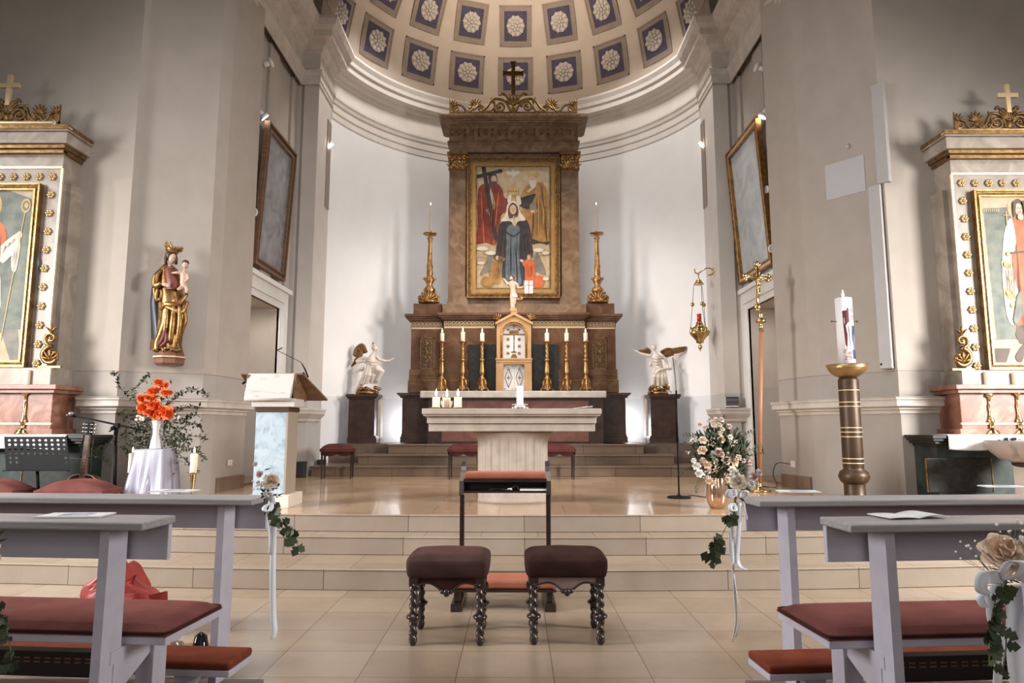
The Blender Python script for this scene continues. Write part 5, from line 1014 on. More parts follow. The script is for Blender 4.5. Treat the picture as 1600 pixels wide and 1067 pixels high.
# ================= flowers =================
def leafq(b, p, d, L_, w_, m=0, up=Vector((0, 0, 1)), fold=.25):
    d = Vector(d).normalized(); s = d.cross(up); s = s.normalized() if s.length > .01 else Vector((1, 0, 0)); n = s.cross(d); p = Vector(p)
    mid = p + d * L_ * .5 - n * L_ * .05
    b.add([p, mid + s * w_ / 2 + n * w_ * fold, p + d * L_, mid - s * w_ / 2 + n * w_ * fold, mid], [(0, 1, 4), (1, 2, 4), (2, 3, 4), (3, 0, 4)], m, True)
def rvec(rn): 
    z = rn.uniform(-1, 1); a = rn.uniform(0, 2 * pi); q = sqrt(1 - z * z); return Vector((q * cos(a), q * sin(a), z))
def rose(b, c, r, n=Vector((0, -.6, .8)), m=0, rn=random, layers=4):
    """layered cupped petals facing n"""
    n = Vector(n).normalized(); u = n.orthogonal().normalized(); v = n.cross(u); c = Vector(c)
    for L_ in range(layers):
        k = 3 + L_ * 1; f = (L_ + 1) / layers
        for i in range(k):
            a = 2 * pi * (i + .37 * L_) / k + rn.uniform(-.15, .15); d = u * cos(a) + v * sin(a); tt = d.cross(n); rr = r * f; hh = r * (1.0 - .55 * f)
            vs = []; nu, nv = 4, 4
            for iu in range(nu + 1):
                for iv in range(nv + 1):
                    s_ = (iv / nv - .5) * 2; q = iu / nu; wd = r * (.35 + .55 * f) * sin(pi * (.12 + .80 * q)) ** .6
                    vs.append(c + d * (rr * q ** 1.3 * (1 - .22 * s_ * s_) * .95) + tt * s_ * wd * .75 + n * (hh * q * (1.15 - .5 * f) - .25 * r * f * q ** 4 + .10 * r * s_ * s_))
            b.add(vs, [(a_ * (nv + 1) + e, (a_ + 1) * (nv + 1) + e, (a_ + 1) * (nv + 1) + e + 1, a_ * (nv + 1) + e + 1) for a_ in range(nu) for e in range(nv)], m, True)
    b.ell(c + n * r * .25, r * .28, 7, m)
def spray(b, p, d, L_, n, lw, rn, m=0, droop=.3, stem=None, sr=.0025):
    pts = [Vector(p)]; d = Vector(d).normalized()
    for i in range(n): d = (d + Vector((rn.uniform(-.15, .15), rn.uniform(-.15, .15), -droop / n))).normalized(); pts.append(pts[-1] + d * L_ / n)
    (stem or b).tube([tuple(q) for q in pts], sr, 4)
    for i in range(1, len(pts)):
        for s in (-1, 1):
            sd = d.cross(Vector((0, 1, 0))); sd = sd.normalized() if sd.length > .1 else Vector((1, 0, 0)); leafq(b, pts[i], d * .5 + sd * s + rvec(rn) * .4, lw * rn.uniform(.7, 1.2), lw * .55, m)
    leafq(b, pts[-1], d, lw, lw * .5, m); return pts
def gyp(b, c, R_, n, rn, m=0, r=.006):
    for i in range(n): q = Vector(c) + rvec(rn) * R_ * rn.uniform(.4, 1); b.ell(q, r * rn.uniform(.7, 1.3), 5, m)
PINK = mat('pink_petal', (.66, .44, .39), .6, c2=(.72, .52, .46), sc=30, sss=.1); CREAM = mat('cream_petal', (.72, .60, .48), .6, c2=(.76, .66, .54), sc=30, sss=.1); PEACH = mat('peach_petal', (.68, .50, .36), .6, c2=(.74, .58, .44), sc=30, sss=.1); WPET = mat('white_petal', (.74, .72, .67), .6, sss=.1); ORP = mat('orange_petal', (.72, .10, .015), .5, c2=(.80, .17, .03), sc=25, sss=.05)
# big bouquet in a golden glass vase
Yv = 6.85; vb = W(1121, 795, Y=Yv); sc_ = 1 / 1064 * Yv
t = thing('glass_vase', 'rose gold mirrored glass vase on the platform edge holding the cream bouquet', 'vase', (vb.x, Yv, PZ))
b = B(); b.lathe([(.055, 0), (.07, .005), (.095, .05), (.106, .10), (.10, .19), (.088, .29), (.086, .30), (.082, .30), (.095, .19), (.10, .10), (.088, .05), (0, .02)], n=36); obj('glass_body', b, mat('rose_gold_glass', (.72, .48, .34), .08, .85, c2=(.62, .38, .22), sc=3), t)
bq = thing('flower_bouquet', 'large loose bouquet of cream, peach and pink roses with greenery in the golden vase', 'bouquet', (vb.x, Yv, PZ + .28))
rn = random.Random(11); fq = lambda x, y, d=0: W(1060 + x / 6.279, 640 + y / 6.279, Y=Yv + d)
b = B(); core = fq(420, 460)
for i in range(1100):
    v = rvec(rn); p = core + Vector((v.x * .27, v.y * .17, v.z * .30)) * rn.uniform(.35, 1.0); p.y += .02
    d = (p - Vector((vb.x, Yv, PZ + .25))).normalized() + rvec(rn) * .6; leafq(b, p, d, rn.uniform(.06, .11), rn.uniform(.025, .045), rn.choice((0, 0, 0, 0, 1)))
for (x, y, dx, dz, L_) in ((250, 280, -1, .35, .22), (240, 320, -1, .1, .18), (620, 480, 1, .5, .24), (620, 440, 1, .8, .2), (200, 560, -1, -.1, .22), (240, 640, -.6, -.7, .18), (560, 300, .9, .5, .2), (420, 200, 0, 1, .14), (350, 220, -.3, 1, .14)): spray(b, fq(x, y), (dx, -.1, dz), L_, 7, .035, rn, 0)
for (x, y) in ((600, 320), (600, 380), (580, 420), (580, 520), (610, 560)):
    for k in range(40): p = fq(x + rn.uniform(-60, 60), y + rn.uniform(-60, 60), rn.uniform(-.02, .12)); leafq(b, p, Vector((.5, 0, .6)) + rvec(rn) * .5, .06, .008, 0)
P('foliage', b, [LEAF, LEAF2], bq)
b = B()
for k in range(16): a = rn.uniform(0, 6.28); q = core + Vector((.18 * cos(a), .1 * sin(a), rn.uniform(-.1, .25))); b.tube([(vb.x + .03 * cos(a), Yv + .03 * sin(a), PZ + .05), (vb.x + .07 * cos(a), Yv + .05 * sin(a), PZ + .30), tuple(q)], .0035, 5)
P('stems', b, STEM, bq)
RS = [(210, 145, 3.0, PINK), (260, 178, 3.0, PINK), (495, 165, 3.6, PINK), (335, 125, 3.2, CREAM), (365, 95, 3.0, CREAM), (420, 290, 5.2, PEACH), (240, 300, 5.6, CREAM), (235, 400, 6.4, PEACH), (395, 420, 6.2, PINK), (425, 440, 3.8, PINK), (465, 500, 6.8, CREAM), (510, 270, 3.6, WPET), (245, 500, 4.6, PEACH), (285, 545, 5.6, PEACH), (180, 555, 5.6, WPET), (205, 625, 5.4, WPET), (545, 510, 6.6, PEACH), (530, 600, 6.2, CREAM), (590, 470, 4.4, CREAM), (345, 440, 5.0, WPET), (480, 430, 3, WPET), (375, 500, 2.6, CREAM), (640, 500, 3.4, CREAM), (300, 700, 4.4, PEACH), (345, 720, 3.6, CREAM), (490, 690, 4.2, PEACH), (700, 520, 3.6, PINK), (150, 500, 3.4, WPET), (350, 150, 4, CREAM), (425, 100, 3.4, CREAM), (405, 150, 3.4, CREAM), (430, 190, 3.4, CREAM), (410, 230, 3.6, CREAM)]
for (x, y, r, m_) in RS:
    p = fq(x, y, -.10 - rn.uniform(0, .05)); b = B(); rose(b, p, r * sc_ * 1.35, Vector((rn.uniform(-.4, .4) + (x - 420) / 500, -1, rn.uniform(.1, .8))), rn=rn, layers=4); P('rose', b, m_, bq)
b = B()
for (x, y, R_, n_) in ((330, 560, .07, 60), (280, 640, .05, 40), (100, 430, .03, 5), (140, 300, .04, 22), (540, 330, .05, 24), (480, 640, .05, 30), (320, 320, .05, 18)): gyp(b, fq(x, y, -.12), R_, n_, rn, r=.005)
P('small_blossoms', b, CREAM, bq, kind='stuff')
# pew end arrangements
def ribbon(b, pts, w_, tw=0, m=0):
    q = cat(pts, 6, False); vs = []
    for i, p in enumerate(q): a = tw * i / len(q); vs += [Vector(p) + Vector((cos(a), sin(a), 0)) * w_ / 2, Vector(p) - Vector((cos(a), sin(a), 0)) * w_ / 2]
    b.add(vs, [(2 * i, 2 * i + 1, 2 * i + 3, 2 * i + 2) for i in range(len(q) - 1)], m, True)
def ivy(b, pts, rn, lw=.035, n=20):
    q = cat(pts, 6, False); b.tube(q, .0018, 4, 1)
    for i in range(n):
        p = Vector(q[int(rn.uniform(0, len(q) - 1))]); d = Vector((rn.uniform(-1, 1), -.3, rn.uniform(-1, .5))).normalized(); s = d.cross(Vector((0, 1, 0))).normalized(); L_ = lw * rn.uniform(.6, 1.3)
        b.add([p, p + (d * .25 + s * .5) * L_, p + (d * .45 + s * .25) * L_, p + (d * .6 + s * .42) * L_, p + d * L_, p + (d * .6 - s * .42) * L_, p + (d * .45 - s * .25) * L_, p + (d * .25 - s * .5) * L_], [list(range(8))], 0)
def pewflower(label, Y, px0, rose_c, roses, ribs, ivies, gyps, bow, seed, leaves=(), rlay=5):
    rn = random.Random(seed); Q = lambda x, y, d=0: W(x, y, Y=Y + d); o = Q(*px0); t = thing('pew_flower', label, 'flower arrangement', tuple(o), group='rose arrangements tied to the pew ends')
    for (x, y, r, m_, nx, nz) in roses: b = B(); rose(b, Q(x, y, -.03), r * Y / 1064, Vector((nx, -1, nz)), rn=rn, layers=rlay); P('rose', b, m_, t)
    b = B()
    for pts, w_, tw in ribs: ribbon(b, [tuple(Q(*p)) for p in pts], w_ * Y / 1064, tw)
    for (x, y, r, a) in bow:
        c = Q(x, y, -.05); r *= Y / 1064; ribbon(b, [tuple(c + Vector((cos(a) * r * .1, 0, 0)))] + [tuple(c + Vector((cos(a + da) * r * k, -.03 * k, sin(a + da) * r * k))) for da, k in ((-.7, .7), (-.3, 1.1), (.3, 1.1), (.7, .7))] + [tuple(c)], r * .7, .5)
    P('ribbon', b, mat('satin_ribbon', (.74, .76, .82), .35, sheen=.2), t, solid=.0012)
    b = B()
    for pts in ivies: ivy(b, [tuple(Q(*p)) for p in pts], rn, 16 * Y / 1064, 20)
    for (x, y, dx, dz, L_) in leaves: leafq(b, Q(x, y), (dx, -.2, dz), L_ * Y / 1064, L_ * .5 * Y / 1064)
    for k in range(14): leafq(b, Q(px0[0] + rn.uniform(-10, 12), px0[1] + rn.uniform(-14, 8)), rvec(rn) + Vector((0, -.3, .2)), 18 * Y / 1064, 8 * Y / 1064)
    b.tube([tuple(Q(px0[0], px0[1] - 18)), tuple(Q(px0[0] - 6, px0[1] + 34))], .006, 5, 1); P('ivy', b, [LEAF, STEM], t)
    b = B()
    for (x, y, R_, n_) in gyps:
        for k in range(n_): p = Q(x + rn.uniform(-R_, R_), y + rn.uniform(-R_, R_) * .7, rn.uniform(-.06, 0)); b.ell(p, 2.2 * Y / 1064 * rn.uniform(.6, 1.2), 5); b.tube([tuple(p), tuple(Q(px0[0] + (x - px0[0]) * .3, px0[1] - 4))], .0006, 3, 1)
    P('small_blossoms', b, [WPET, STEM], t, kind='stuff'); return t
pewflower('peach rose with a long white ribbon and ivy at the left front pew end', 3.22, (420, 770), 0, [(424, 752, 15, CREAM, .2, .7), (406, 741, 7, PINK, -.3, .6), (399, 725, 4.5, WPET, 0, .3)],
          [([(424, 775), (428, 800), (427, 850, .01), (426, 900), (427, 960), (429, 985), (426, 998)], 9, .8), ([(418, 778), (417, 800), (421, 840), (419, 866)], 4, 2)], [[(430, 790, -.03), (440, 815, -.03), (452, 828, -.03), (462, 840, -.03), (466, 855, -.03)]], [(405, 758, 10, 22), (425, 768, 12, 12)], [(422, 778, 9, 1.6), (424, 786, 10, 4.4)], 3, [(412, 735, 1, .3, 14)])
pewflower('cream roses with two long white ribbons and trailing ivy at the right front pew end', 3.1, (1152, 772), 0, [(1153, 754, 15, CREAM, -.2, .6), (1178, 745, 8, PINK, .3, .5), (1150, 740, 6, WPET, 0, .6), (1186, 738, 6, WPET, .3, .5)],
          [([(1154, 785), (1153, 830), (1151, 870, .01), (1156, 885), (1166, 890)], 10, .6), ([(1146, 790), (1143, 830), (1145, 880), (1148, 930), (1150, 970), (1144, 1003)], 5, .9), ([(1143, 800), (1140, 850), (1150, 920), (1158, 965), (1150, 995)], 3, 2), ([(1160, 780), (1164, 795), (1168, 812)], 2, 1)],
          [[(1147, 790, -.03), (1138, 815, -.03), (1126, 840, -.03), (1114, 858, -.03), (1110, 880, -.03)]], [(1172, 752, 12, 20), (1150, 740, 8, 8)], [(1148, 775, 13, 2.6), (1156, 778, 11, 1.2), (1146, 786, 10, 4.2)], 4)
pewflower('large peach rose with wide white bow and ivy at the near right edge', 1.72, (1572, 905), 0, [(1566, 866, 36, PEACH, -.2, .7), (1606, 862, 26, CREAM, .3, .5)],
          [([(1586, 915), (1594, 950), (1590, 1000), (1596, 1080)], 46, .4), ([(1556, 925), (1552, 960), (1562, 1010), (1556, 1090)], 24, .6)], [[(1570, 920, -.05), (1560, 960, -.05), (1572, 1000, -.05), (1566, 1050, -.05)], [(1556, 930, -.05), (1548, 980, -.05), (1546, 1040, -.05)]], [(1512, 858, 24, 9), (1580, 828, 24, 14), (1592, 888, 10, 4)], [(1558, 912, 34, 2.9), (1572, 906, 28, 1.4), (1540, 926, 20, 3.6)], 5, [(1586, 870, .6, .8, 30), (1595, 900, .7, .1, 32), (1580, 880, .3, -.6, 30)])
pewflower('ivy and leaves of the arrangement cut off by the left edge', 1.72, (-22, 860), 0, [(-24, 870, 26, PEACH, .2, .6)], [([(-26, 900), (-30, 1000), (-24, 1080)], 26, .5)], [[(-14, 930, -.03), (2, 960, -.03), (14, 1000, -.03), (20, 1050, -.03)]], [(-16, 850, 12, 5)], [(-26, 900, 18, 3.4)], 6, [(-8, 848, 1, .3, 26), (-6, 838, 1, .6, 20), (-6, 975, 1, -.3, 26)])
# orange flowers in the white vase on the draped stand
Yo = 7.15; oq = lambda x, y, d=0: W(170 + x / 7.619, 560 + y / 7.619, Y=Yo + d)
dq = lambda x, y, d=0: W(180 + x / 11.229, 680 + y / 11.229, Y=Yo + d); zc_ = dq(700, 240).z; s0 = Yo / 1064
t = thing('draped_stand', 'small stand draped with silvery lilac satin below the orange flowers', 'stand', (dq(715, 240).x, Yo, PZ)); xc = t.location.x; tw_ = 21.5 * s0
b = B(); b.box(xc - tw_ + .02, xc + tw_ - .02, Yo - .12, Yo + .12, PZ, zc_ - .01); P('box_stand', b, BWOOD, t)
b = B(); z0 = PZ
def drape(u, v):
    a = 2 * pi * u; c_, s_ = cos(a), sin(a); m_ = max(abs(c_), abs(s_)); sx, sy = c_ / m_, s_ / m_
    if v < .2: k = v / .2; return (xc + sx * tw_ * k, Yo + sy * .145 * k, zc_)
    k = (v - .2) / .8; fo = .026 * k * sin(9 * a + 3.2 * k * (1 if c_ > 0 else -1)) + .012 * k * sin(17 * a + 1.3)
    ex = .055 * k * (1.0 if c_ > 0 else 1.5); return (xc + sx * tw_ + c_ * (ex + fo), Yo + sy * .145 + s_ * (.10 * k + fo), zc_ - (zc_ - z0 - .003) * k)
b.grid(drape, 120, 30); P('satin_drape', b, mat('lilac_satin', (.34, .33, .41), .28, c2=(.38, .37, .44), sc=4, sheen=.3), t)
b = B(); zb = zc_ + .004; hh = oq(570, 740).z - zb
b.lathe([(.058, 0), (.062, .006), (.05, hh * .25), (.034, hh * .5), (.032, hh * .65), (.045, hh * .92), (.05, hh), (.044, hh), (.026, hh * .6), (0, hh * .1)], (oq(570, 740).x, Yo, zb), 6, sm=False)
T('white_vase', b, mat('white_ceramic', (.76, .75, .74), .2), 'slender faceted white vase on the lilac draped stand', 'vase', bev=.003)
ov = thing('flower_arrangement', 'bright orange flowers with wild trailing greenery in the white vase', 'bouquet', (oq(570, 740).x, Yo, zb + hh)); rn = random.Random(21)
OR = [(590, 290, 5.5), (690, 320, 5), (520, 400, 6.5), (665, 410, 5), (720, 415, 4.5), (395, 480, 6.5), (470, 470, 5), (540, 480, 5), (420, 590, 8), (510, 560, 6), (575, 560, 8), (640, 620, 6), (700, 650, 8.5), (600, 660, 7), (520, 640, 7), (460, 640, 5), (640, 690, 5), (720, 600, 5), (580, 370, 3.5), (640, 345, 3.5), (560, 700, 5)]
for (x, y, r) in OR: b = B(); rose(b, oq(x, y, -.06 - rn.uniform(0, .05)), r * s0 * 1.5, Vector((rn.uniform(-.6, .6), -1, rn.uniform(-.1, .9))), rn=rn, layers=4); P('blossom', b, ORP, ov)
b = B(); base = oq(575, 730)
for (pts) in ([(560, 720), (420, 600), (300, 480), (170, 380), (110, 300), (95, 200), (60, 160)], [(520, 700), (400, 560), (300, 400), (380, 300), (440, 220), (475, 190)], [(620, 720), (700, 560), (800, 470), (900, 400), (1000, 370), (1100, 400), (1160, 440)], [(640, 740), (760, 650), (850, 590), (1000, 570), (1080, 580)], [(600, 760), (760, 700), (930, 750), (1040, 790), (1110, 850)],
              [(620, 800), (740, 760), (900, 760), (960, 690), (1050, 670)], [(500, 740), (400, 800), (250, 870), (150, 920), (30, 1010)], [(500, 760), (380, 900), (260, 1000), (160, 1060)], [(620, 800), (780, 980), (860, 900), (920, 1000)], [(640, 900), (760, 1010), (900, 1060), (1040, 1080), (1110, 1150), (1140, 1200)], [(560, 760), (360, 780), (200, 660), (120, 650)], [(640, 900), (700, 800), (800, 860), (900, 830)], [(620, 1000), (820, 1020), (940, 930), (1100, 930), (1150, 960)], [(500, 760), (420, 950), (330, 1060), (200, 1150)], [(540, 760), (470, 1000), (400, 1150), (340, 1180)], [(600, 900), (880, 1180), (1000, 1280), (1050, 1330)]):
    q = cat([tuple(oq(x, y, .03 + .02 * i)) for i, (x, y) in enumerate(pts)], 6, False); b.tube(q, .0028, 4, 1)
    for p in q[3:]:
        for k in range(2): leafq(b, p, rvec(rn) + Vector((0, -.3, 0)), rn.uniform(.035, .06), rn.uniform(.02, .03), 0)
for i in range(420):
    x = rn.gauss(400, 110); y = rn.gauss(900, 160)
    if y > 480 and not (500 < x < 640 and y > 740): leafq(b, oq(x, y, rn.uniform(.04, .2)), rvec(rn), rn.uniform(.03, .06), .022, 0)
for i in range(300):
    x = rn.gauss(800, 110); y = rn.gauss(980, 120); leafq(b, oq(x, y, rn.uniform(.04, .2)), rvec(rn), rn.uniform(.03, .05), .022, rn.choice((0, 2)))
for i in range(90): leafq(b, oq(rn.gauss(600, 90), rn.gauss(560, 120), .0), rvec(rn), .05, .025, 0)
P('trailing_greenery', b, [LEAF, STEM, LEAF2], ov)
b = B()
for (x, y, n_) in ((370, 710, 14), (820, 690, 7), (600, 340, 5)):
    for k in range(n_): b.ell(oq(x + rn.uniform(-50, 50), y + rn.uniform(-30, 30), -.08), .014 * rn.uniform(.7, 1.1), 6)
P('small_white_blossoms', b, CREAM, ov, kind='stuff')
for i, (x, xt) in enumerate(((286, 294), (1370, 1372))):
    Yc = 7.05; p0 = W(180 + x / 11.229, 680 + 650 / 11.229, Y=Yc); pt = W(180 + xt / 11.229, 680 + (310 if i == 0 else 315) / 11.229, Y=Yc); side = ('left', 'right')[i]
    c = thing('brass_candlestick', 'brass cone candlestick on the floor to the %s of the lilac draped stand' % side, 'candlestick', (p0.x, Yc, PZ)); hh = p0.z - PZ
    b = B(); b.lathe([(.075, 0), (.075, .012), (.02, .03), (.014, .08), (.012, hh * .4), (.03, hh * .93), (.03, hh * .96), (.06, hh * .985), (.064, hh), (.02, hh - .004), (0, hh - .004)], n=24); obj('stem', b, BRASS, c)
    candle('pillar_candle', p0.x, Yc, p0.z - .003, .035, pt.z - p0.z, 'ivory lit pillar candle to the %s of the lilac draped stand' % side, fs=1.2)
# ================= ambo =================
am = thing('ambo', 'marble ambo with blue veined column, white slanted front and gooseneck microphone', 'lectern', (W(424, 795, Y=6.85).x, 7.0, PZ))
AY = 6.88; b = B(); x0, x1 = W(397, 715, Y=AY).x, W(447, 715, Y=AY).x; z1 = W(420, 643, Y=AY).z; z0 = W(420, 775, Y=AY).z
b.box(x0, x1, AY, AY + .30, z0, z1); P('blue_column', b, [BLUEM], am, bev=.003)
b = B(); b.box(x1 - .012, x1 + .006, AY - .004, AY + .305, z0, z1); P('column_edge', b, mat('grey_brown_stone', (.30, .24, .19), .5), am)
b = B(); b.box(x0 - .03, x1 + .06, AY - .06, AY + .38, PZ, PZ + .125); P('plinth', b, mat('cream_stone', (.58, .50, .42), .5, c2=(.63, .55, .47)), am, bev=.004)
b = B(); b.box(x0 - .002, x1 + .004, AY - .01, AY + .31, z0 - .035, z0 + .005); b.box(x0 - .005, x1 + .012, AY - .015, AY + .33, z1 - .002, z1 + .045); P('bronze_band', b, BRZ, am)
b = B(); q1 = W(388, 583.5, Y=AY + .02); q2 = W(461, 583.5, Y=AY + .02); q3 = W(453, 622, Y=AY - .06); q4 = W(382, 622, Y=AY - .06)
zt, zb2 = q1.z, q4.z; b.add([(q1.x, AY + .02, zt), (q2.x, AY + .02, zt), (q3.x, AY - .08, zb2), (q4.x, AY - .08, zb2), (q1.x, AY + .05, zt), (q2.x, AY + .05, zt), (q3.x, AY - .02, zb2), (q4.x, AY - .02, zb2)], [(0, 1, 2, 3), (7, 6, 5, 4), (0, 4, 5, 1), (1, 5, 6, 2), (2, 6, 7, 3), (3, 7, 4, 0)])
b.tube([(q4.x, AY - .05, zb2), (q3.x, AY - .05, zb2)], .028, 14); P('marble_front', b, WMAR, am)
b = B(); b.box(q4.x + .06, q3.x + .04, AY - .03, AY + .28, z1 + .045, zb2 + .0); P('marble_neck', b, WMAR, am, bev=.008)
b = B(); a_ = W(481, 590, Y=AY + .3); b.prism([(AY + .0, zt - .01), (AY + .40, zt - .02), (AY + .36, zb2 - .02), (AY + .0, zb2 - .01)], q3.x + .012, q3.x + .035, 'x'); b.prism([(AY + .0, zt - .01), (AY + .40, zt - .02), (AY + .36, zb2 - .02), (AY + .0, zb2 - .01)], q4.x - .01, q4.x + .012, 'x'); b.box(q4.x, q3.x + .03, AY + .36, AY + .38, zb2, zt - .03)
P('wooden_side', b, BWOOD, am)
b = B(); e1 = W(381, 583, Y=AY + .1).x; e2 = W(477, 584, Y=AY + .1).x
b.add([(e1, AY + .02, zt + .004), (e2, AY + .02, zt + .004), (e2 + .14, AY + .46, zt - .24), (e1 + .02, AY + .46, zt - .24), (e1, AY + .02, zt - .010), (e2, AY + .02, zt - .010), (e2 + .14, AY + .46, zt - .26), (e1 + .02, AY + .46, zt - .26)], [(0, 1, 2, 3), (7, 6, 5, 4), (0, 4, 5, 1), (1, 5, 6, 2), (2, 6, 7, 3), (3, 7, 4, 0)]); P('reading_desk', b, BWOOD, am)
b = B(); g = lambda x, y: tuple(W(370 + x / 4.85, 540 + y / 4.85, Y=AY + .22)); b.tube([g(540, 240), g(515, 175), g(495, 140)], [.009, .008, .006], 8); b.tube(cat([g(495, 140), g(470, 118), g(305, 35)], 5, False), .0035, 6); b.tube([g(305, 35), g(345, 17)], .006, 8); b.tube([g(500, 205), g(520, 240)], .014, 8); P('gooseneck_microphone', b, BLK, am)
b = B(); g = lambda x, y: tuple(W(370 + x / 10.67, 560 + y / 10.67, Y=AY + .2)); b.tube([g(95, 425), g(140, 385)], .012, 8); b.tube(cat([g(145, 450), g(148, 560), g(120, 620), (g(135, 690))], 4, False), .004, 6); b.tube([g(140, 385), g(200, 400)], .004, 6); P('side_microphone', b, BLK, am)
# ================= madonna =================
Ym = 7.72; mq = lambda x, y, d=0: W(210 + x / 4.85, 360 + y / 4.85, Y=Ym + d); s1 = Ym / 1064 / 4.85
md = thing('madonna_statue', 'carved crowned Madonna in gold robe holding a child on a wall console', 'statue', tuple(mq(255, 1020))); md.location.z = mq(255, 1020).z
def LF(secs, **k): b = B(); loft(b, [(mq(x, y, d), w_ * s1, dd) for x, y, w_, dd, d in secs], **k); return b
b = LF([(245, 905, 108, .13, .02), (240, 860, 100, .13, .02), (262, 780, 92, .125, .02), (285, 700, 92, .12, .02), (295, 620, 98, .12, .02), (290, 540, 100, .12, .02), (285, 480, 80, .115, .02), (270, 420, 92, .11, .03), (262, 350, 86, .10, .03), (258, 300, 72, .085, .03), (255, 262, 34, .05, .03)][::-1], n=48, amp=.13, cnt=7, tw=.35)
P('robe', b, GOLD, md)
b = LF([(205, 870, 62, .11, .06), (190, 700, 50, .11, .07), (180, 560, 48, .11, .07), (190, 440, 50, .10, .07)][::-1], n=24, amp=.1, cnt=5); P('blue_lining', b, mat('statue_blue', (.008, .011, .02), .45, c2=(.018, .022, .036)), md)
b = B()
for pts, r0 in (([(400, 480), (330, 560, -.10), (240, 560, -.11), (205, 600, -.08)], .03), ([(405, 540), (360, 620, -.10), (300, 600, -.12), (215, 570, -.09)], .026), ([(300, 570, -.12), (290, 700, -.13), (270, 850, -.12)], .03), ([(250, 590, -.12), (240, 700, -.13), (225, 840, -.12)], .026), ([(340, 570, -.11), (345, 700, -.12), (320, 860, -.1)], .026), ([(375, 560, -.08), (385, 680, -.08), (350, 780, -.08)], .024), ([(205, 300, -.05), (165, 350, -.09), (160, 420, -.10), (205, 400, -.12)], .035), ([(180, 420, -.06), (165, 520, -.04), (200, 520, -.08)], .022), ([(150, 380, -.04), (155, 470, -.03), (180, 540, -.05)], .02)):
    q = cat([tuple(mq(p[0], p[1], p[2] if len(p) > 2 else -.06)) for p in pts], 5, False); b.tube(q, [r0 * (.6 + .5 * sin(pi * i / len(q))) for i in range(len(q))], 8)
P('mantle_folds', b, GOLD, md)
b = LF([(285, 450, 45, .05, -.075), (285, 400, 50, .05, -.08), (275, 330, 45, .05, -.065), (265, 290, 34, .04, -.05)][::-1], n=20, amp=.06, cnt=9); P('red_dress', b, mat('statue_red', (.10, .018, .01), .5, c2=(.16, .035, .018)), md)
b = B(); 
for pts in ([(240, 740, -.13), (215, 820, -.14), (180, 875, -.12)], [(245, 780, -.13), (240, 840, -.14), (200, 880, -.12)]): b.tube(cat([tuple(mq(*p)) for p in pts], 4, False), .024, 8)
P('red_hem', b, mat('statue_red', 0), md)
b = B(); b.ell(mq(290, 215, -.03), (.040, .045, .062), 14, rot=Matrix.Rotation(.25, 4, 'Y')); b.tube([tuple(mq(272, 262, 0)), tuple(mq(264, 300, 0))], [.026, .034], 10)
b.ell(mq(296, 222, -.076), (.007, .010, .014)); b.ell(mq(236, 412, -.13), (.03, .02, .022))
for k in range(4): b.tube([tuple(mq(240, 404 + 7 * k, -.14)), tuple(mq(272, 402 + 8 * k, -.15))], .0055, 6)
b.tube([tuple(mq(205, 405, -.10)), tuple(mq(236, 412, -.13))], .02, 8)
bd = P('face_and_hand', b, SKIN, md)
b = B()
for dx in (-9, 12): b.ell(mq(292 + dx, 208, -.07), (.007, .004, .004), 6)
b.ell(mq(296, 240, -.072), (.010, .005, .003), 6, 1); P('eyes_and_mouth', b, [P_BRN, P_RED], md)
b = B(); b.ell(mq(272, 192, .012), (.056, .058, .066), 14)
for s, xx in ((-1, 236), (1, 318)): b.tube([tuple(mq(xx + (10 if s < 0 else -8), 180, -.02)), tuple(mq(xx, 215, -.03)), tuple(mq(xx - 4 * s, 258, -.02))], .015, 8, lobes=3, la=.3, twist=1.5)
P('hair', b, mat('statue_hair', (.06, .03, .015), .5), md)
b = B(); c_ = mq(288, 148, .0); tilt = Matrix.Translation(c_) @ Matrix.Rotation(.3, 4, 'Y'); b.M = tilt
b.lathe([(.062, -.035), (.068, -.03), (.075, 0), (.078, .01), (.07, .01), (.06, -.03)], n=24)
for k in range(8):
    a = 2 * pi * k / 8; b.M = tilt @ Matrix.Rotation(a, 4, 'Z') @ Matrix.Translation((.078, 0, 0)) @ Matrix.Rotation(.25, 4, 'Y') @ Matrix.Rotation(pi / 2, 4, 'Z')
    palmette(b, (0, .005), .075 if k % 2 == 0 else .045, 0, 5, 1.0, 0, .008)
b.M = Matrix(); P('crown', b, GOLD, md)
b = B(); b.ell(mq(385, 265, -.06), (.036, .04, .043), 14); b.ell(mq(388, 270, -.10), (.006, .008, .008))
limb(b, [mq(380, 300, -.06), mq(375, 340, -.08), mq(372, 390, -.08), mq(378, 430, -.07)], [.02, .040, .038, .04], 12)
limb(b, [mq(360, 320, -.09), mq(320, 320, -.12), mq(282, 322, -.12)], [.02, .017, .011]); limb(b, [mq(400, 330, -.08), mq(408, 370, -.10), mq(385, 385, -.12)], [.019, .016, .012])
limb(b, [mq(360, 430, -.08), mq(345, 440, -.13), mq(325, 450, -.15)], [.026, .022, .013]); limb(b, [mq(390, 430, -.07), mq(400, 455, -.12), mq(390, 475, -.13)], [.026, .022, .013])
remesh(P('child', b, SKIN, md), .007, 1)
b = B(); b.ell(mq(388, 245, -.045), (.038, .042, .034), 12); P('child_hair', b, mat('statue_hair', 0), md)
b = B()
for k in range(9): b.ell(mq(165 + k * 22, 905 + 6 * (k % 2), -.07 + .03 * (k % 3)), (.035, .06, .028), 8)
P('rocky_base', b, GOLDD, md)
b = B(); c_ = mq(250, 980); pf = [(.0, .0), (.14, .0), (.165, .02), (.165, .075), (.178, .085), (.178, .10), (.165, .105), (.16, .145), (.15, .165), (0, .165)]
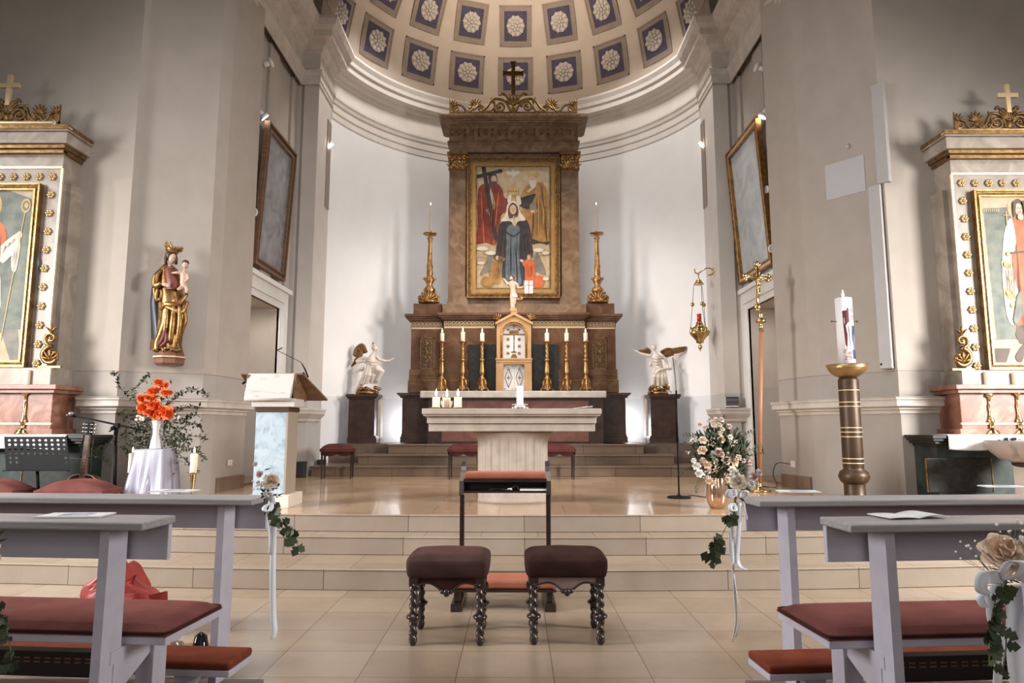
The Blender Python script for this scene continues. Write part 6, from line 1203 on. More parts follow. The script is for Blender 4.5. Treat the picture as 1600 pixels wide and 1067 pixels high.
b.lathe(pf, (c_.x, Ym + .05, mq(250, 1022).z), 8, sm=False); P('console', b, mat('console_wood', (.15, .06, .035), .4, c2=(.20, .09, .055)), md, bev=.003)
b = B(); b.lathe([(.179, .084), (.181, .086), (.181, .101), (.178, .103)], (c_.x, Ym + .05, mq(250, 1022).z), 8, sm=False); P('gilded_rim', b, mat('light_gold', 0), md)
# ================= sanctuary lamp =================
Yl = 11.3; lq = lambda x, y, d=0: W(1060 + x / 6.669, 400 + y / 6.669, Y=Yl + d); s2 = Yl / 1064 / 6.669
sl = thing('sanctuary_lamp', 'hanging brass sanctuary lamp with red glass on a curved wall bracket', 'lamp', tuple(lq(225, 965)))
b = B(); b.tube(cat([tuple(lq(x, y)) for x, y in ((168, 142), (175, 170), (205, 182), (250, 150), (300, 125), (345, 135), (365, 165), (345, 195), (305, 198))], 5, False), .012, 8); b.ell(lq(168, 142), .018, 8)
p = lq(374, 160); b.tube([tuple(lq(362, 165)), tuple(lq(378, 165, .0))], .012, 8); b.ell(tuple(lq(374, 112)), (.014, .02, .03)); b.box(p.x - .0, p.x + .025, Yl - .03, Yl + .03, lq(0, 210).z, lq(0, 112).z); P('wall_bracket', b, BRASS, sl)
b = B(); c_ = lq(210, 240); zz = lambda y: lq(0, y).z - c_.z; b.lathe([(.012, zz(190)), (.008, zz(225)), (.02, zz(240)), (.05, zz(258)), (.06, zz(275)), (.085, zz(290)), (.085, zz(298)), (0, zz(288))], tuple(c_), 24); P('canopy', b, BRASS, sl)
b = B(); ends = [(160, 305, 147, 505, 128, 745, 0), (238, 300, 246, 495, 278, 730, -.08), (246, 310, 266, 510, 282, 750, .08)]
for (x1_, y1_, x2_, y2_, x3_, y3_, d) in ends:
    b.tube([tuple(lq(x1_, y1_, d * .6)), tuple(lq(x2_, y2_, d)), tuple(lq(x3_, y3_, d))], .0045, 5)
P('chain', b, mat('chain_metal', (.10, .12, .16), .4, .8), sl)
b = B()
for (x1_, y1_, x2_, y2_, x3_, y3_, d) in ends: b.ell(lq(x2_, y2_, d), (.033, .03, .036), 12); b.ell(lq(x3_, y3_ + 5, d), (.018, .016, .03), 8)
P('chain_bead', b, BRASS, sl)
b = B(); c_ = lq(222, 800); zz = lambda y: lq(0, y).z - c_.z; b.lathe([(0, zz(1000)), (.006, zz(985)), (.012, zz(975)), (.035, zz(955)), (.03, zz(935)), (.012, zz(920)), (.02, zz(912)), (.06, zz(905)), (.065, zz(880)), (.10, zz(850)), (.145, zz(820)), (.15, zz(790)), (.12, zz(765)), (.13, zz(750)), (.08, zz(735)), (.06, zz(715)), (.05, zz(690)), (.03, zz(685)), (0, zz(685))], tuple(c_), 32, mod=lambda a, z: 1 + (.07 * cos(9 * a) if z > zz(870) else 0)); P('lamp_body', b, BRASS, sl)
b = B()
for k in range(6): a = 2 * pi * k / 6; p = c_ + Vector((.14 * cos(a), .14 * sin(a), zz(790))); b.ell(p, .035, 8)
P('embossed_knobs', b, BRASS, sl)
b = B(); b.lathe([(.034, 0), (.038, zz(602) - zz(690)), (.034, zz(602) - zz(690)), (.03, .01), (0, .01)], tuple(lq(218, 690)), 20); P('red_glass', b, mat('red_glass', (.30, .012, .01), .15, em=(.8, .05, .02), ems=.12), sl)
# ================= processional cross =================
pc = thing('processional_cross', 'tall processional crucifix with copper coloured pole beside the right door', 'cross', tuple(W(1187, 768, Z=PZ))); Yp = pc.location.y; cqx = lambda x, y, d=0: W(1060 + x / 6.669, 400 + y / 6.669, Y=Yp + d)
xp = cqx(828, 0).x; zp = W(1184, 518, Y=Yp).z; x_b = pc.location.x
b = B(); b.tube([(x_b, Yp, PZ + .02), (xp, Yp, zp)], .024, 14); P('pole', b, COPW, pc)
b = B(); b.lathe([(.13, 0), (.14, .012), (.12, .025), (.04, .035), (.03, .09), (.028, .12)], (x_b, Yp, PZ), 24); P('foot', b, BRASS, pc)
zz = lambda y: cqx(0, y).z
b = B(); b.lathe([(.026, 0), (.027, zz(720) - zz(790)), (.02, zz(710) - zz(790)), (.06, zz(695) - zz(790)), (.068, zz(680) - zz(790)), (.06, zz(660) - zz(790)), (.02, zz(650) - zz(790)), (.03, zz(635) - zz(790)), (.02, zz(620) - zz(790)), (.035, zz(610) - zz(790)), (.015, zz(600) - zz(790)), (.018, zz(580) - zz(790))], (xp, Yp, zz(790)), 24)
for (x, y, w_, h_) in ((825, 530, .045, .05), (825, 560, .03, .03)): b.ell(cqx(x, y), (w_, .03, h_), 10)
P('knop', b, BRASS, pc)
b = B(); arms = lambda x, y: cqx(x, y); b.tube([tuple(cqx(828, 575)), tuple(cqx(825, 110))], .02, 8); b.tube([tuple(cqx(700, 222)), tuple(cqx(950, 228))], .02, 8)
for (x, y) in ((820, 95), (820, 130), (690, 205), (700, 240), (722, 205), (955, 235), (930, 250), (935, 210), (805, 85), (840, 90), (820, 75)): b.ell(cqx(x, y), (.032, .018, .032), 8)
for k in range(8): a = pi / 4 * k + .4; b.ell(cqx(828 + 35 * cos(a), 215 + 35 * sin(a), .0), (.008, .006, .04), 6, rot=Matrix.Rotation(pi / 2 - a, 4, 'Y') if 0 else Matrix.Rotation(a + pi / 2, 4, 'Y'))
P('crucifix_cross', b, BRASS, pc)
b = B(); limb(b, [cqx(832, 330, -.04), cqx(834, 290, -.05), cqx(838, 262, -.05)], [.022, .03, .026], 10); b.ell(cqx(836, 243, -.055), (.018, .02, .023)); limb(b, [cqx(845, 262, -.05), cqx(880, 240, -.04), cqx(920, 228, -.03)], [.014, .011, .008]); limb(b, [cqx(825, 262, -.05), cqx(785, 245, -.04), cqx(735, 225, -.03)], [.014, .011, .008])
limb(b, [cqx(832, 330, -.04), cqx(838, 390, -.06), cqx(828, 440, -.04), cqx(828, 490, -.04)], [.026, .022, .016, .012]); remesh(P('corpus', b, BRASS, pc), .006, 1)
# ================= paschal candle =================
Ys = 7.0; xq = lambda x, y: W(1295 + x / 3.333, 450 + y / 3.333, Y=Ys); xb, xt_ = xq(135, 1040).x, xq(117, 400).x
ps = thing('paschal_candle_stand', 'thick bronze column stand with gold rings, ball foot and bowl top', 'candle stand', (xb, Ys, PZ)); xm = lambda y: xb + (xt_ - xb) * (1040 - y) / 640; zz = lambda y: xq(0, y).z - PZ
b = B(); b.lathe([(.17, 0), (.18, .015), (.17, .03), (.11, .04), (.10, .05), (.10, zz(1020)), (.10, zz(1018))], (0, 0, 0), 36)
b.lathe([(.09, zz(1022)), (.10, zz(1020)), (.13, zz(1005)), (.148, zz(980)), (.13, zz(955)), (.095, zz(942)), (.098, zz(935)), (.098, zz(480)), (.09, zz(470))], (0, 0, 0), 36)
b.lathe([(0, zz(474)), (.06, zz(472)), (.13, zz(455)), (.18, zz(430)), (.208, zz(400)), (.20, zz(400)), (.17, zz(425)), (0, zz(440))], (0, 0, 0), 40, 1)
b.v = [(x, y, z) for x, y, z in b.v]; obj('column', b, [BRZ, mat('bowl_bronze', (.42, .28, .13), .35, .75, c2=(.34, .21, .09), sc=4)], ps)
for y in (533, 595, 617, 727, 750, 774, 887, 911): b = B(); b.lathe([(.098, -.005), (.102, -.004), (.102, .004), (.098, .005)], (0, 0, zz(y)), 36); obj('gold_ring', b, mat('light_gold', 0), ps)
pcn = thing('paschal_candle', 'tall white paschal candle with painted red, blue and pale figure in the bronze bowl', 'candle', (xb, Ys, PZ + zz(440))); zz = lambda y: xq(0, y).z - pcn.location.z; cr = .082; hC = zz(52)
b = B(); b.lathe([(cr, 0), (cr, hC - .006), (cr * .8, hC), (.02, hC - .006), (0, hC - .008)], n=40); obj('wax_body', b, mat('white_wax', 0), pcn)
b = B(); flame(b, 0, 0, hC, 1.6, 0); obj('flame', b, FLAME, pcn); b = B(); b.tube([(0, 0, hC - .01), (0, 0, hC + .01)], .003, 5); obj('wick', b, BLK, pcn)
def wrap(b, pts, m, k=0):   # relief patch laid on the candle: pts (px from axis, photo y)
    xs2 = [p[0] for p in pts]
    out = []; q = []
    for i in range(len(pts)):
        a, c = pts[i], pts[(i + 1) % len(pts)]
        for s in range(4): q.append((a[0] + (c[0] - a[0]) * s / 4, a[1] + (c[1] - a[1]) * s / 4))
    def pos(x, y, r): a = math.asin(max(-.98, min(.98, x / 26.0))); return (r * sin(a), -r * cos(a), zz(y))
    n = len(q); c0 = (sum(p[0] for p in q) / n, sum(p[1] for p in q) / n); r = cr + .0012 + k * .0008
    b.add([pos(*p, r) for p in q] + [pos(*c0, r)], [(i, (i + 1) % n, n) for i in range(n)], m)
b = B(); CR1 = mat('candle_red', (.10, .012, .02), .5); CB1 = mat('candle_blue', (.012, .03, .09), .5); CG1 = mat('candle_pale', (.55, .50, .46), .45)
wrap(b, [(-16, 125), (0, 120), (2, 180), (-6, 260), (-4, 320), (-12, 300), (-15, 200)], 0); wrap(b, [(10, 200), (22, 200), (22, 375), (8, 370)], 1); wrap(b, [(-3, 110), (3, 110), (3, 200), (-3, 200)], 0, 1)
wrap(b, [(-9, 200), (0, 182), (10, 200), (7, 250), (14, 325), (-8, 325), (-5, 250)], 2, 2); wrap(b, [(-2, 205), (0, 205), (3, 322), (1, 322)], 1, 3); wrap(b, [(-20, 334), (8, 334), (8, 378), (-20, 378)], 2, 0)
obj('painted_figure', b, [CR1, CB1, CG1], pcn)
def letter(b, ch, x, y, h, m=0, w_=None):
    L_ = {'A': [((0, 0), (.5, 1)), ((.5, 1), (1, 0)), ((.2, .4), (.8, .4))], 'O': [((0, .25), (0, .75)), ((0, .75), (.3, 1)), ((.3, 1), (.7, 1)), ((.7, 1), (1, .75)), ((1, .75), (1, .25)), ((1, .25), (.7, 0)), ((.7, 0), (.3, 0)), ((.3, 0), (0, .25))], 'W': [((0, 0), (.35, 0)), ((.35, 0), (.05, .5)), ((.05, .5), (.3, 1)), ((.3, 1), (.7, 1)), ((.7, 1), (.95, .5)), ((.95, .5), (.65, 0)), ((.65, 0), (1, 0))],
         '2': [((0, .8), (.4, 1)), ((.4, 1), (1, .8)), ((1, .8), (0, 0)), ((0, 0), (1, 0))], '5': [((1, 1), (.1, 1)), ((.1, 1), (.1, .6)), ((.1, .6), (.8, .6)), ((.8, .6), (1, .3)), ((1, .3), (.6, 0)), ((.6, 0), (0, .1))], '0': [((0, .3), (0, .7)), ((0, .7), (.5, 1)), ((.5, 1), (1, .7)), ((1, .7), (1, .3)), ((1, .3), (.5, 0)), ((.5, 0), (0, .3))]}[ch]
    wd = w_ or h * .5
    for (a, c) in L_:
        pp = []
        for (u, v) in (a, c): ang = math.asin(max(-.98, min(.98, (x + u * wd) / 26.0))); pp.append(((cr + .003) * sin(ang), -(cr + .003) * cos(ang), zz(y - v * h)))
        b.tube(pp, .0022, 4, m)
b = B(); letter(b, 'A', 8, 133, 20); letter(b, 'W', 8, 168, 22); letter(b, '2', -18, 338, 14); letter(b, '0', -4, 350, 14); letter(b, '2', -16, 375, 16); letter(b, '5', -4, 375, 16); obj('lettering', b, mat('letter_red', (.35, .06, .04), .5), pcn)
b = B()
for s in (-1, 1): b.tube([(s * cr, 0, zz(174)), (s * (cr + .05), 0, zz(174))], .004, 6); b.ell((s * (cr + .05), 0, zz(174)), .010, 6)
obj('incense_pin', b, BRZ, pcn)
# ================= microphones, music stand, guitar, chairs =================
mb = W(1061, 778, Z=PZ); t = thing('microphone_stand', 'thin black microphone stand with round base on the platform right of the altar table', 'microphone stand', (mb.x, mb.y, PZ)); Yk = mb.y
k2 = lambda x, y: tuple(W(x, y, Y=Yk) - Vector((mb.x, mb.y, PZ)))
b = B(); b.lathe([(.125, 0), (.13, .006), (.125, .018), (.03, .024), (.012, .04), (0, .04)], n=36); obj('base', b, BLK, t)
b = B(); b.tube([(0, 0, .02), k2(1058, 660)], .009, 10); b.tube([k2(1058, 690), k2(1056.5, 610)], .011, 10); obj('pole', b, BLK, t); b = B(); b.tube(cat([k2(1056.5, 612), k2(1055, 590), k2(1052, 565), k2(1051, 558)], 4, False), .005, 6); obj('gooseneck', b, BLKP, t)
b = B(); b.tube(cat([(mb.x + .1, mb.y, PZ + .006), (mb.x + .2, mb.y + .25, PZ + .006), (mb.x + .35, mb.y - .02, PZ + .006), (mb.x + .6, mb.y + .1, PZ + .006)], 6, False), .005, 6); T('floor_cable', b, BLKP, 'black cable on the platform from the round based microphone stand to the vase', 'cable')
Yk = 6.9; k3 = lambda x, y, d=0: W(x / 7.62, 640 + y / 7.62, Y=Yk + d); fo = k3(1370, 940); t = thing('boom_microphone_stand', 'black boom microphone stand standing left of the orange flowers', 'microphone stand', (fo.x, Yk, PZ))
b = B(); b.tube([(fo.x, Yk, PZ + .12), tuple(k3(1375, 420))], .018, 12); b.tube([tuple(k3(1375, 420)), tuple(k3(1390, 190))], .014, 12); b.tube([tuple(k3(1378, 300)), tuple(k3(1390, 190))], .02, 12); P('pole', b, BLK, t)
for k in range(3): b = B(); a = 2 * pi * k / 3 + .5; b.tube([(fo.x, Yk, PZ + .16), (fo.x + .3 * cos(a), Yk + .3 * sin(a), PZ + .012)], .009, 8); P('leg', b, BLK, t)
b = B(); b.tube([tuple(k3(830, 60)), tuple(k3(1750, 255))], .010, 10); b.bc(tuple(k3(1390, 190)), (.05, .04, .05)); b.tube([tuple(k3(1300, 260)), tuple(k3(1390, 205))], .008, 8); b.ell(k3(1340, 222, -.03), .022, 8); P('boom', b, BLK, t, bev=.002)
b = B(); b.tube([tuple(k3(900, 82)), tuple(k3(845, 62))], [.014, .018], 12); b.ell(k3(845, 48, -.01), (.028, .022, .022), 12, 1); b.ell(k3(800, 65), .01, 6, 1); P('microphone', b, [BLK, mat('grey_metal', 0)], t)
Yk = 6.78; ms0 = k3(440, 940); t = thing('music_stand', 'black music stand with perforated desk in front of the left side altar', 'music stand', (ms0.x, Yk, PZ))
# perforated desk: a sheet with round holes
b = B(); A_ = [k3(50, 322), k3(795, 322), k3(840, 728, -.02), k3(72, 728, -.02)]
def dk(u, v, d=0): p = (A_[0] * (1 - u) + A_[1] * u) * (1 - v) + (A_[3] * (1 - u) + A_[2] * u) * v; p = p.copy(); p.y += d; return tuple(p)
cols = [(90 + 73.5 * i - 50) / 760 for i in range(10)]; rws = [(365 + 52.5 * j - 322) / 406 for j in range(6)]; present = lambda i, j: (i, j) and (j < 4 or i < 2 or i == 9)
cu_ = [0] + [(cols[i] + cols[i + 1]) / 2 + .01 for i in range(9)] + [1]; rv_ = [0] + [(rws[j] + rws[j + 1]) / 2 for j in range(5)] + [rws[5] + .06, 1]
for i in range(10):
    for j in range(7):
        u0, u1, v0, v1 = cu_[i], cu_[i + 1], rv_[j], rv_[j + 1]
        if j < 6 and present(i, j):
            cx_, cy_ = cols[i] + .025, rws[j]; n = 16; ring = [(cx_ + .024 * cos(2 * pi * k / n), cy_ + .034 * sin(2 * pi * k / n)) for k in range(n)]
            def edge(k):
                a = 2 * pi * k / n; c, s_ = cos(a), sin(a); m_ = max(abs(c), abs(s_)); c, s_ = c / m_, s_ / m_
                return (cx_ + c * ((u1 - cx_) if c > 0 else (cx_ - u0)), cy_ + s_ * ((v1 - cy_) if s_ > 0 else (cy_ - v0)))
            out = [edge(k) for k in range(n)]
            b.add([dk(*p) for p in out] + [dk(*p) for p in ring], [(k, (k + 1) % n, n + (k + 1) % n, n + k) for k in range(n)])
        else: b.add([dk(u0, v0), dk(u1, v0), dk(u1, v1), dk(u0, v1)], [(0, 1, 2, 3)])
P('desk', b, BLK, t, solid=.003)
b = B(); q = [dk(0, 1, -.05), dk(1, 1, -.05), dk(1, 1), dk(0, 1)]; b.add([*q, *[(x, y, z + .008) for x, y, z in q]], [(0, 1, 2, 3), (4, 5, 6, 7), (0, 1, 5, 4), (1, 2, 6, 5), (2, 3, 7, 6), (3, 0, 4, 7)]); b.tube([tuple(k3(300, 610, .03)), tuple(k3(400, 700, .03)), tuple(k3(500, 700, .03)), tuple(k3(610, 610, .03))], .008, 6); P('lip', b, BLK, t)
b = B(); b.tube([tuple(k3(440, 650, .03)), (ms0.x, Yk + .03, .60)], .014, 10); P('pole', b, BLK, t)
for k in range(3): b = B(); a = 2 * pi * k / 3 + .3; b.tube([(ms0.x, Yk + .03, .66), (ms0.x + .2 * cos(a), Yk + .03 + .14 * sin(a), PZ + .008)], .008, 8); P('leg', b, BLK, t)
# guitar on its stand
Yk = 7.0; gt = thing('acoustic_guitar', 'acoustic guitar with dark sunburst body standing before the left side altar', 'guitar', tuple(k3(1012, 1100)) ); gt.location.z = PZ + .03
ax0, ax1 = k3(1012, 830), k3(1095, 160); dr = (ax1 - ax0).normalized(); sd = Vector((dr.z, 0, -dr.x)); C0 = ax0 - dr * .30
out = []; HS = [(0, .0), (.02, .09), (.06, .15), (.12, .185), (.18, .19), (.24, .165), (.29, .125), (.33, .12), (.38, .135), (.42, .14), (.45, .125), (.475, .08), (.485, 0)]
pr = [(C0 + dr * (h - .13) + sd * w_) for h, w_ in HS] + [(C0 + dr * (h - .13) - sd * w_) for h, w_ in HS[-2:0:-1]]
pr = [Vector(p) for p in cat([tuple(p) for p in pr], 3)]; n = len(pr); f0 = [Vector((p.x, Yk - .05, p.z)) for p in pr]; f1 = [Vector((p.x, Yk + .05, p.z)) for p in pr]
b = B(); b.add(f0 + f1, [(i, (i + 1) % n, n + (i + 1) % n, n + i) for i in range(n)], 1, True); b.add(f0, [list(range(n))], 0); b.add(f1, [list(range(n))], 1); b.tube([tuple(p) for p in f0], .005, 5, 2, closed=True)
P('body', b, [mat('sunburst_top', (.012, .008, .006), .2, c2=(.03, .015, .008), sc=3, coat=.6), mat('guitar_side', (.06, .025, .012), .3, coat=.4), mat('cream_binding', (.6, .5, .36), .4)], gt)
def slab(b, p0, p1, w0, w1, y0, y1, m=0): b.hexa([(p0.x + sd.x * w0 / 2, y0, p0.z + sd.z * w0 / 2), (p1.x + sd.x * w1 / 2, y0, p1.z + sd.z * w1 / 2), (p1.x - sd.x * w1 / 2, y0, p1.z - sd.z * w1 / 2), (p0.x - sd.x * w0 / 2, y0, p0.z - sd.z * w0 / 2)], [(p0.x + sd.x * w0 / 2, y1, p0.z + sd.z * w0 / 2), (p1.x + sd.x * w1 / 2, y1, p1.z + sd.z * w1 / 2), (p1.x - sd.x * w1 / 2, y1, p1.z - sd.z * w1 / 2), (p0.x - sd.x * w0 / 2, y1, p0.z - sd.z * w0 / 2)], m)
hd = k3(1085, 300); b = B(); slab(b, ax0 - dr * .06, hd, .058, .044, Yk - .062, Yk - .035, 0)
for i in range(18): p = ax0 - dr * .05 + (hd - ax0 + dr * .05) * (1 - .94 ** (i * 1.6)) * 1.05; slab(b, p, p + dr * .003, .058 - .0005 * i, .058 - .0005 * i, Yk - .064, Yk - .060, 1)
for i in range(6): o_ = (i - 2.5) * .007; b.tube([tuple(ax0 - dr * .12 + sd * o_ + Vector((0, -.066, 0))), tuple(hd + sd * o_ * .85 + Vector((0, -.066, 0)))], .0008, 3, 1)
P('neck', b, [mat('fretboard', (.14, .08, .05), .5), mat('fret_metal', (.6, .55, .48), .3, .9)], gt)
b = B(); slab(b, hd, hd + dr * .13, .05, .075, Yk - .05, Yk - .03, 0)
for i in range(3):
    for s in (-1, 1): p = hd + dr * (.03 + .038 * i); b.tube([tuple(p + sd * s * .02 + Vector((0, -.05, 0))), tuple(p + sd * s * .055 + Vector((0, -.04, 0)))], .004, 6, 1); b.ell(p + sd * s * .062 + Vector((0, -.04, 0)), .010, 8, 1); b.ell(p + sd * s * .018 + Vector((0, -.052, 0)), .007, 6, 1)
P('headstock', b, [BLK, mat('fret_metal', 0)], gt)
gs = thing('guitar_stand', 'dark padded stand holding the acoustic guitar', 'stand', (C0.x, Yk + .1, PZ)); b = B()
b.tube([(C0.x, Yk + .1, PZ + .06), tuple(k3(1030, 560, .07))], .009, 8); b.tube(cat([tuple(k3(955, 560, -.04)), tuple(k3(965, 562, .02)), tuple(k3(1030, 566, .06)), tuple(k3(1120, 562, .02)), tuple(k3(1150, 572, -.04))], 4, False), .014, 8)
for k in range(3): a = 2 * pi * k / 3 + .5; b.tube([(C0.x, Yk + .1, PZ + .1), (C0.x + .22 * cos(a), Yk + .1 + .2 * sin(a), PZ + .01)], .009, 8)
P('frame', b, BLKP, gs)
# potted fern behind the guitar
b = B(); rn = random.Random(9); fp = k3(1090, 560, .25)
for k in range(11):
    a = -.9 + k * .26; d = Vector((sin(a) * 1.0 + .5, -.2, cos(a) * .5 + .1)).normalized(); p = fp.copy(); pts = []
    for i in range(9):
        pts.append(tuple(p)); p = p + d * .028; d = (d + Vector((0, 0, -.13))).normalized()
        for s in (-1, 1): leafq(b, p, Vector((0, 0, 1)) * s * .8 + d * .6 + rvec(rn) * .2, .045 * (1 - i / 12), .010)
    b.tube(pts, .0015, 4)
b.tube([tuple(fp), (fp.x, fp.y, PZ)], .008, 6); T('fern_spray', b, LEAF, 'drooping green fern spray behind the neck of the guitar', 'plant')
# two chairs behind the left front pew
def low_stool(x, w_, top, label, Y=6.72):
    p = W(x, top, Y=Y); t = thing('low_stool', label, 'stool', (p.x, Y, PZ)); hw = w_ / 2 * Y / 1064; h = p.z - PZ
    b = B(); b.grid(lambda u, v: ((u * 2 - 1) * hw, (v * 2 - 1) * .17, h - .10 + .10 * max(0, 1 - abs(u * 2 - 1) ** 2.4) * (1 - abs(v * 2 - 1) ** 6)), 28, 12); b.box(-hw, hw, -.17, .17, h - .14, h - .10); obj('cushion', b, VEL, t)
    for sx in (-1, 1):
        for sy in (-1, 1): b = B(); b.box(sx * (hw - .03) - .018, sx * (hw - .03) + .018, sy * .14 - .018, sy * .14 + .018, 0, h - .13); obj('leg', b, BWOOD, t)
    return t
low_stool(125, 104, 748, 'low stool with domed rose cushion in front of the guitar'); low_stool(-8, 96, 748, 'low stool with domed rose cushion below the music stand, at the left edge')
# ================= font =================
fp = W(1612, 690, Y=6.72); t = thing('baptismal_font', 'veined marble baptismal bowl on a pale pedestal in front of the right side altar', 'font', (fp.x, 6.72, PZ)); zz = lambda y: W(1612, y, Y=6.40).z - PZ
b = B(); b.lathe([(0, zz(726)), (.16, zz(726)), (.28, zz(719)), (.345, zz(708)), (.37, zz(700)), (.385, zz(692)), (.385, zz(689)), (.36, zz(689)), (.33, zz(697)), (.15, zz(712)), (0, zz(714))], n=48); obj('bowl', b, mat('font_marble', (.42, .35, .31), .4, c2=(.26, .21, .19), sc=2.5, det=7, dist=2.5, lo=.5, hi=.62), t)
b = B(); b.bc((0, 0, (zz(727)) / 2 + .03), (.24, .24, zz(727) - .06)); b.bc((0, 0, .03), (.32, .32, .06)); obj('pedestal', b, mat('cream_stone', 0), t, bev=.006)
b = B(); b.lathe([(.09, zz(735)), (.17, zz(731)), (.18, zz(726)), (0, zz(726))], n=32); obj('collar', b, MRD, t)
# ================= wall paintings, spotlights, speaker, fittings =================
def wallpic(s, yn, yf, z0, z1, name_label, fmat, cmat):
    xt2 = 3.60 if s < 0 else 3.575; xb2 = 3.71; t = thing('wall_painting', name_label, 'painting', (s * xb2, (yn + yf) / 2, z0))
    def fn(x, y, d=0): X = xb2 + (xt2 - xb2) * (1 - y / (z1 - z0)); return (s * (X - d), yn + x, z1 - y)
    w_, h_ = yf - yn, z1 - z0; b = B(); b.add([fn(x, y, 0) for x, y in ((.05, .05), (w_ - .05, .05), (w_ - .05, h_ - .05), (.05, h_ - .05))], [(0, 1, 2, 3)]); P('canvas', b, cmat, t)
    b = B(); frame(b, fn, 0, 0, w_, h_, [(0, .03, .05, 0), (.03, .085, .03, 1), (.085, .12, .04, 0)]); P('picture_frame', b, fmat, t)
CV = mat('glazed_canvas', (.12, .115, .12), .18, c2=(.24, .235, .24), sc=2.5, det=8, dist=1.5)  # lightened base colour includes the sheen reflected by the canvas
wallpic(-1, 9.36, 10.60, 3.55, 5.66, 'tall dark glossy oil painting in brown gold frame on the left sanctuary wall', [BWOOD, BRZ], CV)
wallpic(1, 9.56, 11.0, 3.57, 5.80, 'tall glossy oil painting with pale reflection in bright gold frame on the right sanctuary wall', [GOLD, mat('light_gold', 0)], mat('reflection_canvas', (.36, .38, .40), .2, c2=(.48, .50, .52), sc=2.5, det=8, dist=1.5))  # pale canvas colour is the reflected light painted in
def spot(x, y, Y, dx, dy, dz, label, lit, s=1):
    p = W(x, y, Y=Y); t = thing('spotlight', label, 'spotlight', tuple(p), group='small white spotlights of the sanctuary'); d = Vector((dx, dy, dz)).normalized()
    b = B(); b.tube([tuple(p - d * .13), tuple(p - d * .05)], .038 * s, 14); b.tube([tuple(p - d * .05), tuple(p - d * .03), tuple(p)], [.045 * s, .07 * s, .075 * s], 18); P('housing', b, WHT, t)
    b = B(); b.tube([tuple(p + d * .001), tuple(p + d * .004)], .06 * s, 18); P('lens', b, mat('lamp_lit', (1, .9, .75), .3, em=(1, .84, .62), ems=9) if lit else mat('lamp_off', (.3, .3, .3), .2), t)
    b = B(); q = p - d * .09; wx = math.copysign(3.785, p.x); b.tube([tuple(q), (wx, q.y, q.z + .02)], .012, 6); b.bc((wx, q.y, q.z + .02), (.03, .06, .06)); P('arm', b, BLK, t); return t
spot(414, 184, 9.32, .7, .5, -.8, 'lit white spotlight above the dark painting on the left wall', True)
spot(424, 97, 9.5, .8, .4, .6, 'unlit white spotlight high on the left wall', False)
spot(1191, 183, 9.5, -.5, .2, -.9, 'lit white spotlight above the gold framed painting on the right wall', True)
spot(1182, 104, 9.6, -.8, .4, .6, 'unlit white spotlight high on the right wall', False)
spot(396, 331, 9.15, .2, -1, 0, 'round spotlight beside the edge of the dark painting on the left wall', False, .8); spot(1207, 388, 9.35, -.2, -1, 0, 'round spotlight beside the lower corner of the gold framed painting', False, .8); spot(1197, 296, 9.4, -1, 0, 0, 'white tube spotlight beside the gold framed painting', False, .7)
for s, x0, x1, y0, y1 in ((-1, 503.5, 514, 193, 327), (1, 1092, 1103, 195, 326)):
    t = thing('light_strip', 'narrow recessed lighting slot at the %s edge of the apse wall' % ('left' if s < 0 else 'right'), 'light fixture', (s * 3.35, 11.7, W(0, y1, Y=11.7).z)); b = B(); za, zb = W(0, y1, Y=11.7).z, W(0, y0, Y=11.7).z
    b.box(min(s * 3.345, s * 3.365), max(s * 3.345, s * 3.365), 11.55, 11.78, za, zb); P('slot_cover', b, mat('slot_brown', (.25, .20, .17), .7), t)
    zl_ = W(0, 231, Y=11.6).z; b = B(); b.tube([(s * 3.35, 11.62, zl_), (s * 3.27, 11.6, zl_ + .07)], .028, 12); P('lamp', b, mat('lamp_lit', 0), t)
# column loudspeaker on the right pier
def on_pier(x, y, A_, C_, off=0):
    a = W(x, y, Y=1) - Vector((0, 0, H)); n = Vector((-(C_[1] - A_[1]), C_[0] - A_[0])); tt = (n.x * A_[0] + n.y * A_[1]) / (n.x * a.x + n.y * a.y); n.normalize()
    if n.y > 0: n = -n
    return Vector((a.x * tt + n.x * off, a.y * tt + n.y * off, a.z * tt + H))
A_, C_ = (3.75, 8.36), (4.25, 7.74); nn = Vector((-(C_[1] - A_[1]), C_[0] - A_[0])).normalized(); nn = nn if nn.y < 0 else -nn; ex = (Vector((C_[0], C_[1])) - Vector((A_[0], A_[1]))).normalized()
def pierbox(b, x0, x1, y0, y1, d0, d1, m=0):
    pa_, pb_ = on_pier(x0, (y0 + y1) / 2, A_, C_), on_pier(x1, (y0 + y1) / 2, A_, C_); za, zb = on_pier((x0 + x1) / 2, y1, A_, C_).z, on_pier((x0 + x1) / 2, y0, A_, C_).z
    f_ = lambda p, d, z: (p.x + nn.x * d, p.y + nn.y * d, z)
    b.hexa([f_(pa_, d1, za), f_(pb_, d1, za), f_(pb_, d0, za), f_(pa_, d0, za)], [f_(pa_, d1, zb), f_(pb_, d1, zb), f_(pb_, d0, zb), f_(pa_, d0, zb)], m)
pS = on_pier(1386, 577, A_, C_); t = thing('column_loudspeaker', 'tall narrow grey column loudspeaker on the edge of the right pier', 'loudspeaker', tuple(pS)); SPK = mat('speaker_grey', (.40, .375, .365), .5, c2=(.43, .40, .39))
b = B(); pierbox(b, 1371, 1390, 290, 577, .02, .10); P('lower_section', b, SPK, t, bev=.004); b = B(); pierbox(b, 1371, 1390, 133, 289, .02, .10); P('upper_section', b, SPK, t, bev=.004)
pd_ = on_pier(1383, 570, A_, C_, .102); b = B(); b.ell(pd_, .012, 8); P('screw', b, BLK, t)
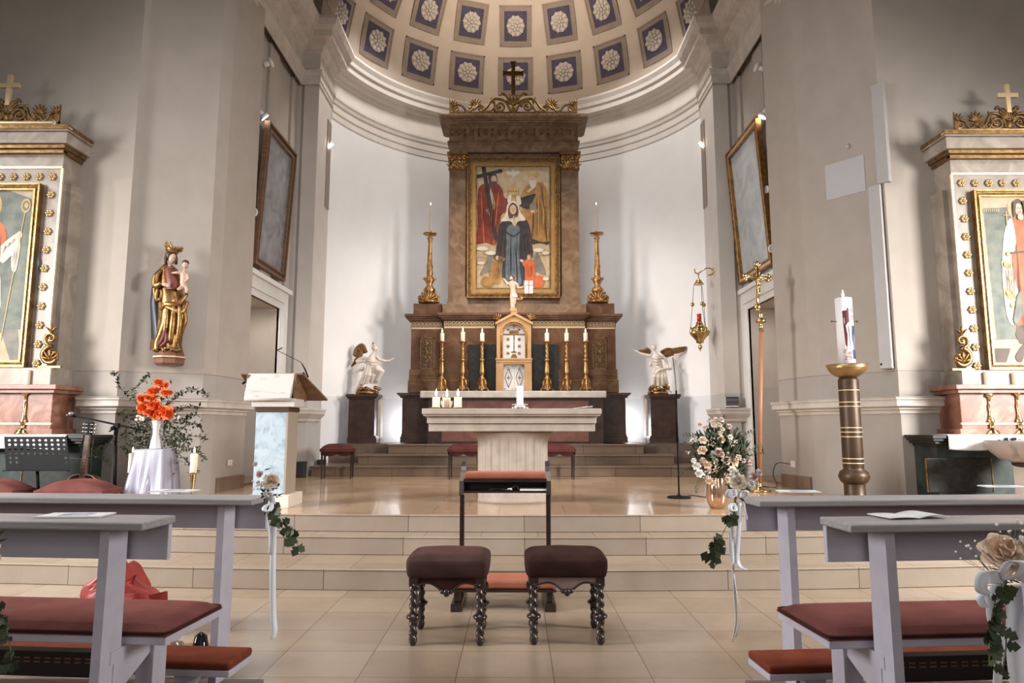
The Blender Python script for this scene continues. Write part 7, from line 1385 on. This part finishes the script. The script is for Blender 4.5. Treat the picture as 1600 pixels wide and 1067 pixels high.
b = B(); pierbox(b, 1290, 1352, 250, 306, 0, .006); T('wall_plate', b, mat('plate_grey', (.47, .45, .45), .6), 'flat pale rectangular plate on the right pier', 'plate')
p = on_pier(1326, 229, A_, C_, .012); b = B(); b.ell(p, (.033, .02, .033), 14); T('wall_sensor', b, MOLD, 'small round white sensor above the plate on the right pier', 'sensor')
# books on the right pilaster ledge
cols_ = [(.05, .05, .06), (.10, .09, .09), (.07, .06, .06), (.13, .12, .12)]
for k in range(5):
    b = B(); xb_ = W(1145, 630, Y=10.9).x; z = 1.571 + .034 * k; b.box(xb_ - .10, xb_ + .10, 10.92, 10.995, z, z + .032, 1); b.box(xb_ - .102, xb_ + .102, 10.918, 10.997, z, z + .005, 0); b.box(xb_ - .102, xb_ + .102, 10.918, 10.997, z + .027, z + .032, 0); b.box(xb_ - .102, xb_ + .102, 10.916, 10.92, z, z + .032, 0) if k != 0 else None
    T('hymn_book', b, [mat('book_cover_%d' % (k % 4), cols_[k % 4], .6), PAPER], ('lowest', 'second lowest', 'middle', 'second highest', 'topmost')[k] + ' dark book of the stack on the right pilaster ledge', 'book', 'stack of books on the right pilaster ledge')
# black floor loudspeakers at the left pilaster
for i, (x0, x1, y0, y1, Y) in enumerate(((462, 475, 720, 744, 10.85), (494, 506, 713, 737, 11.45))):
    b = B(); p0, p1 = W(x0, y1, Y=Y), W(x1, y1, Y=Y); z = PZ; b.box(p0.x, p1.x, Y, Y + .14, z, z + .25); T('floor_box', b, BLKP, ('small black box on the floor at the front of the left pilaster', 'small black box on the floor at the apse side of the left pilaster')[i], 'box', bev=.008)
# sockets with cable
b = B(); A_, C_ = (3.57, 9.28), (3.68, 8.52); p = on_pier(1240, 725, A_, C_, .004); q = on_pier(1232, 725, A_, C_, .004)
t = thing('wall_socket', 'white double socket with plugged black cable low on the right pier', 'socket', tuple(p)); b.bc(tuple(p), (.02, .13, .085)); P('cover', b, WHT, t, bev=.004)
b = B(); p1 = p + Vector((-.03, .05, 0)); b.tube(cat([tuple(p1), tuple(p1 + Vector((-.12, .12, .0))), tuple(p1 + Vector((-.16, .16, -.15))), (p1.x - .14, p1.y + .1, PZ + .012), (p1.x - .3, p1.y + .2, PZ + .008)], 6, False), .006, 6); P('plug_cable', b, BLKP, t)
p = on_pier(358, 723, (-3.665, 8.3), (-3.61, 9.13), .004); b = B(); b.bc((p.x + .006, p.y, p.z), (.014, .13, .075)); T('wall_socket', b, WHT, 'white socket low on the left pier behind the orange flowers', 'socket', bev=.003)
